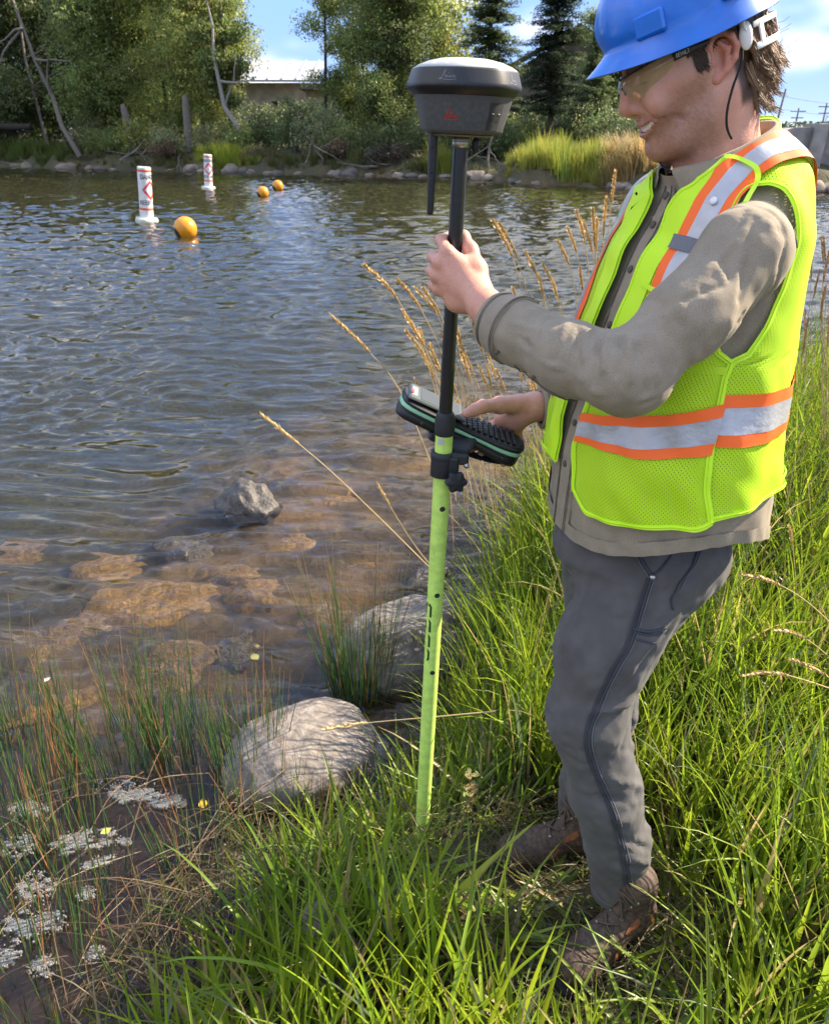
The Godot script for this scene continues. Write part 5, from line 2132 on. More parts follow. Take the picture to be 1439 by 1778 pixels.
	for j in 61:
		var t := lerpf(3.0, 7.7, j / 60.0)
		var left: float = near_edge.call(t)
		var right := lerpf(15.0, 20.5, clampf((t - 3.0) / 1.3, 0.0, 1.0))
		if t > 4.3:
			right = lerpf(20.5, 23.5, (t - 4.3) / 0.9)
		if t > 5.2:
			right = lerpf(23.5, 32.0, (t - 5.2) / 1.2)
		if t > 6.4:
			right = lerpf(32.0, 58.0, (t - 6.4) / 1.15)
		var row := []
		for i in 6:
			row.append(vest_at(lerpf(left, right, i / 5.0), t, 0.0062))
		frows.append(row)
	facing.grid(frows)
	sub.call("facing", facing, edge)
	sub.call("edge_binding", vest_strip([Vector2(7, 2.78), Vector2(20, 2.82), Vector2(40, 2.86), Vector2(66, 2.88)], -0.006, 0.006, 0.008), edge)
	sub.call("facing", vest_strip(run.call(far_in, 1.2, 7.4, 40), -0.002, 0.042, 0.0080), edge)
	# the band round the waist: orange, silver, orange
	for part in [[4.0, 71.0, 1.93, 2.27, 2.19, 2.62, 0.0085], [68.0, 292.0, 2.26, 2.68, 2.30, 2.72, 0.0035], [-68.0, -34.0, 2.2, 2.62, 2.1, 2.45, 0.0035]]:
		for s in [[0.0, 0.25, orange, "orange_trim", 0.0], [0.25, 0.75, silver, "reflective_tape", 0.0004], [0.75, 1.0, orange, "orange_trim", 0.0]]:
			var g := MB.new()
			var rows := []
			for j in 5:
				var v: float = lerpf(s[0], s[1], j / 4.0)
				var row := []
				for i in 41:
					var u := i / 40.0
					row.append(vest_at(lerpf(part[0], part[1], u), lerpf(lerpf(part[2], part[4], u), lerpf(part[3], part[5], u), v), part[6] + s[4]))
				rows.append(row)
			g.grid(rows)
			sub.call(s[3], g, s[2])
	# the bands over the shoulders
	var over := curve([Vector2(26, 2.95), Vector2(28, 3.5), Vector2(30, 4.25), Vector2(33, 5.2), Vector2(42, 6.2), Vector2(60, 6.96), Vector2(80, 7.36), Vector2(105, 7.45), Vector2(135, 6.9), Vector2(150, 5.8), Vector2(153, 4.5), Vector2(153, 2.8)], 8)
	var far := []
	for q in over:
		far.append(Vector2(-q.x - 12.0, q.y))
	for p in [[over, 0.0065], [far, 0.005]]:
		sub.call("orange_trim", vest_strip(p[0], -0.029, -0.0135, p[1]), orange)
		sub.call("reflective_tape", vest_strip(p[0], -0.0137, 0.0137, p[1] + 0.0004), silver)
		sub.call("orange_trim", vest_strip(p[0], 0.0135, 0.029, p[1]), orange)
	# grey webbing loop across the breast band, a lime tab below it and the round flap on the shoulder
	sub.call("webbing_loop", vest_strip([Vector2(20, 4.76), Vector2(28, 4.72), Vector2(36, 4.62), Vector2(41, 4.55)], -0.011, 0.011, 0.011), web)
	sub.call("pocket_tab", vest_strip([Vector2(14, 3.72), Vector2(21, 3.66), Vector2(28, 3.66)], -0.004, 0.004, 0.010), edge)
	# the rim of a flap that crosses the shoulder band
	sub.call("flap_rim", vest_strip(curve([Vector2(66, 7.85), Vector2(74, 7.6), Vector2(76, 7.1), Vector2(70, 6.6), Vector2(60, 6.05), Vector2(53, 5.6), Vector2(47, 5.1)], 6), -0.003, 0.003, 0.0105), edge)
	var snap := MB.new()
	snap.ball(Vector3.ZERO, Vector3(0.006, 0.006, 0.003), Basis(), 14, 6)
	var sn := obj("snap_button", snap.mesh(), mat(0.75, 0.75, 0.76, 0.3), o)
	sn.position = vest_at(38, 5.9, 0.010)
	sn.basis = Basis(Quaternion(Vector3.BACK, torso_out(38, 5.9)))


func trousers(person: Node3D) -> void:
	var cloth := rough_mat(0.108, 0.101, 0.098, 0.88, noise_tex(0.012, 0.76, 1.0, 6, 256, 31), noise_tex(0.4, 0.0, 1.0, 2, 256, 32), 5.0, 0.04)
	cloth.rim_enabled = true
	cloth.rim = 0.3
	cloth.rim_tint = 0.5
	var dark := mat(0.045, 0.048, 0.062, 0.9)
	var pale := mat(0.125, 0.125, 0.135, 0.9)
	var f := Field.new()
	f.egg(P(1105, 940, 1.345), Vector3(0.165, 0.09, 0.15), 0.05)
	f.egg(P(1168, 955, 1.33), Vector3(0.090, 0.095, 0.12), 0.06)
	f.chain([P(1122, 985, 1.275), P(1050, 1120, 1.225), P(1019, 1240, 1.195)], [0.112, 0.090, 0.075], 0.03)
	f.chain([P(1019, 1240, 1.195), P(1050, 1372, 1.180), P(1072, 1470, 1.172), P(1078, 1570, 1.165)], [0.075, 0.069, 0.0635, 0.060], 0.03)
	f.chain([P(1066, 985, 1.420), P(1052, 1110, 1.425), P(1045, 1235, 1.43)], [0.108, 0.088, 0.073], 0.03)
	f.chain([P(1045, 1235, 1.43), P(1022, 1360, 1.41), P(1010, 1450, 1.385)], [0.073, 0.064, 0.062], 0.03)
	var mb := MB.new()
	f.build(0.0075, mb)
	var near_dir := (P(1078, 1570, 1.165) - P(1072, 1470, 1.172)).normalized()
	var near_hem := P(1077, 1541, 1.167)
	var far_dir := (P(1010, 1450, 1.385) - P(1022, 1360, 1.41)).normalized()
	var far_hem := P(1009, 1440, 1.388)
	cut_open(mb, near_hem, near_dir)
	cut_open(mb, far_hem, far_dir)
	var fold := func(a: Array, w: float, h: float) -> Array:
		return [f.seen(a[0], a[1], 0.0), f.seen(a[2], a[3], 0.0), w, h]
	var folds := [
		# behind the knee
		fold.call([1030, 1235, 1095, 1215], 0.016, 0.009), fold.call([1030, 1262, 1098, 1258], 0.012, -0.009), fold.call([1035, 1285, 1105, 1295], 0.014, 0.009),
		fold.call([1045, 1312, 1110, 1330], 0.011, -0.008), fold.call([1050, 1345, 1115, 1368], 0.014, 0.007), fold.call([1062, 1385, 1120, 1400], 0.011, -0.006),
		# front of knee and shin
		fold.call([952, 1240, 1000, 1290], 0.014, -0.005), fold.call([958, 1275, 1010, 1320], 0.014, 0.006), fold.call([975, 1318, 1030, 1345], 0.012, -0.005), fold.call([990, 1360, 1045, 1375], 0.014, 0.005),
		# stacked cloth above the boot
		fold.call([1075, 1425, 1125, 1440], 0.013, 0.007), fold.call([1078, 1455, 1126, 1475], 0.011, -0.007), fold.call([1085, 1485, 1126, 1500], 0.012, 0.007), fold.call([1010, 1470, 1060, 1500], 0.014, -0.004),
		fold.call([1015, 1500, 1075, 1525], 0.012, 0.005),
		# hip and thigh
		fold.call([985, 975, 1090, 1010], 0.016, 0.006), fold.call([985, 1000, 1080, 1040], 0.013, -0.006), fold.call([990, 1030, 1075, 1065], 0.016, 0.005), fold.call([970, 1080, 1060, 1100], 0.014, -0.004),
		fold.call([960, 1150, 1040, 1165], 0.018, 0.004), fold.call([1150, 1030, 1220, 985], 0.014, -0.006), fold.call([1110, 1140, 1160, 1075], 0.016, 0.006), fold.call([1080, 1200, 1130, 1130], 0.012, -0.006)]
	for q in folds:
		q[3] *= 1.45
	crumple(mb, folds, 0.0034, 14.0, 0.42)
	var o := obj("trousers", mb.mesh(), cloth, person)
	for a in [[near_hem, -near_dir], [far_hem, -far_dir]]:
		var h := band(f, a[0] - a[1] * 0.002, a[1] * 0.020, 0.0035)
		obj("hem", h.mesh(), cloth, o)
	var line := func(called: String, pixels: Array, r: float, m: Material, off := 0.002) -> void:
		var t := MB.new()
		t.tube(seen_path(f, pixels, off, 5, folds, 0.0034, 0.42), [r], 5)
		obj(called, t.mesh(), m, o)
	var seam := [Vector2(1131, 1003), Vector2(1112, 1062), Vector2(1092, 1120), Vector2(1060, 1180), Vector2(1036, 1232), Vector2(1022, 1280), Vector2(1030, 1325), Vector2(1047, 1365), Vector2(1066, 1410), Vector2(1079, 1460), Vector2(1088, 1505), Vector2(1093, 1540)]
	for k in [[0.0, 0.0020, dark], [-5.0, 0.0009, dark], [5.0, 0.0010, pale], [-9.0, 0.0009, dark]]:
		var q := []
		for p in seam:
			q.append(p + Vector2(k[0], 0))
		line.call("side_seam", q, k[1], k[2])
	line.call("pocket_seam", [Vector2(1100, 948), Vector2(1115, 975), Vector2(1131, 1000)], 0.0026, dark)
	line.call("pocket_seam", [Vector2(1096, 950), Vector2(1110, 978), Vector2(1126, 1003)], 0.0012, pale)
	line.call("pocket_seam", [Vector2(1131, 1000), Vector2(1150, 985), Vector2(1166, 960), Vector2(1170, 942)], 0.0020, dark)
	line.call("pocket_seam", [Vector2(1214, 940), Vector2(1200, 985), Vector2(1178, 1020), Vector2(1166, 1040), Vector2(1168, 1058)], 0.0022, dark)
	line.call("pocket_seam", [Vector2(1219, 944), Vector2(1204, 988), Vector2(1183, 1022)], 0.0011, pale)
	for y in [0, 5, 17]:
		line.call("tool_pocket", [Vector2(1098, 1090 + y), Vector2(1125, 1095 + y), Vector2(1152, 1086 + y)], 0.0017 if y else 0.0028, dark)
	var rivet := MB.new()
	rivet.ball(f.seen(1132, 1002, 0.003), Vector3.ONE * 0.0052, Basis(), 12, 8)
	obj("rivet", rivet.mesh(), mat(0.5, 0.5, 0.52, 0.3, 0.8), o)
	# black pouch on the belt at the back
	var pouch := MB.new()
	pouch.box(Vector3.ZERO, Vector3(0.030, 0.045, 0.055), Basis(), 0.012)
	var po := obj("belt_pouch", pouch.mesh(), mat(0.012, 0.012, 0.016, 0.6), person)
	po.position = P(1296, 905, 1.335)
	po.basis = Basis(Vector3.UP, 0.35) * Basis(Vector3.RIGHT, 0.15)


func boots(person: Node3D) -> void:
	var leather := rough_mat(0.160, 0.100, 0.070, 0.75, noise_tex(0.03, 0.45, 1.0, 5, 256, 41), noise_tex(0.05, 0.0, 1.0, 5, 256, 42), 9.0, 0.15)
	var rubber := rough_mat(0.030, 0.027, 0.025, 0.85, noise_tex(0.04, 0.6, 1.0), null, 9.0, 0.0)
	var rust := rough_mat(0.36, 0.13, 0.05, 0.8, noise_tex(0.04, 0.55, 1.0), null, 9.0, 0.0)
	var lace := mat(0.10, 0.07, 0.05, 0.9)
	var steel := mat(0.40, 0.38, 0.34, 0.4, 0.8)
	for a in [[Vector3(0.522, 0.012, -1.172), Vector3(-0.80, 0, 0.60), 1.0, "left"], [Vector3(0.470, 0.012, -1.365), Vector3(-0.985, 0, 0.17), -1.0, "right"]]:
		var x: Vector3 = a[1].normalized()
		var frame := Transform3D(Basis(x, Vector3.UP, x.cross(Vector3.UP)), a[0])
		# in the boot's own frame: x from heel to toe, y up, z to the right of the wearer
		var s: float = a[2]
		var f := Field.new()
		f.egg(Vector3(0.045, 0.045, 0), Vector3(0.050, 0.050, 0.036), 0.02)
		f.cap(Vector3(0.055, 0.05, 0), Vector3(0.065, 0.16, 0), 0.042, 0.046, 0.03)
		f.cap(Vector3(0.07, 0.075, 0), Vector3(0.165, 0.045, 0), 0.040, 0.036, 0.03)
		f.egg(Vector3(0.185, 0.034, 0.005 * s), Vector3(0.070, 0.036, 0.043), 0.03)
		f.egg(Vector3(0.228, 0.034, 0.0), Vector3(0.048, 0.035, 0.042), 0.02)
		var mb := MB.new()
		f.build(0.0045, mb)
		var boot := obj("boot", mb.mesh(), leather, person)
		boot.transform = frame
		var sole := MB.new()
		var rows := []
		for k in [[0.0, -0.020], [0.004, -0.006], [0.006, 0.006], [0.003, 0.014], [0.0, 0.018]]:
			var row := []
			for i in 40:
				var an := TAU * i / 40.0
				var px := 0.140 + 0.142 * cos(an)
				var w := 0.035 + 0.008 * smoothstep(0.1, 0.22, px) - 0.006 * smoothstep(0.05, 0.12, px) * smoothstep(0.2, 0.12, px)
				row.append(Vector3(px + signf(cos(an)) * k[0], k[1], sin(an) / maxf(0.55, pow(absf(sin(an)), 0.35)) * w + signf(sin(an)) * k[0]))
			rows.append(row)
		sole.grid(rows, true, true)
		obj("sole", sole.mesh(), rubber, boot)
		# toe cap seam, eyelets, laces, rust-coloured leather patches
		var on := func(p: Vector3, off: float) -> Vector3:
			var q := p
			for k in 12:
				q -= f.grad(q) * (f.f(q) - off)
			return q
		for q in [0.0, 0.008]:
			var t := MB.new()
			var pts := []
			for i in 17:
				var an := -1.4 + 2.8 * i / 16.0
				pts.append(on.call(Vector3(0.215 + q - 0.03 * absf(sin(an)) * absf(sin(an)), 0.03 + 0.05 * cos(an), 0.06 * sin(an)), 0.001))
			t.tube(pts, [0.0012], 5)
			obj("toe_seam", t.mesh(), lace, boot)
		for i in 4:
			var px := 0.155 - i * 0.021
			var py := 0.075 + i * 0.020
			for z in [-1.0, 1.0]:
				var e := MB.new()
				e.ball(on.call(Vector3(px, py + 0.02, z * 0.026), 0.001), Vector3.ONE * 0.0042, Basis(), 10, 6)
				obj("eyelet", e.mesh(), steel, boot)
			var l := MB.new()
			var mid: Vector3 = on.call(Vector3(px + 0.008, py + 0.05, 0), 0.004)
			l.tube(curve([on.call(Vector3(px, py + 0.02, -0.026), 0.003), mid, on.call(Vector3(px - 0.016, py + 0.035, 0.026), 0.003)], 4), [0.0025], 5)
			l.tube(curve([on.call(Vector3(px, py + 0.02, 0.026), 0.003), mid + Vector3(0, 0.002, 0), on.call(Vector3(px - 0.016, py + 0.035, -0.026), 0.003)], 4), [0.0025], 5)
			obj("lace", l.mesh(), lace, boot)
		for z in [-1.0, 1.0]:
			for q in [[0.152, 0.056], [0.112, 0.096]]:
				var patch := MB.new()
				rows = []
				for j in 5:
					var row := []
					for i in 9:
						var u := i / 4.0 - 1.0
						var v := (j / 2.0 - 1.0) * sqrt(1.0 - 0.8 * u * u)
						row.append(on.call(Vector3(q[0] - 0.016 * u + 0.006 * v, q[1] + 0.010 * u + 0.0095 * v, z * 0.05), 0.0018))
					rows.append(row)
				patch.grid(rows)
				obj("suede_patch", patch.mesh(), rust, boot)
			var tongue := MB.new()
			tongue.ball(Vector3(0.104, 0.128, 0.0), Vector3(0.006, 0.030, 0.018), Basis(Vector3.BACK, 0.7), 12, 8)
			if z > 0.0:
				obj("tongue", tongue.mesh(), leather, boot)
		# the maker's yellow word on the side
		var word := MB.new()
		strokes(word, word_lines("KEEN"), 0.2, func(q: Vector2) -> Vector3:
			return on.call(Vector3(0.060 - 0.004 * q.x + 0.009 * q.y, 0.108 - q.x * 0.010, -0.06), 0.0016))
		obj("lettering", word.mesh(), mat(0.65, 0.36, 0.02, 0.7), boot)


# ---------------------------------------------------------------- hard hat and glasses
func hat_at(a: float, h: float, off := 0.0) -> Vector3:
	# a point of the dome in head space: a degrees round from the front, h from 0 at the rim to 1 at the crown
	var an := deg_to_rad(a)
	var r := pow(maxf(0.0, 1.0 - pow(h, 2.5)), 1.0 / 2.3)
	var ax := 0.121 if cos(an) > 0.0 else 0.116
	return Vector3(0.002 + (ax + off) * cos(an) * r, 0.070 + (0.098 + off) * h, (0.100 + off) * sin(an) * r)


func hard_hat() -> void:
	var t := thing("hard_hat", "glossy blue hard hat with a front peak, worn by the man", "hard hat", head_frame.origin)
	t.transform = head_frame
	var blue := rough_mat(0.004, 0.165, 0.72, 0.34, noise_tex(0.015, 0.88, 1.0, 5, 256, 51), noise_tex(0.02, 0.0, 1.0, 3, 256, 52), 6.0, 0.03)
	blue.clearcoat_enabled = true
	blue.clearcoat = 0.3
	blue.clearcoat_roughness = 0.12
	var white := mat(0.72, 0.72, 0.70, 0.35)
	white.subsurf_scatter_enabled = true
	white.subsurf_scatter_strength = 0.1
	var mb := MB.new()
	var rows := []
	var n := 96
	# inner wall, rim edge, flange, then the dome
	for k in [[-0.012, 0.030, 0.6], [0.0, 0.0, 0.9], [0.0, -0.0025, 1.0], [0.0, -0.001, 1.03], [0.0, 0.010, 0.55], [0.0, 0.022, 0.14], [0.0, 0.030, 0.0]]:
		var row := []
		for i in n:
			var a := 360.0 * i / n
			var c := cos(deg_to_rad(a))
			var peak := pow(maxf(0.0, c), 2.2)
			var flare := 0.009 + 0.026 * peak
			var low := 0.042 - 0.0015 * c + 0.009 * peak * peak - 0.004 * (1.0 - absf(c))
			var p := hat_at(a, 0.0)
			var out := Vector3(cos(deg_to_rad(a)), 0, sin(deg_to_rad(a)))
			p += out * flare * (k[2] if k[0] == 0.0 else -0.5)
			p.y = lerpf(low, 0.072, clampf(k[1] / 0.030, -0.1, 1.0))
			row.append(p)
		rows.append(row)
	for j in range(1, 26):
		var h := sin(PI / 2 * j / 25.0) * 0.9995
		var row := []
		for i in n:
			var a := 360.0 * i / n
			var p := hat_at(a, h)
			# raised crest along the middle, and a shallow step beside the front
			var rise := 0.006 * smoothstep(0.034, 0.028, absf(p.z)) * smoothstep(0.05, 0.3, h)
			var step := 0.0035 * smoothstep(0.0, 0.12, h) * smoothstep(47.0, 45.0, absf(wrapf(a, -180, 180)))
			row.append(p + (p - Vector3(0, 0.05, 0)).normalized() * (rise + step))
		rows.append(row)
	mb.grid(rows, true, false)
	obj("shell", mb.mesh(), blue, t)
	# raised pads and the slot boxes at the side
	for s in [-1.0, 1.0]:
		for q in [[53.0, 0.13, 0.044, 0.030, 0.011, "front_pad"], [112.0, 0.13, 0.046, 0.026, 0.013, "slot_box"]]:
			var o: Vector3 = hat_at(s * q[0], q[1], 0.0)
			var r := Vector3(cos(deg_to_rad(q[0])), 0.12, s * sin(deg_to_rad(q[0]))).normalized()
			var u := Vector3.UP.cross(r).normalized()
			var b := MB.new()
			b.box(Vector3.ZERO, Vector3(q[2], q[3], q[4]), Basis(u, r.cross(u), r), 0.0032)
			obj(q[5], b.mesh(), blue, t).position = o
	# white suspension: strap, ratchet disc and the nape band round the back of the head
	for s in [-1.0, 1.0]:
		var st := MB.new()
		st.tube(curve([Vector3(-0.040, 0.052, s * 0.088), Vector3(-0.043, 0.036, s * 0.085), Vector3(-0.046, 0.020, s * 0.082)], 4), [0.0085, 0.0085, 0.008, 0.008, 0.008, 0.008, 0.008, 0.008, 0.007], 10, true, 0.4)
		obj("strap", st.mesh(), white, t)
		var disc := MB.new()
		disc.ball(Vector3(-0.0455, 0.019, s * 0.0845), Vector3(0.0095, 0.0185, 0.006), Basis(Vector3.BACK, 0.12), 20, 10)
		obj("strap_anchor", disc.mesh(), white, t)
	for y in [[0.028, 0.0042], [0.000, 0.0048]]:
		var band_ := MB.new()
		var rr := []
		for i in 25:
			var a := deg_to_rad(lerpf(116.0, 244.0, i / 24.0))
			var row := []
			for k in 10:
				var b := TAU * k / 10.0
				row.append(Vector3(-0.012 + (0.104 + 0.0016 * cos(b)) * cos(a), y[0] + y[1] * sin(b), (0.094 + 0.0016 * cos(b)) * sin(a)))
			rr.append(row)
		band_.grid(rr, true, true)
		obj("nape_band", band_.mesh(), white, t)
	for a in [124.0, 164.0, 196.0, 236.0]:
		var an := deg_to_rad(a)
		var piece := MB.new()
		piece.box(Vector3(-0.012 + 0.104 * cos(an), 0.015, 0.094 * sin(an)), Vector3(0.003, 0.030, 0.010), Basis(Vector3.UP, -an), 0.001)
		obj("nape_plate", piece.mesh(), white, t)
	# black chin cord
	var black := mat(0.010, 0.010, 0.011, 0.8)
	var cord := MB.new()
	cord.tube(curve([P(1279, 45, 1.272), P(1286, 75, 1.270), P(1286, 110, 1.268), P(1272, 150, 1.266), P(1262, 190, 1.268), P(1261, 220, 1.272), P(1269, 241, 1.282)], 5), [0.0019], 7)
	for i in cord.v.size():
		cord.v[i] = head_frame.affine_inverse() * cord.v[i]
	obj("cord", cord.mesh(), black, t)
	cord = MB.new()
	cord.tube(curve([P(1142, 274, 1.345), P(1148, 287, 1.338), P(1160, 296, 1.332), P(1176, 300, 1.325)], 5), [0.0018], 7)
	for i in cord.v.size():
		cord.v[i] = head_frame.affine_inverse() * cord.v[i]
	obj("cord", cord.mesh(), black, t)


func safety_glasses() -> void:
	var t := thing("safety_glasses", "wraparound safety glasses with amber tinted lenses on the nose of the man", "safety glasses", head_frame.origin)
	t.transform = head_frame
	var lens := StandardMaterial3D.new()
	var c := lin(0.46, 0.36, 0.17)
	c.a = 0.48
	lens.albedo_color = c
	lens.roughness = 0.03
	lens.metallic_specular = 0.8
	lens.transparency = BaseMaterial3D.TRANSPARENCY_ALPHA
	var black := mat(0.012, 0.012, 0.014, 0.35)
	var print_ := mat(0.62, 0.62, 0.62, 0.5)
	for s in [1.0, -1.0]:
		var top := curve([Vector3(0.1105, 0.027, 0.003), Vector3(0.109, 0.029, 0.020), Vector3(0.097, 0.032, 0.044), Vector3(0.074, 0.036, 0.063), Vector3(0.046, 0.038, 0.0725)], 5)
		var low := curve([Vector3(0.111, 0.019, 0.004), Vector3(0.111, 0.002, 0.016), Vector3(0.101, -0.006, 0.036), Vector3(0.079, 0.003, 0.058), Vector3(0.050, 0.021, 0.071)], 5)
		var rows := []
		for j in 9:
			var f := j / 8.0
			var row := []
			for i in top.size():
				var p: Vector3 = top[i].lerp(low[i], f)
				p += Vector3(0.7, 0, 0.5).normalized() * 0.0045 * sin(PI * f)
				p.z *= s
				row.append(p)
			rows.append(row)
		var mb := MB.new()
		mb.grid(rows)
		var o := obj("lens", mb.mesh(), lens, t)
		var rim := MB.new()
		var pts := []
		for p in top:
			pts.append(Vector3(p.x, p.y + 0.001, p.z * s))
		rim.tube(pts, [0.0016], 6)
		obj("brow_bar", rim.mesh(), black, t)
		# temple arm
		var arm := MB.new()
		var ar := []
		for k in [[0.052, 0.034, 0.0725, 0.0052], [0.046, 0.0345, 0.0738, 0.0060], [0.024, 0.0350, 0.0750, 0.0050], [0.006, 0.0345, 0.0752, 0.0038], [-0.010, 0.0360, 0.0755, 0.0030], [-0.024, 0.031, 0.0740, 0.0028]]:
			var row := []
			for i in 10:
				var a := TAU * i / 10.0
				row.append(Vector3(k[0], k[1] - 0.0035 + k[3] * sin(a), s * (k[2] + 0.0017 * cos(a))))
			ar.append(row)
		arm.grid(ar, true, true)
		var am := obj("temple_arm", arm.mesh(), black, t)
		if s < 0.0:
			var word := MB.new()
			strokes(word, word_lines("DEWALT"), 0.17, func(q: Vector2) -> Vector3:
				return Vector3(0.0485 - q.x * 0.0040, 0.0287 + q.y * 0.0048, -0.0775))
			obj("lettering", word.mesh(), print_, am)
	var br := MB.new()
	br.tube(curve([Vector3(0.111, 0.006, -0.010), Vector3(0.112, 0.016, 0.0), Vector3(0.111, 0.006, 0.010)], 4), [0.0022], 6)
	obj("nose_bridge", br.mesh(), black, t)


# ---------------------------------------------------------------- survey pole, receiver, controller
func pole_point(f: float) -> Vector3:
	# f runs from 0 at the receiver to 1 where the pole enters the grass
	return P(799.4, 254, 1.42).lerp(P(735, 1400, 1.42), f)


func pole_at_row(y: float) -> Vector3:
	var lo := 0.0
	var hi := 1.3
	for i in 30:
		var m := (lo + hi) / 2.0
		var p := pole_point(m) - EYE
		var yc := p.y * cos(PITCH) - p.z * sin(PITCH)
		var zc := -p.y * sin(PITCH) - p.z * cos(PITCH)
		if 889.0 - FOCAL * yc / zc < y:
			lo = m
		else:
			hi = m
	return pole_point(lo)


func survey_pole() -> void:
	var top := pole_point(0.0)
	var axis := (pole_point(1.0) - top).normalized()
	var foot := pole_point(1.12)
	var t := thing("survey_pole", "telescoping survey pole, black above and scuffed lime green below, held upright by the man", "survey pole", foot)
	var up := -axis
	var right := up.cross(Vector3.BACK).normalized()
	var out := right.cross(up).normalized()
	t.basis = Basis(right, up, out)
	var h := func(y: float) -> float: return (pole_at_row(y) - foot).dot(up)
	var black := rough_mat(0.012, 0.013, 0.017, 0.32, noise_tex(0.03, 0.7, 1.0, 4, 256, 61), null, 8.0, 0.0)
	var rubber := mat(0.016, 0.017, 0.020, 0.6)
	var scuff := noise_tex(0.015, 0.86, 1.0, 5, 512, 62)
	var lime := rough_mat(0.60, 0.86, 0.17, 0.42, scuff, null, 5.0, 0.0)
	var tin := mat(0.42, 0.42, 0.43, 0.3, 0.85)
	var join_y: float = h.call(752)
	var top_h := (top - foot).dot(up)
	var tube := func(called: String, prof: Array, m: Material, parent: Node, segs := 32) -> Node:
		var mb := MB.new()
		mb.lathe(prof, Transform3D(), segs)
		return obj(called, mb.mesh(), m, parent)
	tube.call("upper_tube", [Vector2(0, join_y - 0.3), Vector2(0.0128, join_y - 0.3), Vector2(0.0128, top_h + 0.002), Vector2(0, top_h + 0.002)], black, t)
	tube.call("top_fitting", [Vector2(0, top_h - 0.002), Vector2(0.0142, top_h - 0.002), Vector2(0.0142, top_h + 0.006), Vector2(0.0125, top_h + 0.008), Vector2(0.0125, top_h + 0.020), Vector2(0, top_h + 0.020)], tin, t)
	tube.call("lower_tube", [Vector2(0, 0.02), Vector2(0.009, 0.02), Vector2(0.0172, 0.06), Vector2(0.0172, join_y - 0.001), Vector2(0.0132, join_y), Vector2(0.0132, join_y - 0.01)], lime, t)
	tube.call("steel_point", [Vector2(0, -0.05), Vector2(0.002, -0.045), Vector2(0.009, 0.03), Vector2(0, 0.03)], tin, t)
	var c0: float = h.call(753)
	var c1: float = h.call(716)
	tube.call("locking_collar", [Vector2(0.0174, c0 - 0.002), Vector2(0.0196, c0), Vector2(0.0200, lerpf(c0, c1, 0.25)), Vector2(0.0196, lerpf(c0, c1, 0.70)), Vector2(0.0168, lerpf(c0, c1, 0.93)), Vector2(0.0155, c1), Vector2(0.0129, c1 + 0.001)], rubber, t)
	# silver label just under the collar
	var lab := MB.new()
	var rows := []
	for j in 2:
		var row := []
		for i in 9:
			var a := lerpf(-0.80, -0.05, i / 8.0)
			row.append(Vector3(sin(a) * 0.0176, lerpf(h.call(768), h.call(757), j), cos(a) * 0.0176))
		rows.append(row)
	lab.grid(rows)
	obj("silver_label", lab.mesh(), mat(0.50, 0.52, 0.54, 0.35, 0.3), t)
	# black plugs in the height holes
	for q in [[878, 0.22], [1027, 0.18], [1160, 0.15]]:
		var mb := MB.new()
		var a: float = q[1]
		mb.ball(Vector3.ZERO, Vector3(0.0060, 0.0060, 0.0014), Basis(Vector3.UP, a), 20, 6)
		obj("hole_plug", mb.mesh(), rubber, t).position = Vector3(sin(a) * 0.0170, h.call(q[0]), cos(a) * 0.0170)
	# the maker's name runs down the left side
	var word := MB.new()
	var y0: float = h.call(1044)
	var y1: float = h.call(1140)
	var k := (y0 - y1) / 3.15
	strokes(word, word_lines_squared("SECO"), 0.17, func(q: Vector2) -> Vector3:
		var a := -0.62 + (q.y - 0.95) * 0.030 / 0.0174
		return Vector3(sin(a) * 0.0175, y0 - q.x * k, cos(a) * 0.0175))
	obj("lettering", word.mesh(), mat(0.012, 0.03, 0.012, 0.6), t)
	# scratches in the paint
	for i in 34:
		var s := MB.new()
		var a := rnd(-1.3, 1.3)
		var y := rnd(0.15, join_y - 0.12)
		var w := rnd(0.0002, 0.0005)
		var l := rnd(0.002, 0.012) * rnd(0.4, 1.6)
		var rr := []
		for j in 2:
			rr.append([Vector3(sin(a + j * 0.03) * 0.0174, y + l * j, cos(a + j * 0.03) * 0.0174), Vector3(sin(a + j * 0.03 + w / 0.0174) * 0.0174, y + l * j, cos(a + j * 0.03 + w / 0.0174) * 0.0174)])
		s.grid(rr)
		obj("scratch", s.mesh(), mats.get("scratch", rubber), t)
	# clamp with its star knob and the arm to the controller
	var k0: float = h.call(825)
	var k1: float = h.call(783)
	var cl := tube.call("clamp", [Vector2(0.0173, k0), Vector2(0.0240, k0 + 0.001), Vector2(0.0240, lerpf(k0, k1, 0.72)), Vector2(0.0232, lerpf(k0, k1, 0.75)), Vector2(0.0248, lerpf(k0, k1, 0.78)), Vector2(0.0248, k1 - 0.001), Vector2(0.0173, k1)], rubber, t) as Node
	var jaw := MB.new()
	jaw.box(Vector3(0.030, lerpf(k0, k1, 0.78), 0.004), Vector3(0.040, 0.022, 0.030), Basis(), 0.004)
	jaw.box(Vector3(0.020, lerpf(k0, k1, 0.4), 0.010), Vector3(0.022, 0.05, 0.026), Basis(), 0.004)
	obj("clamp_jaw", jaw.mesh(), rubber, cl)
	var arm := MB.new()
	arm.box(Vector3(0.045, lerpf(k0, k1, 1.05), -0.05), Vector3(0.045, 0.014, 0.11), Basis(Vector3.UP, -0.3), 0.004)
	obj("bracket_arm", arm.mesh(), rubber, cl)
	var bolt := MB.new()
	bolt.ball(Vector3(0.046, lerpf(k0, k1, 0.55), 0.016), Vector3(0.006, 0.006, 0.006), Basis(), 12, 8)
	obj("bolt", bolt.mesh(), tin, cl)
	var star := MB.new()
	rows = []
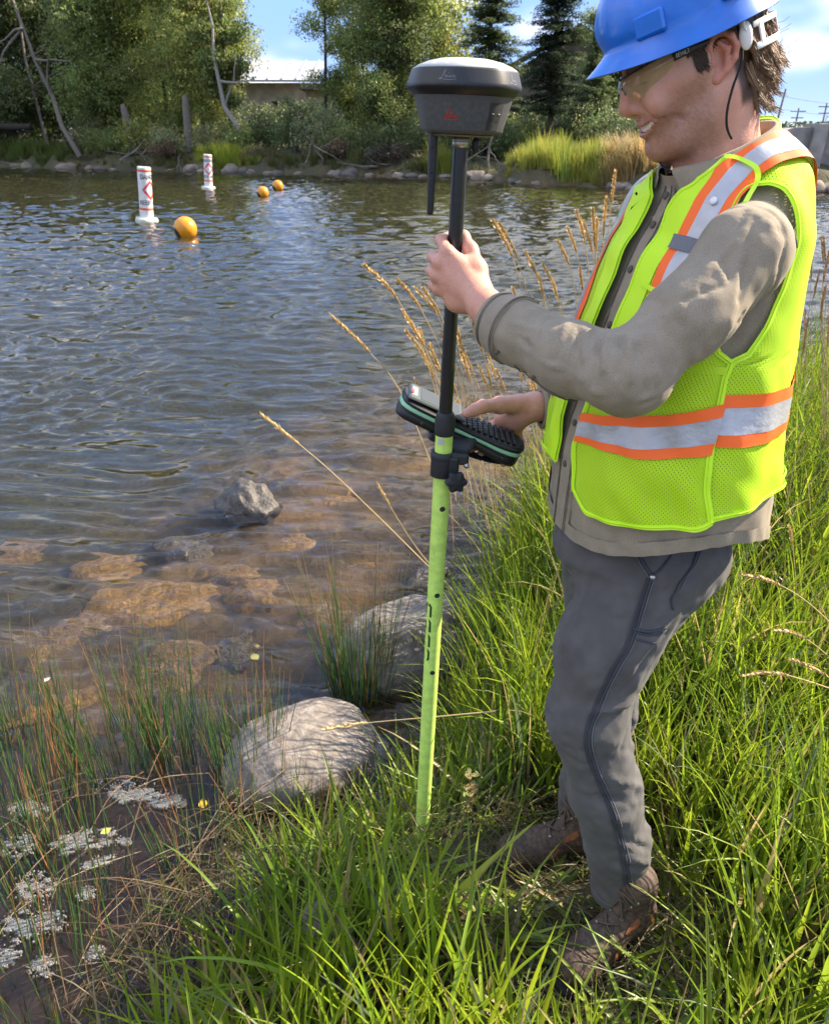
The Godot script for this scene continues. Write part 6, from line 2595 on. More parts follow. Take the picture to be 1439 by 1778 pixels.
	for q in [[0.0, 0.55], [0.002, 0.9], [0.006, 1.0], [0.014, 1.0], [0.018, 0.92], [0.019, 0.0]]:
		var row := []
		for i in 60:
			var a := TAU * i / 60.0
			var r: float = (0.0195 + 0.0028 * cos(6.0 * a)) * q[1]
			row.append(Vector3(cos(a) * r, sin(a) * r, q[0]))
		rows.append(row)
	star.grid(rows, true, true)
	var knob := obj("star_knob", star.mesh(), rough_mat(0.020, 0.021, 0.026, 0.65, noise_tex(0.1, 0.7, 1.0), null, 9.0, 0.0), cl) as MeshInstance3D
	knob.position = Vector3(0.0235, lerpf(k0, k1, 0.06), 0.030)
	knob.basis = Basis(Vector3.UP, 0.25)


# square-cornered letters for the name on the pole
func word_lines_squared(text: String) -> Array:
	var shapes := {
		"S": [[Vector2(0.62, 1), Vector2(0.12, 1), Vector2(0.03, 0.88), Vector2(0.03, 0.62), Vector2(0.12, 0.52), Vector2(0.53, 0.50), Vector2(0.62, 0.40), Vector2(0.62, 0.12), Vector2(0.53, 0), Vector2(0.03, 0)]],
		"E": [[Vector2(0.62, 0), Vector2(0.14, 0), Vector2(0.04, 0.12), Vector2(0.04, 0.88), Vector2(0.14, 1), Vector2(0.62, 1)], [Vector2(0.2, 0.5), Vector2(0.58, 0.5)]],
		"C": [[Vector2(0.62, 0), Vector2(0.14, 0), Vector2(0.04, 0.12), Vector2(0.04, 0.88), Vector2(0.14, 1), Vector2(0.62, 1)]],
		"O": [[Vector2(0.14, 0), Vector2(0.52, 0), Vector2(0.62, 0.12), Vector2(0.62, 0.88), Vector2(0.52, 1), Vector2(0.14, 1), Vector2(0.04, 0.88), Vector2(0.04, 0.12), Vector2(0.14, 0)]]}
	var out := []
	var x := 0.0
	for ch in text:
		for line in shapes[ch]:
			var l := []
			for q in line:
				l.append(q + Vector2(x, 0))
			out.append(l)
		x += 0.84
	return out


# handwriting, as of the red name on the receiver
var script_name := [
	[Vector2(0.02, 0.10), Vector2(0.10, 0.18), Vector2(0.20, 0.16), Vector2(0.27, 0.32), Vector2(0.34, 0.72), Vector2(0.44, 0.97), Vector2(0.50, 0.90), Vector2(0.44, 0.66), Vector2(0.30, 0.40), Vector2(0.20, 0.18), Vector2(0.12, 0.06), Vector2(0.04, 0.06), Vector2(0.10, 0.14), Vector2(0.30, 0.08), Vector2(0.60, 0.02), Vector2(1.00, 0.02), Vector2(1.34, 0.10)],
	[Vector2(0.46, 0.26), Vector2(0.56, 0.34), Vector2(0.58, 0.44), Vector2(0.52, 0.46), Vector2(0.48, 0.34), Vector2(0.54, 0.22), Vector2(0.64, 0.26), Vector2(0.72, 0.46), Vector2(0.70, 0.26), Vector2(0.78, 0.24), Vector2(0.90, 0.40)],
	[Vector2(0.74, 0.60), Vector2(0.76, 0.64)],
	[Vector2(0.98, 0.42), Vector2(0.90, 0.42), Vector2(0.87, 0.30), Vector2(0.94, 0.22), Vector2(1.04, 0.30)],
	[Vector2(1.20, 0.42), Vector2(1.10, 0.42), Vector2(1.06, 0.30), Vector2(1.12, 0.22), Vector2(1.20, 0.40), Vector2(1.20, 0.24), Vector2(1.30, 0.26)]]


func receiver() -> void:
	var seat := pole_point(0.0)
	var up := (seat - pole_point(1.0)).normalized()
	var t := thing("satellite_receiver", "dark grey satellite receiver with a pale domed cap on top of the survey pole", "receiver", seat + up * 0.014)
	var right := Vector3.RIGHT - up * up.x
	right = right.normalized()
	t.basis = Basis(right, up, right.cross(up).normalized()) * Basis(Vector3.UP, -0.16) * Basis.from_scale(Vector3.ONE * 0.94)
	var grey := rough_mat(0.085, 0.088, 0.092, 0.55, noise_tex(0.05, 0.72, 1.0, 5, 256, 71), noise_tex(0.3, 0.0, 1.0, 2, 256, 72), 8.0, 0.03)
	var black := rough_mat(0.014, 0.016, 0.022, 0.42, noise_tex(0.04, 0.55, 1.0, 5, 256, 73), noise_tex(0.3, 0.0, 1.0, 2, 256, 74), 8.0, 0.02)
	var cap := rough_mat(0.46, 0.47, 0.44, 0.55, noise_tex(0.03, 0.82, 1.0, 5, 256, 75), noise_tex(0.25, 0.0, 1.0, 2, 256, 76), 8.0, 0.03)
	var dark := mat(0.010, 0.010, 0.012, 0.5)
	var white := mat(0.55, 0.55, 0.55, 0.5)
	# eight-sided rounded plan: half width at a direction
	var plan := func(a: float, r: float) -> Vector3:
		var m := 0.0
		for k in 8:
			var n := TAU * k / 8.0 + PI / 8.0
			m += pow(maxf(0.0, cos(a - n)), 14.0)
		var d := pow(m, -1.0 / 14.0)
		return Vector3(cos(a), 0, sin(a)) * r * lerpf(1.0, d, 0.85)
	var solid := func(called: String, prof: Array, m: Material) -> MeshInstance3D:
		var mb := MB.new()
		var rows := []
		for q in prof:
			var row := []
			for i in 96:
				row.append(plan.call(TAU * i / 96.0, q.x) + Vector3(0, q.y, 0))
			rows.append(row)
		mb.grid(rows, true, true)
		return obj(called, mb.mesh(), m, t)
	var body := solid.call("housing", [Vector2(0.0, 0.004), Vector2(0.060, 0.004), Vector2(0.0665, 0.006), Vector2(0.070, 0.011), Vector2(0.078, 0.040), Vector2(0.0825, 0.060), Vector2(0.085, 0.064), Vector2(0.07, 0.066)], grey) as MeshInstance3D
	var belt := solid.call("rubber_belt", [Vector2(0.080, 0.0605), Vector2(0.0865, 0.0625), Vector2(0.0955, 0.071), Vector2(0.0965, 0.0755), Vector2(0.0955, 0.080), Vector2(0.0895, 0.0985), Vector2(0.0885, 0.1005), Vector2(0.085, 0.1015), Vector2(0.080, 0.1015)], black) as MeshInstance3D
	solid.call("dome_cap", [Vector2(0.0865, 0.0985), Vector2(0.0868, 0.1022), Vector2(0.079, 0.1068), Vector2(0.064, 0.1128), Vector2(0.045, 0.1170), Vector2(0.022, 0.1190), Vector2(0.0, 0.1193)], cap)
	solid.call("base_plate", [Vector2(0.0, 0.000), Vector2(0.052, 0.0), Vector2(0.054, 0.0045), Vector2(0.0, 0.0045)], rough_mat(0.30, 0.28, 0.25, 0.5, noise_tex(0.03, 0.7, 1.0), null, 5.0, 0.0))
	var neck := MB.new()
	neck.lathe([Vector2(0, -0.012), Vector2(0.015, -0.012), Vector2(0.0155, 0.0005), Vector2(0, 0.0005)], Transform3D(), 24)
	obj("thread_socket", neck.mesh(), mat(0.24, 0.23, 0.20, 0.35, 0.8), t)
	# surface of the housing and the belt in front: from plan angle and height
	var wall := func(a: float, y: float, off: float) -> Vector3:
		var pr := [[0.011, 0.070], [0.040, 0.078], [0.060, 0.0825], [0.080, 0.0955], [0.0985, 0.0895]]
		var r := 0.07
		for i in 4:
			if y >= pr[i][0]:
				r = lerpf(pr[i][1], pr[i + 1][1], (y - pr[i][0]) / (pr[i + 1][0] - pr[i][0]))
		return plan.call(a, r + off) + Vector3(0, y, 0)
	var word := MB.new()
	strokes(word, script_name, 0.075, func(q: Vector2) -> Vector3: return wall.call(PI / 2 + 0.30 - q.x * 0.0185 / 0.078, 0.0245 + q.y * 0.0165, 0.0006))
	obj("red_lettering", word.mesh(), mat(0.46, 0.020, 0.015, 0.5), body)
	word = MB.new()
	strokes(word, script_name, 0.045, func(q: Vector2) -> Vector3: return wall.call(PI / 2 + 0.34 - q.x * 0.0215 / 0.092, 0.0815 + q.y * 0.0155, 0.0007))
	obj("embossed_lettering", word.mesh(), mat(0.16, 0.17, 0.19, 0.4), belt)
	word = MB.new()
	strokes(word, script_name, 0.05, func(q: Vector2) -> Vector3: return wall.call(PI / 2 - 1.02 - q.x * 0.016 / 0.092, 0.0805 + q.y * 0.0155, 0.0007))
	obj("embossed_lettering", word.mesh(), mat(0.16, 0.17, 0.19, 0.4), belt)
	# port panel on the right-hand face, with two sockets
	var panel := MB.new()
	var rows := []
	for j in 9:
		var row := []
		for i in 9:
			row.append(wall.call(PI / 2 - 0.70 - 0.42 * i / 8.0, lerpf(0.011, 0.052, j / 8.0), 0.0007))
		rows.append(row)
	panel.grid(rows)
	var pn := obj("port_panel", panel.mesh(), rough_mat(0.040, 0.042, 0.046, 0.6, noise_tex(0.2, 0.5, 1.0), null, 9.0, 0.0), body)
	for q in [-0.80, -1.00]:
		var so := MB.new()
		var an: float = PI / 2 + q
		strokes(so, [[Vector2(-1, -1), Vector2(-1, 1), Vector2(1, 1), Vector2(1, -1), Vector2(-1, -1)]], 0.35, func(v: Vector2) -> Vector3: return wall.call(an - v.x * 0.035, 0.030 + v.y * 0.0048, 0.0014))
		obj("socket", so.mesh(), dark, pn)
		var gl := MB.new()
		strokes(gl, [[Vector2(-0.8, 1.25), Vector2(0.8, 1.25)]], 0.3, func(v: Vector2) -> Vector3: return wall.call(an - v.x * 0.035, 0.030 + v.y * 0.0048, 0.0016))
		obj("socket_mark", gl.mesh(), white, pn)
	# stub antenna hanging below, and the rubber port cover
	var ant := MB.new()
	ant.lathe([Vector2(0, 0.012), Vector2(0.0088, 0.012), Vector2(0.0092, -0.004), Vector2(0.0086, -0.006), Vector2(0.0086, -0.030), Vector2(0.0082, -0.034), Vector2(0.0076, -0.075), Vector2(0.0058, -0.128), Vector2(0.0050, -0.132), Vector2(0, -0.133)], Transform3D(), 24)
	var an := obj("stub_antenna", ant.mesh(), black, t)
	an.position = Vector3(-0.046, 0.004, 0.022)
	for y in [-0.022, -0.062]:
		var hinge := MB.new()
		hinge.ball(Vector3(-0.0005, y, 0.0085), Vector3(0.004, 0.0018, 0.0016), Basis(), 10, 6)
		obj("hinge_pin", hinge.mesh(), dark, an)
	var cover := MB.new()
	cover.ball(Vector3(0.026, -0.012, -0.006), Vector3(0.0075, 0.0125, 0.006), Basis(), 16, 10)
	obj("port_cover", cover.mesh(), dark, t)


func controller() -> void:
	var a := P(702, 690, 1.468)
	var b := P(915, 783, 1.468)
	var x := (b - a).normalized()
	var z := Vector3(0.05, -0.08, 1.0)
	z = (z - x * z.dot(x)).normalized()
	var y := z.cross(x).normalized()
	var t := thing("field_controller", "black handheld field controller with mint green side stripes in the right hand of the man", "controller", a)
	t.basis = Basis(x, y, z)
	var len := a.distance_to(b)
	var black := rough_mat(0.010, 0.011, 0.014, 0.45, noise_tex(0.04, 0.6, 1.0, 4, 256, 81), null, 8.0, 0.0)
	var face := rough_mat(0.035, 0.038, 0.044, 0.4, noise_tex(0.04, 0.75, 1.0, 4, 256, 82), null, 8.0, 0.0)
	var mint := mat(0.27, 0.56, 0.34, 0.45)
	var keys := mat(0.018, 0.019, 0.022, 0.5)
	var w := 0.098
	# height of the top and the bottom edge along the length: thick at the screen end, waisted, thick again
	var prof := func(u: float) -> Vector2:
		return Vector2(-0.004 * sin(PI * u) - 0.005 * smoothstep(0.42, 0.62, u) + 0.003 * smoothstep(0.75, 1.0, u), lerpf(-0.049, -0.055, u) + 0.006 * smoothstep(0.4, 0.6, u) - 0.006 * smoothstep(0.62, 0.85, u))
	var hull := func(called: String, lo: float, hi: float, grow_: float, m: Material, parent: Node) -> MeshInstance3D:
		var mb := MB.new()
		var rows := []
		var n := 40
		for j in n + 1:
			var u := j / float(n)
			var uu := 0.5 - 0.5 * cos(PI * u)
			var q: Vector2 = prof.call(uu)
			var top := lerpf(q.y, q.x, hi)
			var bot := lerpf(q.y, q.x, lo)
			# ends rounded in plan
			var e := 2.0 * uu - 1.0
			var half := (w / 2.0 + grow_) * pow(maxf(0.0, 1.0 - pow(absf(e), 9.0)), 1.0 / 3.0) * (1.0 - 0.07 * sin(PI * clampf((uu - 0.3) / 0.6, 0.0, 1.0)))
			half = maxf(half, 0.001)
			var row := []
			for i in 28:
				var an := TAU * i / 28.0
				var c := signf(cos(an)) * pow(absf(cos(an)), 0.42)
				var s := signf(sin(an)) * pow(absf(sin(an)), 0.42)
				row.append(Vector3(uu * (len + 2.0 * grow_) - grow_, (top + bot) / 2.0 + (top - bot) / 2.0 * s, -w / 2.0 + half * c))
			rows.append(row)
		mb.grid(rows, true, true)
		return obj(called, mb.mesh(), m, parent)
	var body := hull.call("body", 0.0, 1.0, 0.0, black, t) as MeshInstance3D
	hull.call("green_stripe", 0.52, 0.76, 0.0016, mint, t)
	hull.call("bumper", 0.76, 0.90, 0.0022, black, t)
	hull.call("bumper", 0.10, 0.50, 0.0010, black, t)
	# face plate with the screen, its pale rim, the status lights and the keys
	var plate := MB.new()
	plate.box(Vector3(len * 0.26, 0.0, -w / 2.0), Vector3(len * 0.46, 0.004, w * 0.84), Basis(), 0.0015)
	obj("face_plate", plate.mesh(), face, t)
	var rim := MB.new()
	rim.box(Vector3(len * 0.25, 0.0018, -w / 2.0), Vector3(len * 0.42, 0.005, w * 0.80), Basis(), 0.002)
	obj("screen_rim", rim.mesh(), mat(0.075, 0.095, 0.080, 0.4), t)
	var scr := MB.new()
	scr.box(Vector3(len * 0.28, 0.0040, -w / 2.0), Vector3(len * 0.32, 0.0024, w * 0.70), Basis(), 0.0008)
	obj("screen", scr.mesh(), mat(0.05, 0.055, 0.055, 0.4), t)
	var light := MB.new()
	light.box(Vector3(len * 0.075, 0.0040, -w / 2.0), Vector3(len * 0.045, 0.0024, w * 0.5), Basis(), 0.0008)
	obj("status_panel", light.mesh(), mat(0.26, 0.27, 0.26, 0.4), t)
	light = MB.new()
	light.box(Vector3(len * 0.055, 0.0058, -w * 0.42), Vector3(0.006, 0.002, 0.018), Basis(), 0.0005)
	obj("red_mark", light.mesh(), mat(0.5, 0.05, 0.05, 0.4), t)
	var key := MB.new()
	key.box(Vector3.ZERO, Vector3(0.0078, 0.0042, 0.0090), Basis(), 0.0013)
	var km := key.mesh()
	for i in 9:
		for j in 6:
			var u := 0.53 + i * 0.047
			var o := obj("key", km, keys if (i + j) % 5 else mats.get("grey_key", face), t)
			var q: Vector2 = prof.call(u)
			o.position = Vector3(len * u, q.x + 0.0022, -w * (0.5 + (j - 2.5) * 0.125))
	# hand strap under it and the bracket that holds it to the pole
	var strap := MB.new()
	var rows := []
	for i in 15:
		var u := i / 14.0
		var row := []
		for k in [[-0.014, -0.0016], [0.014, -0.0016], [0.014, 0.0016], [-0.014, 0.0016]]:
			row.append(Vector3(len * lerpf(0.30, 0.93, u), -0.048 - 0.018 * pow(sin(PI * u), 0.7) + k[1], -w * 0.30 + k[0]))
		rows.append(row)
	strap.grid(rows, true, true)
	obj("hand_strap", strap.mesh(), mat(0.012, 0.012, 0.014, 0.8), t)
	var mount := MB.new()
	mount.box(Vector3(len * 0.42, -0.056, -w * 0.25), Vector3(0.075, 0.016, 0.060), Basis(Vector3.BACK, -0.1), 0.004)
	obj("mounting_shoe", mount.mesh(), mat(0.014, 0.014, 0.016, 0.5), t)
	for q in [0.2, 0.55, 0.86]:
		var sc := MB.new()
		sc.ball(Vector3(len * q, -0.036, 0.0005), Vector3(0.0035, 0.0035, 0.002), Basis(), 10, 6)
		obj("screw", sc.mesh(), mat(0.06, 0.06, 0.065, 0.3, 0.6), t)
	if body == null:
		return


# ---------------------------------------------------------------- the near bank
func near_stones() -> void:
	var speck := noise_tex(0.015, 0.55, 1.0, 7, 512, 91)
	var pits := noise_tex(0.035, 0.0, 1.0, 7, 512, 92)
	var beige := rough_mat(0.335, 0.285, 0.245, 0.88, speck, pits, 2.6, 0.4)
	var dull := rough_mat(0.28, 0.24, 0.205, 0.85, speck, pits, 2.4, 0.5)
	var brown := rough_mat(0.13, 0.11, 0.09, 0.6, speck, pits, 2.4, 0.8)
	var wet := rough_mat(0.22, 0.175, 0.13, 0.5, speck, pits, 4.0, 1.6)
	var gold := rough_mat(0.34, 0.20, 0.055, 0.8, noise_tex(0.03, 0.5, 1.0, 5, 256, 93), pits, 3.0, 1.0)
	var tan := rough_mat(0.26, 0.165, 0.07, 0.8, noise_tex(0.03, 0.5, 1.0, 5, 256, 94), pits, 3.0, 1.0)
	rock("boulder", "large rounded beige boulder at the waterline left of the foot of the pole", Vector3(-0.375, -0.325, -2.00), Vector3(0.300, 0.166, 0.24), 12.4, beige, 0.5, "", 0.09, 44)
	rock("boulder", "grey boulder with a dark wet foot behind the lower part of the pole", Vector3(0.0, -0.35, -2.60), Vector3(0.34, 0.265, 0.26), 4.7, dull, 0.3, "", 0.15, 44)
	rock("boulder", "lone grey rock standing out of the river left of the pole", Vector3(-0.955, -0.365, -4.03), Vector3(0.235, 0.185, 0.17), 8.9, brown, 2.2, "", 0.15, 36)
	rock("boulder", "wet brown rock between the grey boulder and the tall grass", Vector3(0.34, -0.36, -2.86), Vector3(0.20, 0.16, 0.18), 15.1, wet, 0.3, "", 0.26, 26)
	rock("boulder", "low dark wet rock breaking the water behind the grey boulder", Vector3(0.10, -0.37, -3.25), Vector3(0.17, 0.10, 0.12), 18.3, wet, 1.0, "", 0.26, 26)
	rock("boulder", "small pale stone half buried in the grass in front of the beige boulder", Vector3(-0.20, -0.11, -1.25), Vector3(0.075, 0.06, 0.06), 22.0, beige, 0.4, "", 0.25, 20)
	rock("boulder", "brown sunken stone under the dead stems left of the bright grass", Vector3(-0.52, -0.385, -1.55), Vector3(0.17, 0.10, 0.14), 25.0, wet, 0.8, "", 0.2, 24)
	# pixel x, y of the middle, half sizes, material, what it lies beside
	var under := [
		[265, 1055, 0.36, 0.10, 0.24, gold, "broad golden slab under the water at the left, beneath the ripples"],
		[130, 1095, 0.26, 0.08, 0.18, tan, "tan slab under the water at the far left"],
		[440, 1040, 0.17, 0.11, 0.16, gold, "golden round stone under the water left of the rush clump"],
		[395, 1005, 0.16, 0.09, 0.13, tan, "tan stone under the water above the golden round one"],
		[515, 955, 0.19, 0.08, 0.15, gold, "golden stone under the water below the lone grey rock"],
		[190, 975, 0.24, 0.08, 0.17, gold, "golden stone under the water at the upper left of the shallows"],
		[60, 935, 0.30, 0.08, 0.22, tan, "tan slab under the water at the left edge"],
		[300, 1160, 0.24, 0.08, 0.16, tan, "brown-gold slab under the water among the left-hand rushes"],
		[560, 1075, 0.16, 0.09, 0.14, tan, "tan stone under the water behind the rush clump"],
		[640, 985, 0.19, 0.08, 0.14, gold, "golden stone under the water left of the pole"],
		[700, 900, 0.26, 0.07, 0.20, tan, "sandy slab under the water right of the lone grey rock"],
		[590, 870, 0.30, 0.07, 0.22, gold, "golden slab under the water beside the lone grey rock"],
		[90, 1230, 0.22, 0.07, 0.14, gold, "golden slab under the water at the left edge above the foam"],
		[420, 1130, 0.15, 0.08, 0.12, wet, "dark stone under the water beneath the floating leaves"],
		[330, 945, 0.20, 0.08, 0.16, wet, "dark brown stone under the water left of the golden ones"]]
	for i in under.size():
		var u: Array = under[i]
		var r := (P(u[0], u[1], 1.0) - EYE)
		var p := EYE + r * ((WATER - 0.10 - EYE.y) / r.y)
		p.y = minf(ground_height(p.x, p.z), WATER - 0.14) - 0.045
		rock("submerged_stone", u[6], p, Vector3(u[2], u[3], u[4]), 30.0 + i * 2.3, u[5], i * 1.1, "stones under the shallow water", 0.24, 20)


# one grass blade of length 1 bending over towards +x; width 1 across z, with a crease along the middle
func blade_mesh(bend: float, droop: float, twist: float) -> ArrayMesh:
	var mb := MB.new()
	var n := 7
	var p := Vector3.ZERO
	var ang := 0.04
	for j in n + 1:
		var f := j / float(n)
		var w := (0.72 + 0.28 * sin(PI * minf(1.0, f * 1.6))) * pow(1.0 - f, 0.55) * 0.5 + 0.004
		var side := Vector3(sin(twist * f) * 0.01, 0, 1.0)
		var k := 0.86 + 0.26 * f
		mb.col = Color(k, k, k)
		mb.add(p - side * w + Vector3(-0.004, 0.0, 0))
		mb.add(p)
		mb.add(p + side * w + Vector3(-0.004, 0.0, 0))
		ang += (bend + droop * f * f) / n
		p += Vector3(sin(ang), cos(ang), 0) / n
	for j in n:
		for i in 2:
			mb.quad(j * 3 + i, j * 3 + i + 1, j * 3 + i + 4, j * 3 + i + 3)
	return mb.mesh()


func grass_height(x: float, z: float) -> float:
	var h := 0.40 + 0.10 * nz.get_noise_2d(x * 1.4, z * 1.4)
	# trodden down where the man stands, and before the pole
	var feet := minf(Vector2((x - 0.40) / 0.26, (z + 1.10) / 0.20).length(), Vector2((x - 0.30) / 0.30, (z + 1.33) / 0.16).length())
	h *= lerpf(0.24, 1.0, smoothstep(0.7, 1.5, feet))
	h *= lerpf(0.5, 1.0, smoothstep(0.6, 1.3, Vector2((x - 0.36) / 0.20, (z + 0.88) / 0.16).length()))
	var pole := Vector2((x - 0.03) / 0.22, (z + 1.50) / 0.34).length()
	h *= lerpf(0.62, 1.0, smoothstep(0.6, 1.4, pole))
	# lower towards the open water, taller behind the man
	var s := shore(near_shore, x, z)
	h *= lerpf(0.55, 1.0, smoothstep(0.0, 0.28, s))
	h *= lerpf(1.0, 1.45, smoothstep(-1.7, -2.8, z))
	return h


func meadow() -> void:
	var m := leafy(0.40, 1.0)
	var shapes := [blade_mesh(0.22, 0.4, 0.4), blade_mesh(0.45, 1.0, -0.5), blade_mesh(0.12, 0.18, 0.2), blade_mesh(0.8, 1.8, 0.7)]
	var legs := [Vector3(0.455, -1.17, 0.10), Vector3(0.40, -1.38, 0.10), Vector3(0.40, -1.07, 0.095), Vector3(0.335, -1.345, 0.09), Vector3(0.26, -1.32, 0.075), Vector3(0.03, -1.42, 0.025)]
	# areas: x range, z range, blades, width range in millimetres
	var areas := [
		[-0.85, 1.5, -1.3, -0.45, 4300, 7.0, 15.0],
		[-0.5, 1.7, -2.1, -1.3, 5200, 5.5, 12.0],
		[0.0, 2.6, -3.2, -2.1, 6200, 5.0, 12.0],
		[0.2, 3.8, -4.6, -3.2, 6200, 5.0, 11.0],
		[0.7, 8.0, -8.0, -4.6, 7000, 6.0, 12.0],
		[1.5, 4.5, -3.2, -0.3, 4200, 6.0, 13.0]]
	for k in 4:
		var places := []
		var cols := PackedColorArray()
		for a in areas:
			for i in int(a[4] * [0.38, 0.24, 0.28, 0.10][k]):
				var x := rnd(a[0], a[1])
				var z := rnd(a[2], a[3])
				var s := shore(near_shore, x, z)
				if s < 0.03 + 0.06 * nz.get_noise_2d(x * 6.0, z * 6.0):
					continue
				# clumps: leave thin places between them
				if nz.get_noise_2d(x * 5.5 + 30.0, z * 5.5) < rnd(-1.0, 0.25) - 0.35:
					continue
				var free := true
				for l in legs:
					if Vector2(x - l.x, z - l.y).length() < l.z:
						free = false
				if not free:
					continue
				var h := grass_height(x, z) * rnd(0.55, 1.25)
				var w := rnd(a[5], a[6]) / 780.0
				var lean := rnd(0.0, 0.38)
				if grass_height(x, z) < 0.2:
					lean = rnd(0.5, 1.35)
					h *= 1.6
				if rnd(0, 1) < 0.06:
					w *= 1.7
				var yaw := rnd(0, TAU)
				var b := Basis(Vector3.UP, yaw) * Basis(Vector3.BACK, -lean)
				b = b * Basis.from_scale(Vector3(h, h, w))
				places.append(Transform3D(b, Vector3(x, ground_height(x, z) - 0.01, z)))
				var c := Color(0.200, 0.310, 0.020).lerp(Color(0.330, 0.390, 0.026), rnd(0, 1))
				var patch := nz.get_noise_2d(x * 2.5 + 7.0, z * 2.5)
				c = c.lerp(Color(0.095, 0.180, 0.026), clampf(0.18 - patch * 0.6, 0.0, 0.8))
				if rnd(0, 1) < 0.09:
					c = Color(0.40, 0.31, 0.13)
				if rnd(0, 1) < 0.05:
					c = Color(0.16, 0.21, 0.10)
				cols.append(c * rnd(0.62, 1.3))
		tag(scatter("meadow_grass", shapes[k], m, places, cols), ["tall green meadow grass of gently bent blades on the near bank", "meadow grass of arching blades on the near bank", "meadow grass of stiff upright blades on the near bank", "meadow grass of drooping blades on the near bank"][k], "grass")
	# dead thatch under it
	var places := []
	var cols := PackedColorArray()
	for i in 11000:
		var far := i % 3 == 0
		var x := rnd(-0.8, 1.6) if not far else rnd(0.2, 3.5)
		var z := rnd(-2.2, -0.5) if not far else rnd(-5.0, -2.0)
		if shore(near_shore, x, z) < (-0.28 if x < -0.3 else -0.02):
			continue
		var b := Basis(Vector3.UP, rnd(0, TAU)) * Basis(Vector3.BACK, -rnd(0.9, 1.5))
		b = b * Basis.from_scale(Vector3(1, 1, 0) * rnd(0.10, 0.30) + Vector3(0, 0, rnd(0.002, 0.005)))
		places.append(Transform3D(b, Vector3(x, maxf(WATER, ground_height(x, z)) + rnd(0.0, 0.05), z)))
		cols.append(Color(0.20, 0.145, 0.07).lerp(Color(0.11, 0.10, 0.035), rnd(0, 1)) * rnd(0.6, 1.3))
	tag(scatter("dead_thatch", shapes[1], m, places, cols), "dead straw-coloured thatch lying under the meadow grass", "grass")


# a rush stem of length 1, straight and round, with a brown tip
func stem_mesh(bend: float) -> ArrayMesh:
	var mb := MB.new()
	var path := []
	var rad := []
	for j in 6:
		var f := j / 5.0
		path.append(Vector3(bend * f * f, f, 0))
		rad.append(0.5 * (1.0 - 0.75 * f))
	mb.tube(path, rad, 5, false)
	for i in mb.v.size():
		mb.c[i] = Color(1, 1, 1).lerp(Color(3.2, 1.5, 1.6), smoothstep(0.88, 1.0, mb.v[i].y))
	return mb.mesh()


func rush_clump(label: String, x: float, z: float, n: int, tall: float, spread: float, group := "rush clumps in the shallows") -> void:
	var t := thing("rush_clump", label, "rushes", Vector3(x, WATER - 0.12, z), group)
	var m: StandardMaterial3D = mats["rush"]
	var mb := MB.new()
	for i in int(n * 1.5):
		var a := rnd(0, TAU)
		var r := spread * sqrt(rnd(0, 1))
		var h := tall * rnd(0.5, 1.2)
		var lean := Vector3(cos(a), 0, sin(a)) * rnd(0.0, 0.22) * h + Vector3(rnd(-0.05, 0.05), 0, rnd(-0.05, 0.05)) * h
		var base := Vector3(cos(a) * r, 0, sin(a) * r)
		var bend := Vector3(rnd(-1, 1), 0, rnd(-1, 1)) * 0.06 * h
		var path := []
		var rad := []
		var w := rnd(0.0020, 0.0032)
		var k := rnd(0.7, 1.35)
		var dead := rnd(0, 1) < 0.12
		var first := mb.v.size()
		for j in 6:
			var f := j / 5.0
			path.append(base + lean * f + bend * f * f + Vector3(0, h * f, 0))
			rad.append(w * (1.0 - 0.8 * f))
		mb.tube(path, rad, 5, false)
		for q in range(first, mb.v.size()):
			var f := mb.v[q].y / h
			var c := Color(0.050, 0.105, 0.024) * k
			if dead:
				c = Color(0.26, 0.12, 0.045) * k
			mb.c[q] = c.lerp(Color(0.26, 0.14, 0.06), smoothstep(0.86, 1.0, f))
	var o := obj("stems", mb.mesh(), m, t)
	o.set_meta("kind", "stuff")


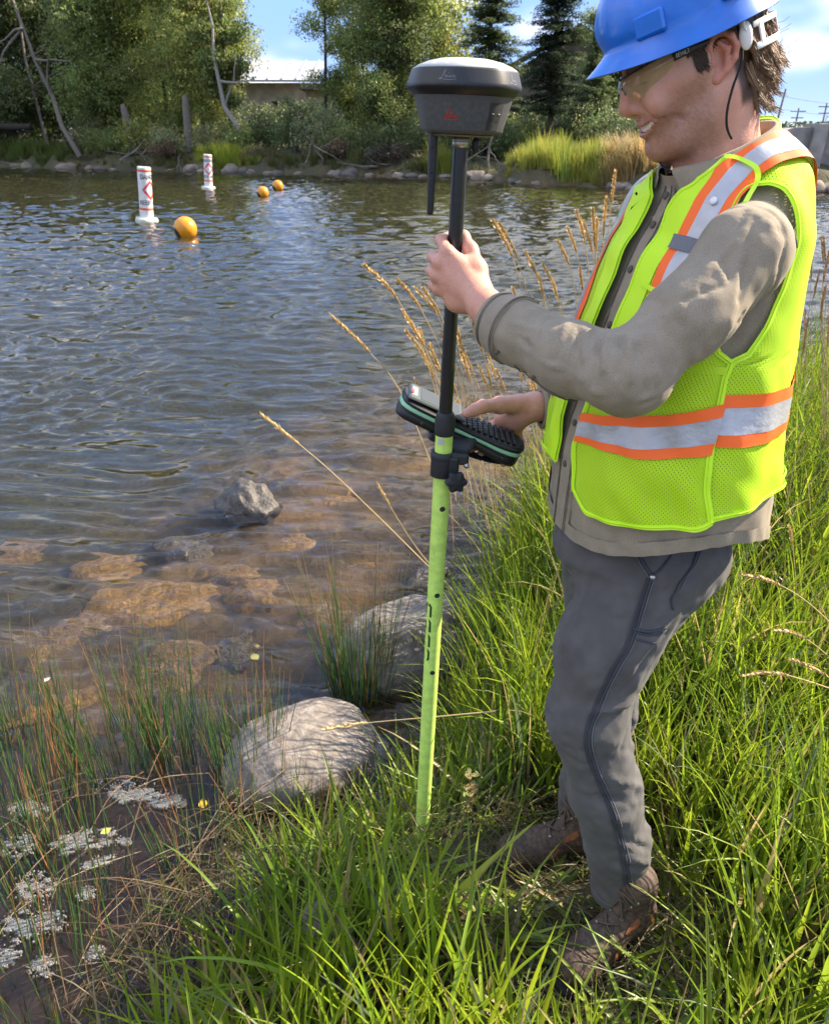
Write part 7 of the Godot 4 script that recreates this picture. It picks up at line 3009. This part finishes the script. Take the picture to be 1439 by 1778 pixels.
func rushes() -> void:
	mats["rush"] = leafy(0.5, 0.25)
	rush_clump("tall dark green rush clump in the water left of the grey boulder", -0.205, -2.36, 85, 0.60, 0.10)
	var at := [
		["rush clump at the left edge just above the foam", -1.42, -2.05, 60, 0.50, 0.22],
		["leftmost rush clump, cut by the left edge of the photo", -1.25, -1.72, 60, 0.46, 0.2],
		["rush clump behind the long foam streak", -1.02, -2.05, 60, 0.48, 0.2],
		["rush clump midway between the left edge and the beige boulder", -0.82, -2.10, 50, 0.48, 0.16],
		["rush clump against the left flank of the beige boulder", -0.56, -1.98, 55, 0.46, 0.12],
		["rush clump in front of the beige boulder", -0.42, -1.72, 45, 0.32, 0.14],
		["rush clump between the foam patches at the left", -1.02, -1.55, 45, 0.40, 0.2],
		["rush clump at the lower left corner", -0.98, -1.24, 45, 0.36, 0.2],
		["rush clump above the sunken brown stone", -0.62, -1.62, 45, 0.34, 0.14],
		["sparse rush clump in front of the grass at the lower left", -0.62, -1.30, 40, 0.30, 0.16]]
	for a in at:
		rush_clump(a[0], a[1], a[2], a[3], a[4], a[5])
	# long dead stems lying over the mud
	var m := leafy(0.6, 0.2)
	var mb := MB.new()
	for i in 80:
		var x := rnd(-1.25, -0.3)
		var z := rnd(-1.95, -1.0)
		if shore(near_shore, x, z) > 0.22:
			continue
		var len := rnd(0.15, 0.45)
		var a := rnd(0, TAU)
		var dir := Vector3(cos(a), rnd(-0.05, 0.30), sin(a)) * len
		var from := Vector3(x, maxf(WATER, ground_height(x, z)) + rnd(0.005, 0.06), z)
		mb.col = Color(0.24, 0.115, 0.055).lerp(Color(0.24, 0.20, 0.12), rnd(0, 1)) * rnd(0.5, 1.1)
		var w := rnd(0.0007, 0.0015)
		mb.tube(curve([from, from + dir * 0.5 + Vector3(0, rnd(0.0, 0.04), 0), from + dir - Vector3(0, rnd(0.0, 0.05), 0)], 4), [w], 4, false)
	var o := obj("dead_stems", mb.mesh(), m)
	o.set_meta("kind", "stuff")
	tag(o, "fallen rust-brown rush stems lying over the dark water at the left", "stems")


func foam() -> void:
	var m := rough_mat(0.60, 0.59, 0.57, 0.35, noise_tex(0.10, 0.30, 1.0, 2, 256, 95, FastNoiseLite.TYPE_CELLULAR), noise_tex(0.10, 1.0, 0.0, 2, 256, 95, FastNoiseLite.TYPE_CELLULAR), 16.0, 0.5)
	m.subsurf_scatter_enabled = true
	m.subsurf_scatter_strength = 0.1
	var spots := [
		[228, 1375, 0.105, 0.030, "long white foam streak among the rushes"],
		[285, 1392, 0.045, 0.018, "short foam patch at the right end of the long streak"],
		[150, 1460, 0.085, 0.032, "broad white foam patch with a yellow leaf below the long streak"],
		[52, 1408, 0.060, 0.022, "foam patch near the left edge above the broad one"],
		[30, 1470, 0.050, 0.030, "foam patch at the left edge beside the broad one"],
		[170, 1498, 0.040, 0.014, "thin foam patch just under the broad one"],
		[62, 1540, 0.055, 0.028, "foam patch left of the small round one"],
		[150, 1552, 0.026, 0.014, "small round foam patch"],
		[45, 1605, 0.062, 0.034, "bubbly foam patch low at the left edge"],
		[90, 1600, 0.040, 0.022, "foam patch right of the bubbly one"],
		[165, 1657, 0.022, 0.014, "lone foam disc on the brown water near the bottom"],
		[78, 1678, 0.034, 0.018, "lowest foam patch at the left"],
		[12, 1660, 0.030, 0.020, "foam patch in the lower left corner"],
		[312, 1395, 0.020, 0.010, "small foam fleck beside the dark pool"],
		[218, 1462, 0.018, 0.008, "foam fleck right of the broad patch"]]
	for i in spots.size():
		var q: Array = spots[i]
		var r := P(q[0], q[1], 1.0) - EYE
		var c := EYE + r * ((WATER + 0.004 - EYE.y) / r.y)
		var mb := MB.new()
		var turn := rnd(-0.4, 0.4)
		for g in 20:
			var aa := rnd(0, TAU)
			var dd := sqrt(rnd(0, 1))
			var mid := Vector3(cos(aa) * q[2] * dd, 0.0006 * g / 26.0, sin(aa) * q[3] * 1.3 * dd)
			var size := rnd(0.07, 0.24) * minf(q[2], 0.07) * (1.25 - 0.6 * dd)
			var rows := []
			for j in 5:
				var row := []
				for k in 18:
					var a := TAU * k / 18.0
					var e := 1.0 + 0.9 * nz.get_noise_3d(cos(a) * 1.8 + i * 5.0, sin(a) * 1.8, g * 2.0)
					var f: float = [0.0, 0.5, 0.85, 1.0, 1.0][j]
					var y: float = [0.0036, 0.0034, 0.0026, 0.0008, -0.006][j]
					row.append((mid + Vector3(cos(a) * size * 1.9 * e * f, y, sin(a) * size * e * f)).rotated(Vector3.UP, turn))
				rows.append(row)
			mb.grid(rows, true)
		for b in 140:
			var a := rnd(0, TAU)
			var d := rnd(0.0, 1.3)
			mb.ball(Vector3(cos(a) * q[2] * d, 0.0025, sin(a) * q[3] * 1.4 * d).rotated(Vector3.UP, turn), Vector3.ONE * rnd(0.0012, 0.0034), Basis(), 7, 5)
		var o := obj("foam_patch", mb.mesh(), m)
		o.position = c
		tag(o, q[4], "foam", "foam patches on the still water")
	# fallen leaves afloat
	var lm := leafy(0.5, 0.5)
	for q in [[443, 1141, 0.024, Color(0.26, 0.25, 0.08), "yellow-green fallen leaf afloat, the larger of a pair"], [447, 1122, 0.014, Color(0.28, 0.23, 0.07), "small yellow fallen leaf afloat beside the larger one"], [185, 1443, 0.016, Color(0.40, 0.40, 0.08), "small yellow leaf on the broad foam patch"], [353, 1396, 0.020, Color(0.50, 0.34, 0.03), "curled yellow leaf at the edge of the dark pool"], [82, 1180, 0.016, Color(0.62, 0.60, 0.55), "pale fleck afloat above the left-hand rushes"]]:
		var r := P(q[0], q[1], 1.0) - EYE
		var c := EYE + r * ((WATER + 0.012 - EYE.y) / r.y)
		var mb := MB.new()
		mb.col = q[3]
		var rows := []
		for j in 7:
			var f := j / 6.0
			var w := sin(PI * clampf(f, 0.02, 0.98)) * 0.36
			rows.append([Vector3(f - 0.5, 0.10 * absf(f - 0.5), -w) * q[2] * 2.0, Vector3(f - 0.5, 0.0, 0) * q[2] * 2.0, Vector3(f - 0.5, 0.12 * f, w) * q[2] * 2.0])
		mb.grid(rows)
		var o := obj("fallen_leaf", mb.mesh(), lm)
		o.position = c
		o.rotation.y = q[0] * 0.7
		tag(o, q[4], "leaf", "fallen leaves on the water")


# a ripe grass stalk: thin stem, and a dense narrow seed head with ragged edges along its upper part
func stalk(label: String, pts: Array, head: float, fat: float, tone: Color, group: String) -> void:
	var path := curve(pts, 8)
	var base: Vector3 = path[-1]
	var t := thing("dry_grass_stalk", label, "grass stalk", base, group)
	for i in path.size():
		path[i] -= base
	var total := 0.0
	for i in path.size() - 1:
		total += path[i].distance_to(path[i + 1])
	var stem := MB.new()
	var rad := []
	for i in path.size():
		rad.append(lerpf(0.0009, 0.0020, i / float(path.size() - 1)))
	stem.col = tone * 0.85
	stem.tube(path, rad, 5, false)
	obj("stem", stem.mesh(), mats["straw"], t)
	# the seed head: many small spikelets packed round the axis
	var mb := MB.new()
	var n := int(head / 0.0022)
	for i in n:
		var u := (i + rnd(0, 1)) / n
		var s := u * head
		var k := 0
		while k < path.size() - 2 and s > path[k].distance_to(path[k + 1]):
			s -= path[k].distance_to(path[k + 1])
			k += 1
		var p: Vector3 = path[k].lerp(path[k + 1], s / maxf(path[k].distance_to(path[k + 1]), 1e-5))
		var d: Vector3 = (path[k] - path[k + 1]).normalized()
		var body := fat * (0.35 + 0.65 * sin(PI * pow(clampf(u, 0.0, 1.0), 0.7))) * (0.8 + 0.3 * sin(u * 43.0))
		for q in 3:
			var out := Vector3(rnd(-1, 1), rnd(-1, 1), rnd(-1, 1))
			out = (out - d * out.dot(d)).normalized()
			var w := out.cross(d) * 0.0018
			var a := p + out * body * rnd(0.0, 0.7)
			var len := rnd(0.008, 0.014)
			var tip := a + d * len + out * len * 0.35
			mb.col = tone * rnd(0.75, 1.3)
			var ids := [mb.add(a - w), mb.add(a + w), mb.add(a + d * len * 0.5 + out * 0.0016 + w * 1.3), mb.add(tip), mb.add(a + d * len * 0.5 + out * 0.0016 - w * 1.3)]
			mb.tri(ids[0], ids[1], ids[2])
			mb.tri(ids[0], ids[2], ids[4])
			mb.tri(ids[4], ids[2], ids[3])
	obj("seed_head", mb.mesh(), mats["straw"], t)


func stalks() -> void:
	mats["straw"] = leafy(0.6, 0.5)
	var gold := Color(0.64, 0.46, 0.215)
	# pixel path from the tip down to the root, distance, length of the seed head
	var behind := [
		[632, 460, 690, 520, 745, 640, 790, 860, 2.5, 0.20], [690, 486, 735, 545, 780, 660, 815, 880, 2.7, 0.18], [722, 500, 765, 560, 800, 680, 830, 890, 2.9, 0.17], [700, 540, 745, 620, 790, 740, 830, 900, 2.5, 0.18],
		[706, 575, 750, 640, 800, 760, 850, 920, 2.6, 0.15], [745, 600, 785, 690, 830, 800, 868, 930, 2.7, 0.14], [735, 500, 775, 570, 815, 690, 850, 880, 3.0, 0.17],
		[790, 560, 815, 650, 840, 760, 862, 900, 3.0, 0.16], [800, 610, 825, 690, 850, 790, 870, 930, 2.8, 0.15], [820, 560, 848, 650, 868, 760, 890, 900, 3.1, 0.16], [775, 640, 806, 720, 838, 810, 866, 930, 2.6, 0.14],
		[855, 383, 890, 450, 915, 560, 935, 800, 2.9, 0.20], [866, 388, 900, 455, 924, 570, 945, 800, 2.9, 0.20], [912, 438, 945, 510, 965, 600, 975, 800, 3.0, 0.16], [890, 500, 905, 560, 922, 650, 945, 800, 3.1, 0.12],
		[942, 458, 970, 520, 985, 610, 990, 800, 3.2, 0.14], [968, 418, 992, 475, 1003, 570, 1010, 800, 3.2, 0.16], [935, 480, 948, 540, 958, 620, 968, 800, 3.1, 0.12], [960, 490, 972, 545, 984, 640, 990, 800, 3.3, 0.12],
		[1000, 366, 1016, 430, 1026, 540, 1030, 800, 3.2, 0.19], [1012, 385, 1030, 450, 1038, 560, 1040, 800, 3.3, 0.18], [1028, 362, 1032, 430, 1036, 540, 1040, 800, 3.1, 0.20], [1036, 380, 1034, 440, 1034, 550, 1036, 800, 3.2, 0.19],
		[1052, 344, 1046, 420, 1044, 540, 1046, 800, 3.3, 0.19], [1068, 298, 1058, 380, 1050, 520, 1048, 800, 3.3, 0.15], [1081, 356, 1074, 430, 1066, 540, 1060, 800, 3.4, 0.18], [1006, 465, 1014, 530, 1022, 620, 1030, 800, 3.2, 0.13],
		[985, 395, 1004, 455, 1016, 550, 1022, 800, 3.4, 0.16], [1066, 395, 1060, 460, 1056, 560, 1052, 800, 3.5, 0.15]]
	for q in behind:
		var d: float = q[8]
		stalk("golden seed-headed grass stalk in the stand between the pole and the man", [P(q[0], q[1], d - 0.25), P(q[2], q[3], d - 0.12), P(q[4], q[5], d), P(q[6], q[7], d + 0.05)], q[9], 0.0100, gold * rnd(0.85, 1.15), "golden grass stalks behind the pole")
	for i in 34:
		var x := rnd(720, 1000)
		var y := rnd(560, 700)
		var d := rnd(2.8, 3.7)
		stalk("golden seed-headed grass stalk in the stand between the pole and the man", [P(x, y, d - 0.2), P(x + rnd(15, 35), y + 70, d - 0.1), P(x + rnd(40, 60), y + 160, d), P(x + rnd(60, 80), y + 300, d)], rnd(0.10, 0.17), 0.0090, gold * rnd(0.75, 1.1), "golden grass stalks behind the pole")
	for i in 22:
		var x := rnd(1395, 1470)
		var y := rnd(400, 560)
		var d := rnd(2.6, 4.2)
		stalk("brownish seed-headed grass stalk behind the back of the man at the right edge", [P(x, y, d), P(x + rnd(-14, 6), y + 70, d), P(x + rnd(-20, 6), y + 160, d), P(x + rnd(-20, 6), y + 320, d)], rnd(0.10, 0.17), 0.0090, Color(0.40, 0.27, 0.15) * rnd(0.8, 1.1), "brown grass stalks at the right edge")
	for q in [
		[[P(455, 720, 1.9), P(560, 805, 1.95), P(660, 900, 2.02), P(760, 1000, 2.12)], 0.13, "long straw-coloured stalk slanting up to the left across the water"],
		[[P(575, 548, 2.2), P(640, 610, 2.25), P(700, 690, 2.35), P(770, 860, 2.5)], 0.17, "golden stalk leaning left of the controller"],
		[[P(655, 840, 2.3), P(690, 900, 2.3), P(730, 960, 2.35), P(790, 1030, 2.45)], 0.10, "short pale stalk leaning over the water left of the lime tube"],
		[[P(565, 1266, 1.50), P(640, 1255, 1.50), P(750, 1245, 1.45), P(860, 1235, 1.42)], 0.11, "pale stalk lying level in front of the beige boulder"],
		[[P(1290, 998, 1.75), P(1340, 1010, 1.75), P(1400, 1045, 1.75), P(1470, 1110, 1.8)], 0.11, "upper one of three bowed stalks in the grass at the right"],
		[[P(1293, 1172, 1.55), P(1340, 1168, 1.55), P(1400, 1182, 1.55), P(1480, 1210, 1.6)], 0.11, "lower one of three bowed stalks in the grass at the right"],
		[[P(1375, 1145, 1.55), P(1410, 1160, 1.55), P(1450, 1185, 1.55), P(1500, 1230, 1.6)], 0.11, "bowed stalk cut by the right edge between two others"],
		[[P(1370, 915, 2.1), P(1376, 960, 2.1), P(1380, 1010, 2.1), P(1384, 1100, 2.1)], 0.08, "short brown upright stalk right of the back of the vest"],
		[[P(1346, 1095, 1.7), P(1380, 1100, 1.7), P(1420, 1125, 1.7), P(1480, 1180, 1.75)], 0.09, "pinkish bowed stalk above the two bowed ones at the right"]]:
		stalk(q[2], q[0], q[1], 0.0075, gold, "")
	# small leafy weed beside the foot of the pole
	var w := thing("weed", "small brownish leafy weed in the grass right of the foot of the pole", "weed", Vector3(0.135, 0.0, -1.44))
	var stem := MB.new()
	stem.col = Color(0.20, 0.09, 0.04)
	stem.tube(curve([Vector3(0, -0.03, 0), Vector3(0.01, 0.08, 0), Vector3(0.0, 0.17, 0.01)], 4), [0.002], 5)
	obj("stem", stem.mesh(), mats["straw"], w)
	for i in 26:
		var lf := MB.new()
		lf.col = Color(0.24, 0.16, 0.06).lerp(Color(0.14, 0.17, 0.04), rnd(0, 1))
		var rows := []
		for j in 5:
			var f := j / 4.0
			var wd := 0.34 * sin(PI * clampf(f, 0.04, 0.97))
			rows.append([Vector3(f, 0.1 * f * f, -wd), Vector3(f, 0.05 * f * f - 0.03, 0), Vector3(f, 0.1 * f * f, wd)])
		lf.grid(rows)
		var o := obj("leaf", lf.mesh(), mats["straw"], w)
		o.position = Vector3(0.004, rnd(0.05, 0.18), 0)
		o.basis = Basis(Vector3.UP, rnd(0, TAU)) * Basis(Vector3.BACK, rnd(-0.3, 0.7)) * Basis.from_scale(Vector3.ONE * rnd(0.014, 0.028))


func _ready() -> void:
	rng.seed = 7
	nz.noise_type = FastNoiseLite.TYPE_SIMPLEX_SMOOTH
	nz.fractal_type = FastNoiseLite.FRACTAL_NONE
	nz.frequency = 1.0
	nz.seed = 3
	nf.noise_type = FastNoiseLite.TYPE_SIMPLEX_SMOOTH
	nf.fractal_octaves = 4
	nf.frequency = 1.0
	nf.seed = 5
	# camera, sky, sun, exposure
	var cam := Camera3D.new()
	cam.name = "camera"
	cam.fov = 66.98
	cam.near = 0.05
	cam.far = 3000.0
	cam.position = EYE
	cam.rotation = Vector3(-PITCH, 0, 0)
	add_child(cam)
	cam.current = true
	var lens := CameraAttributesPhysical.new()
	lens.frustum_focal_length = 18.137
	lens.frustum_near = 0.05
	lens.frustum_far = 3000.0
	lens.frustum_focus_distance = 1.45
	lens.exposure_aperture = 7.5
	cam.attributes = lens
	var env := Environment.new()
	env.background_mode = Environment.BG_SKY
	var sky := Sky.new()
	sky.sky_material = make_sky()
	env.sky = sky
	env.background_energy_multiplier = 0.80
	env.tonemap_mode = Environment.TONE_MAPPER_LINEAR
	env.tonemap_exposure = 2.9
	env.sdfgi_enabled = true
	env.ssao_enabled = true
	env.ssil_enabled = true
	var we := WorldEnvironment.new()
	we.name = "world_environment"
	we.environment = env
	add_child(we)
	var sun := DirectionalLight3D.new()
	sun.name = "sun"
	sun.light_color = Color(1.0, 0.94, 0.84)
	sun.light_energy = 1.6
	sun.light_angular_distance = 0.5
	sun.shadow_enabled = true
	add_child(sun)
	sun.look_at_from_position(TO_SUN * 10.0, Vector3.ZERO)

	make_ground()
	make_water()
	far_bank()
	near_stones()
	make_person()
	hard_hat()
	safety_glasses()
	survey_pole()
	receiver()
	controller()
	meadow()
	rushes()
	foam()
	stalks()
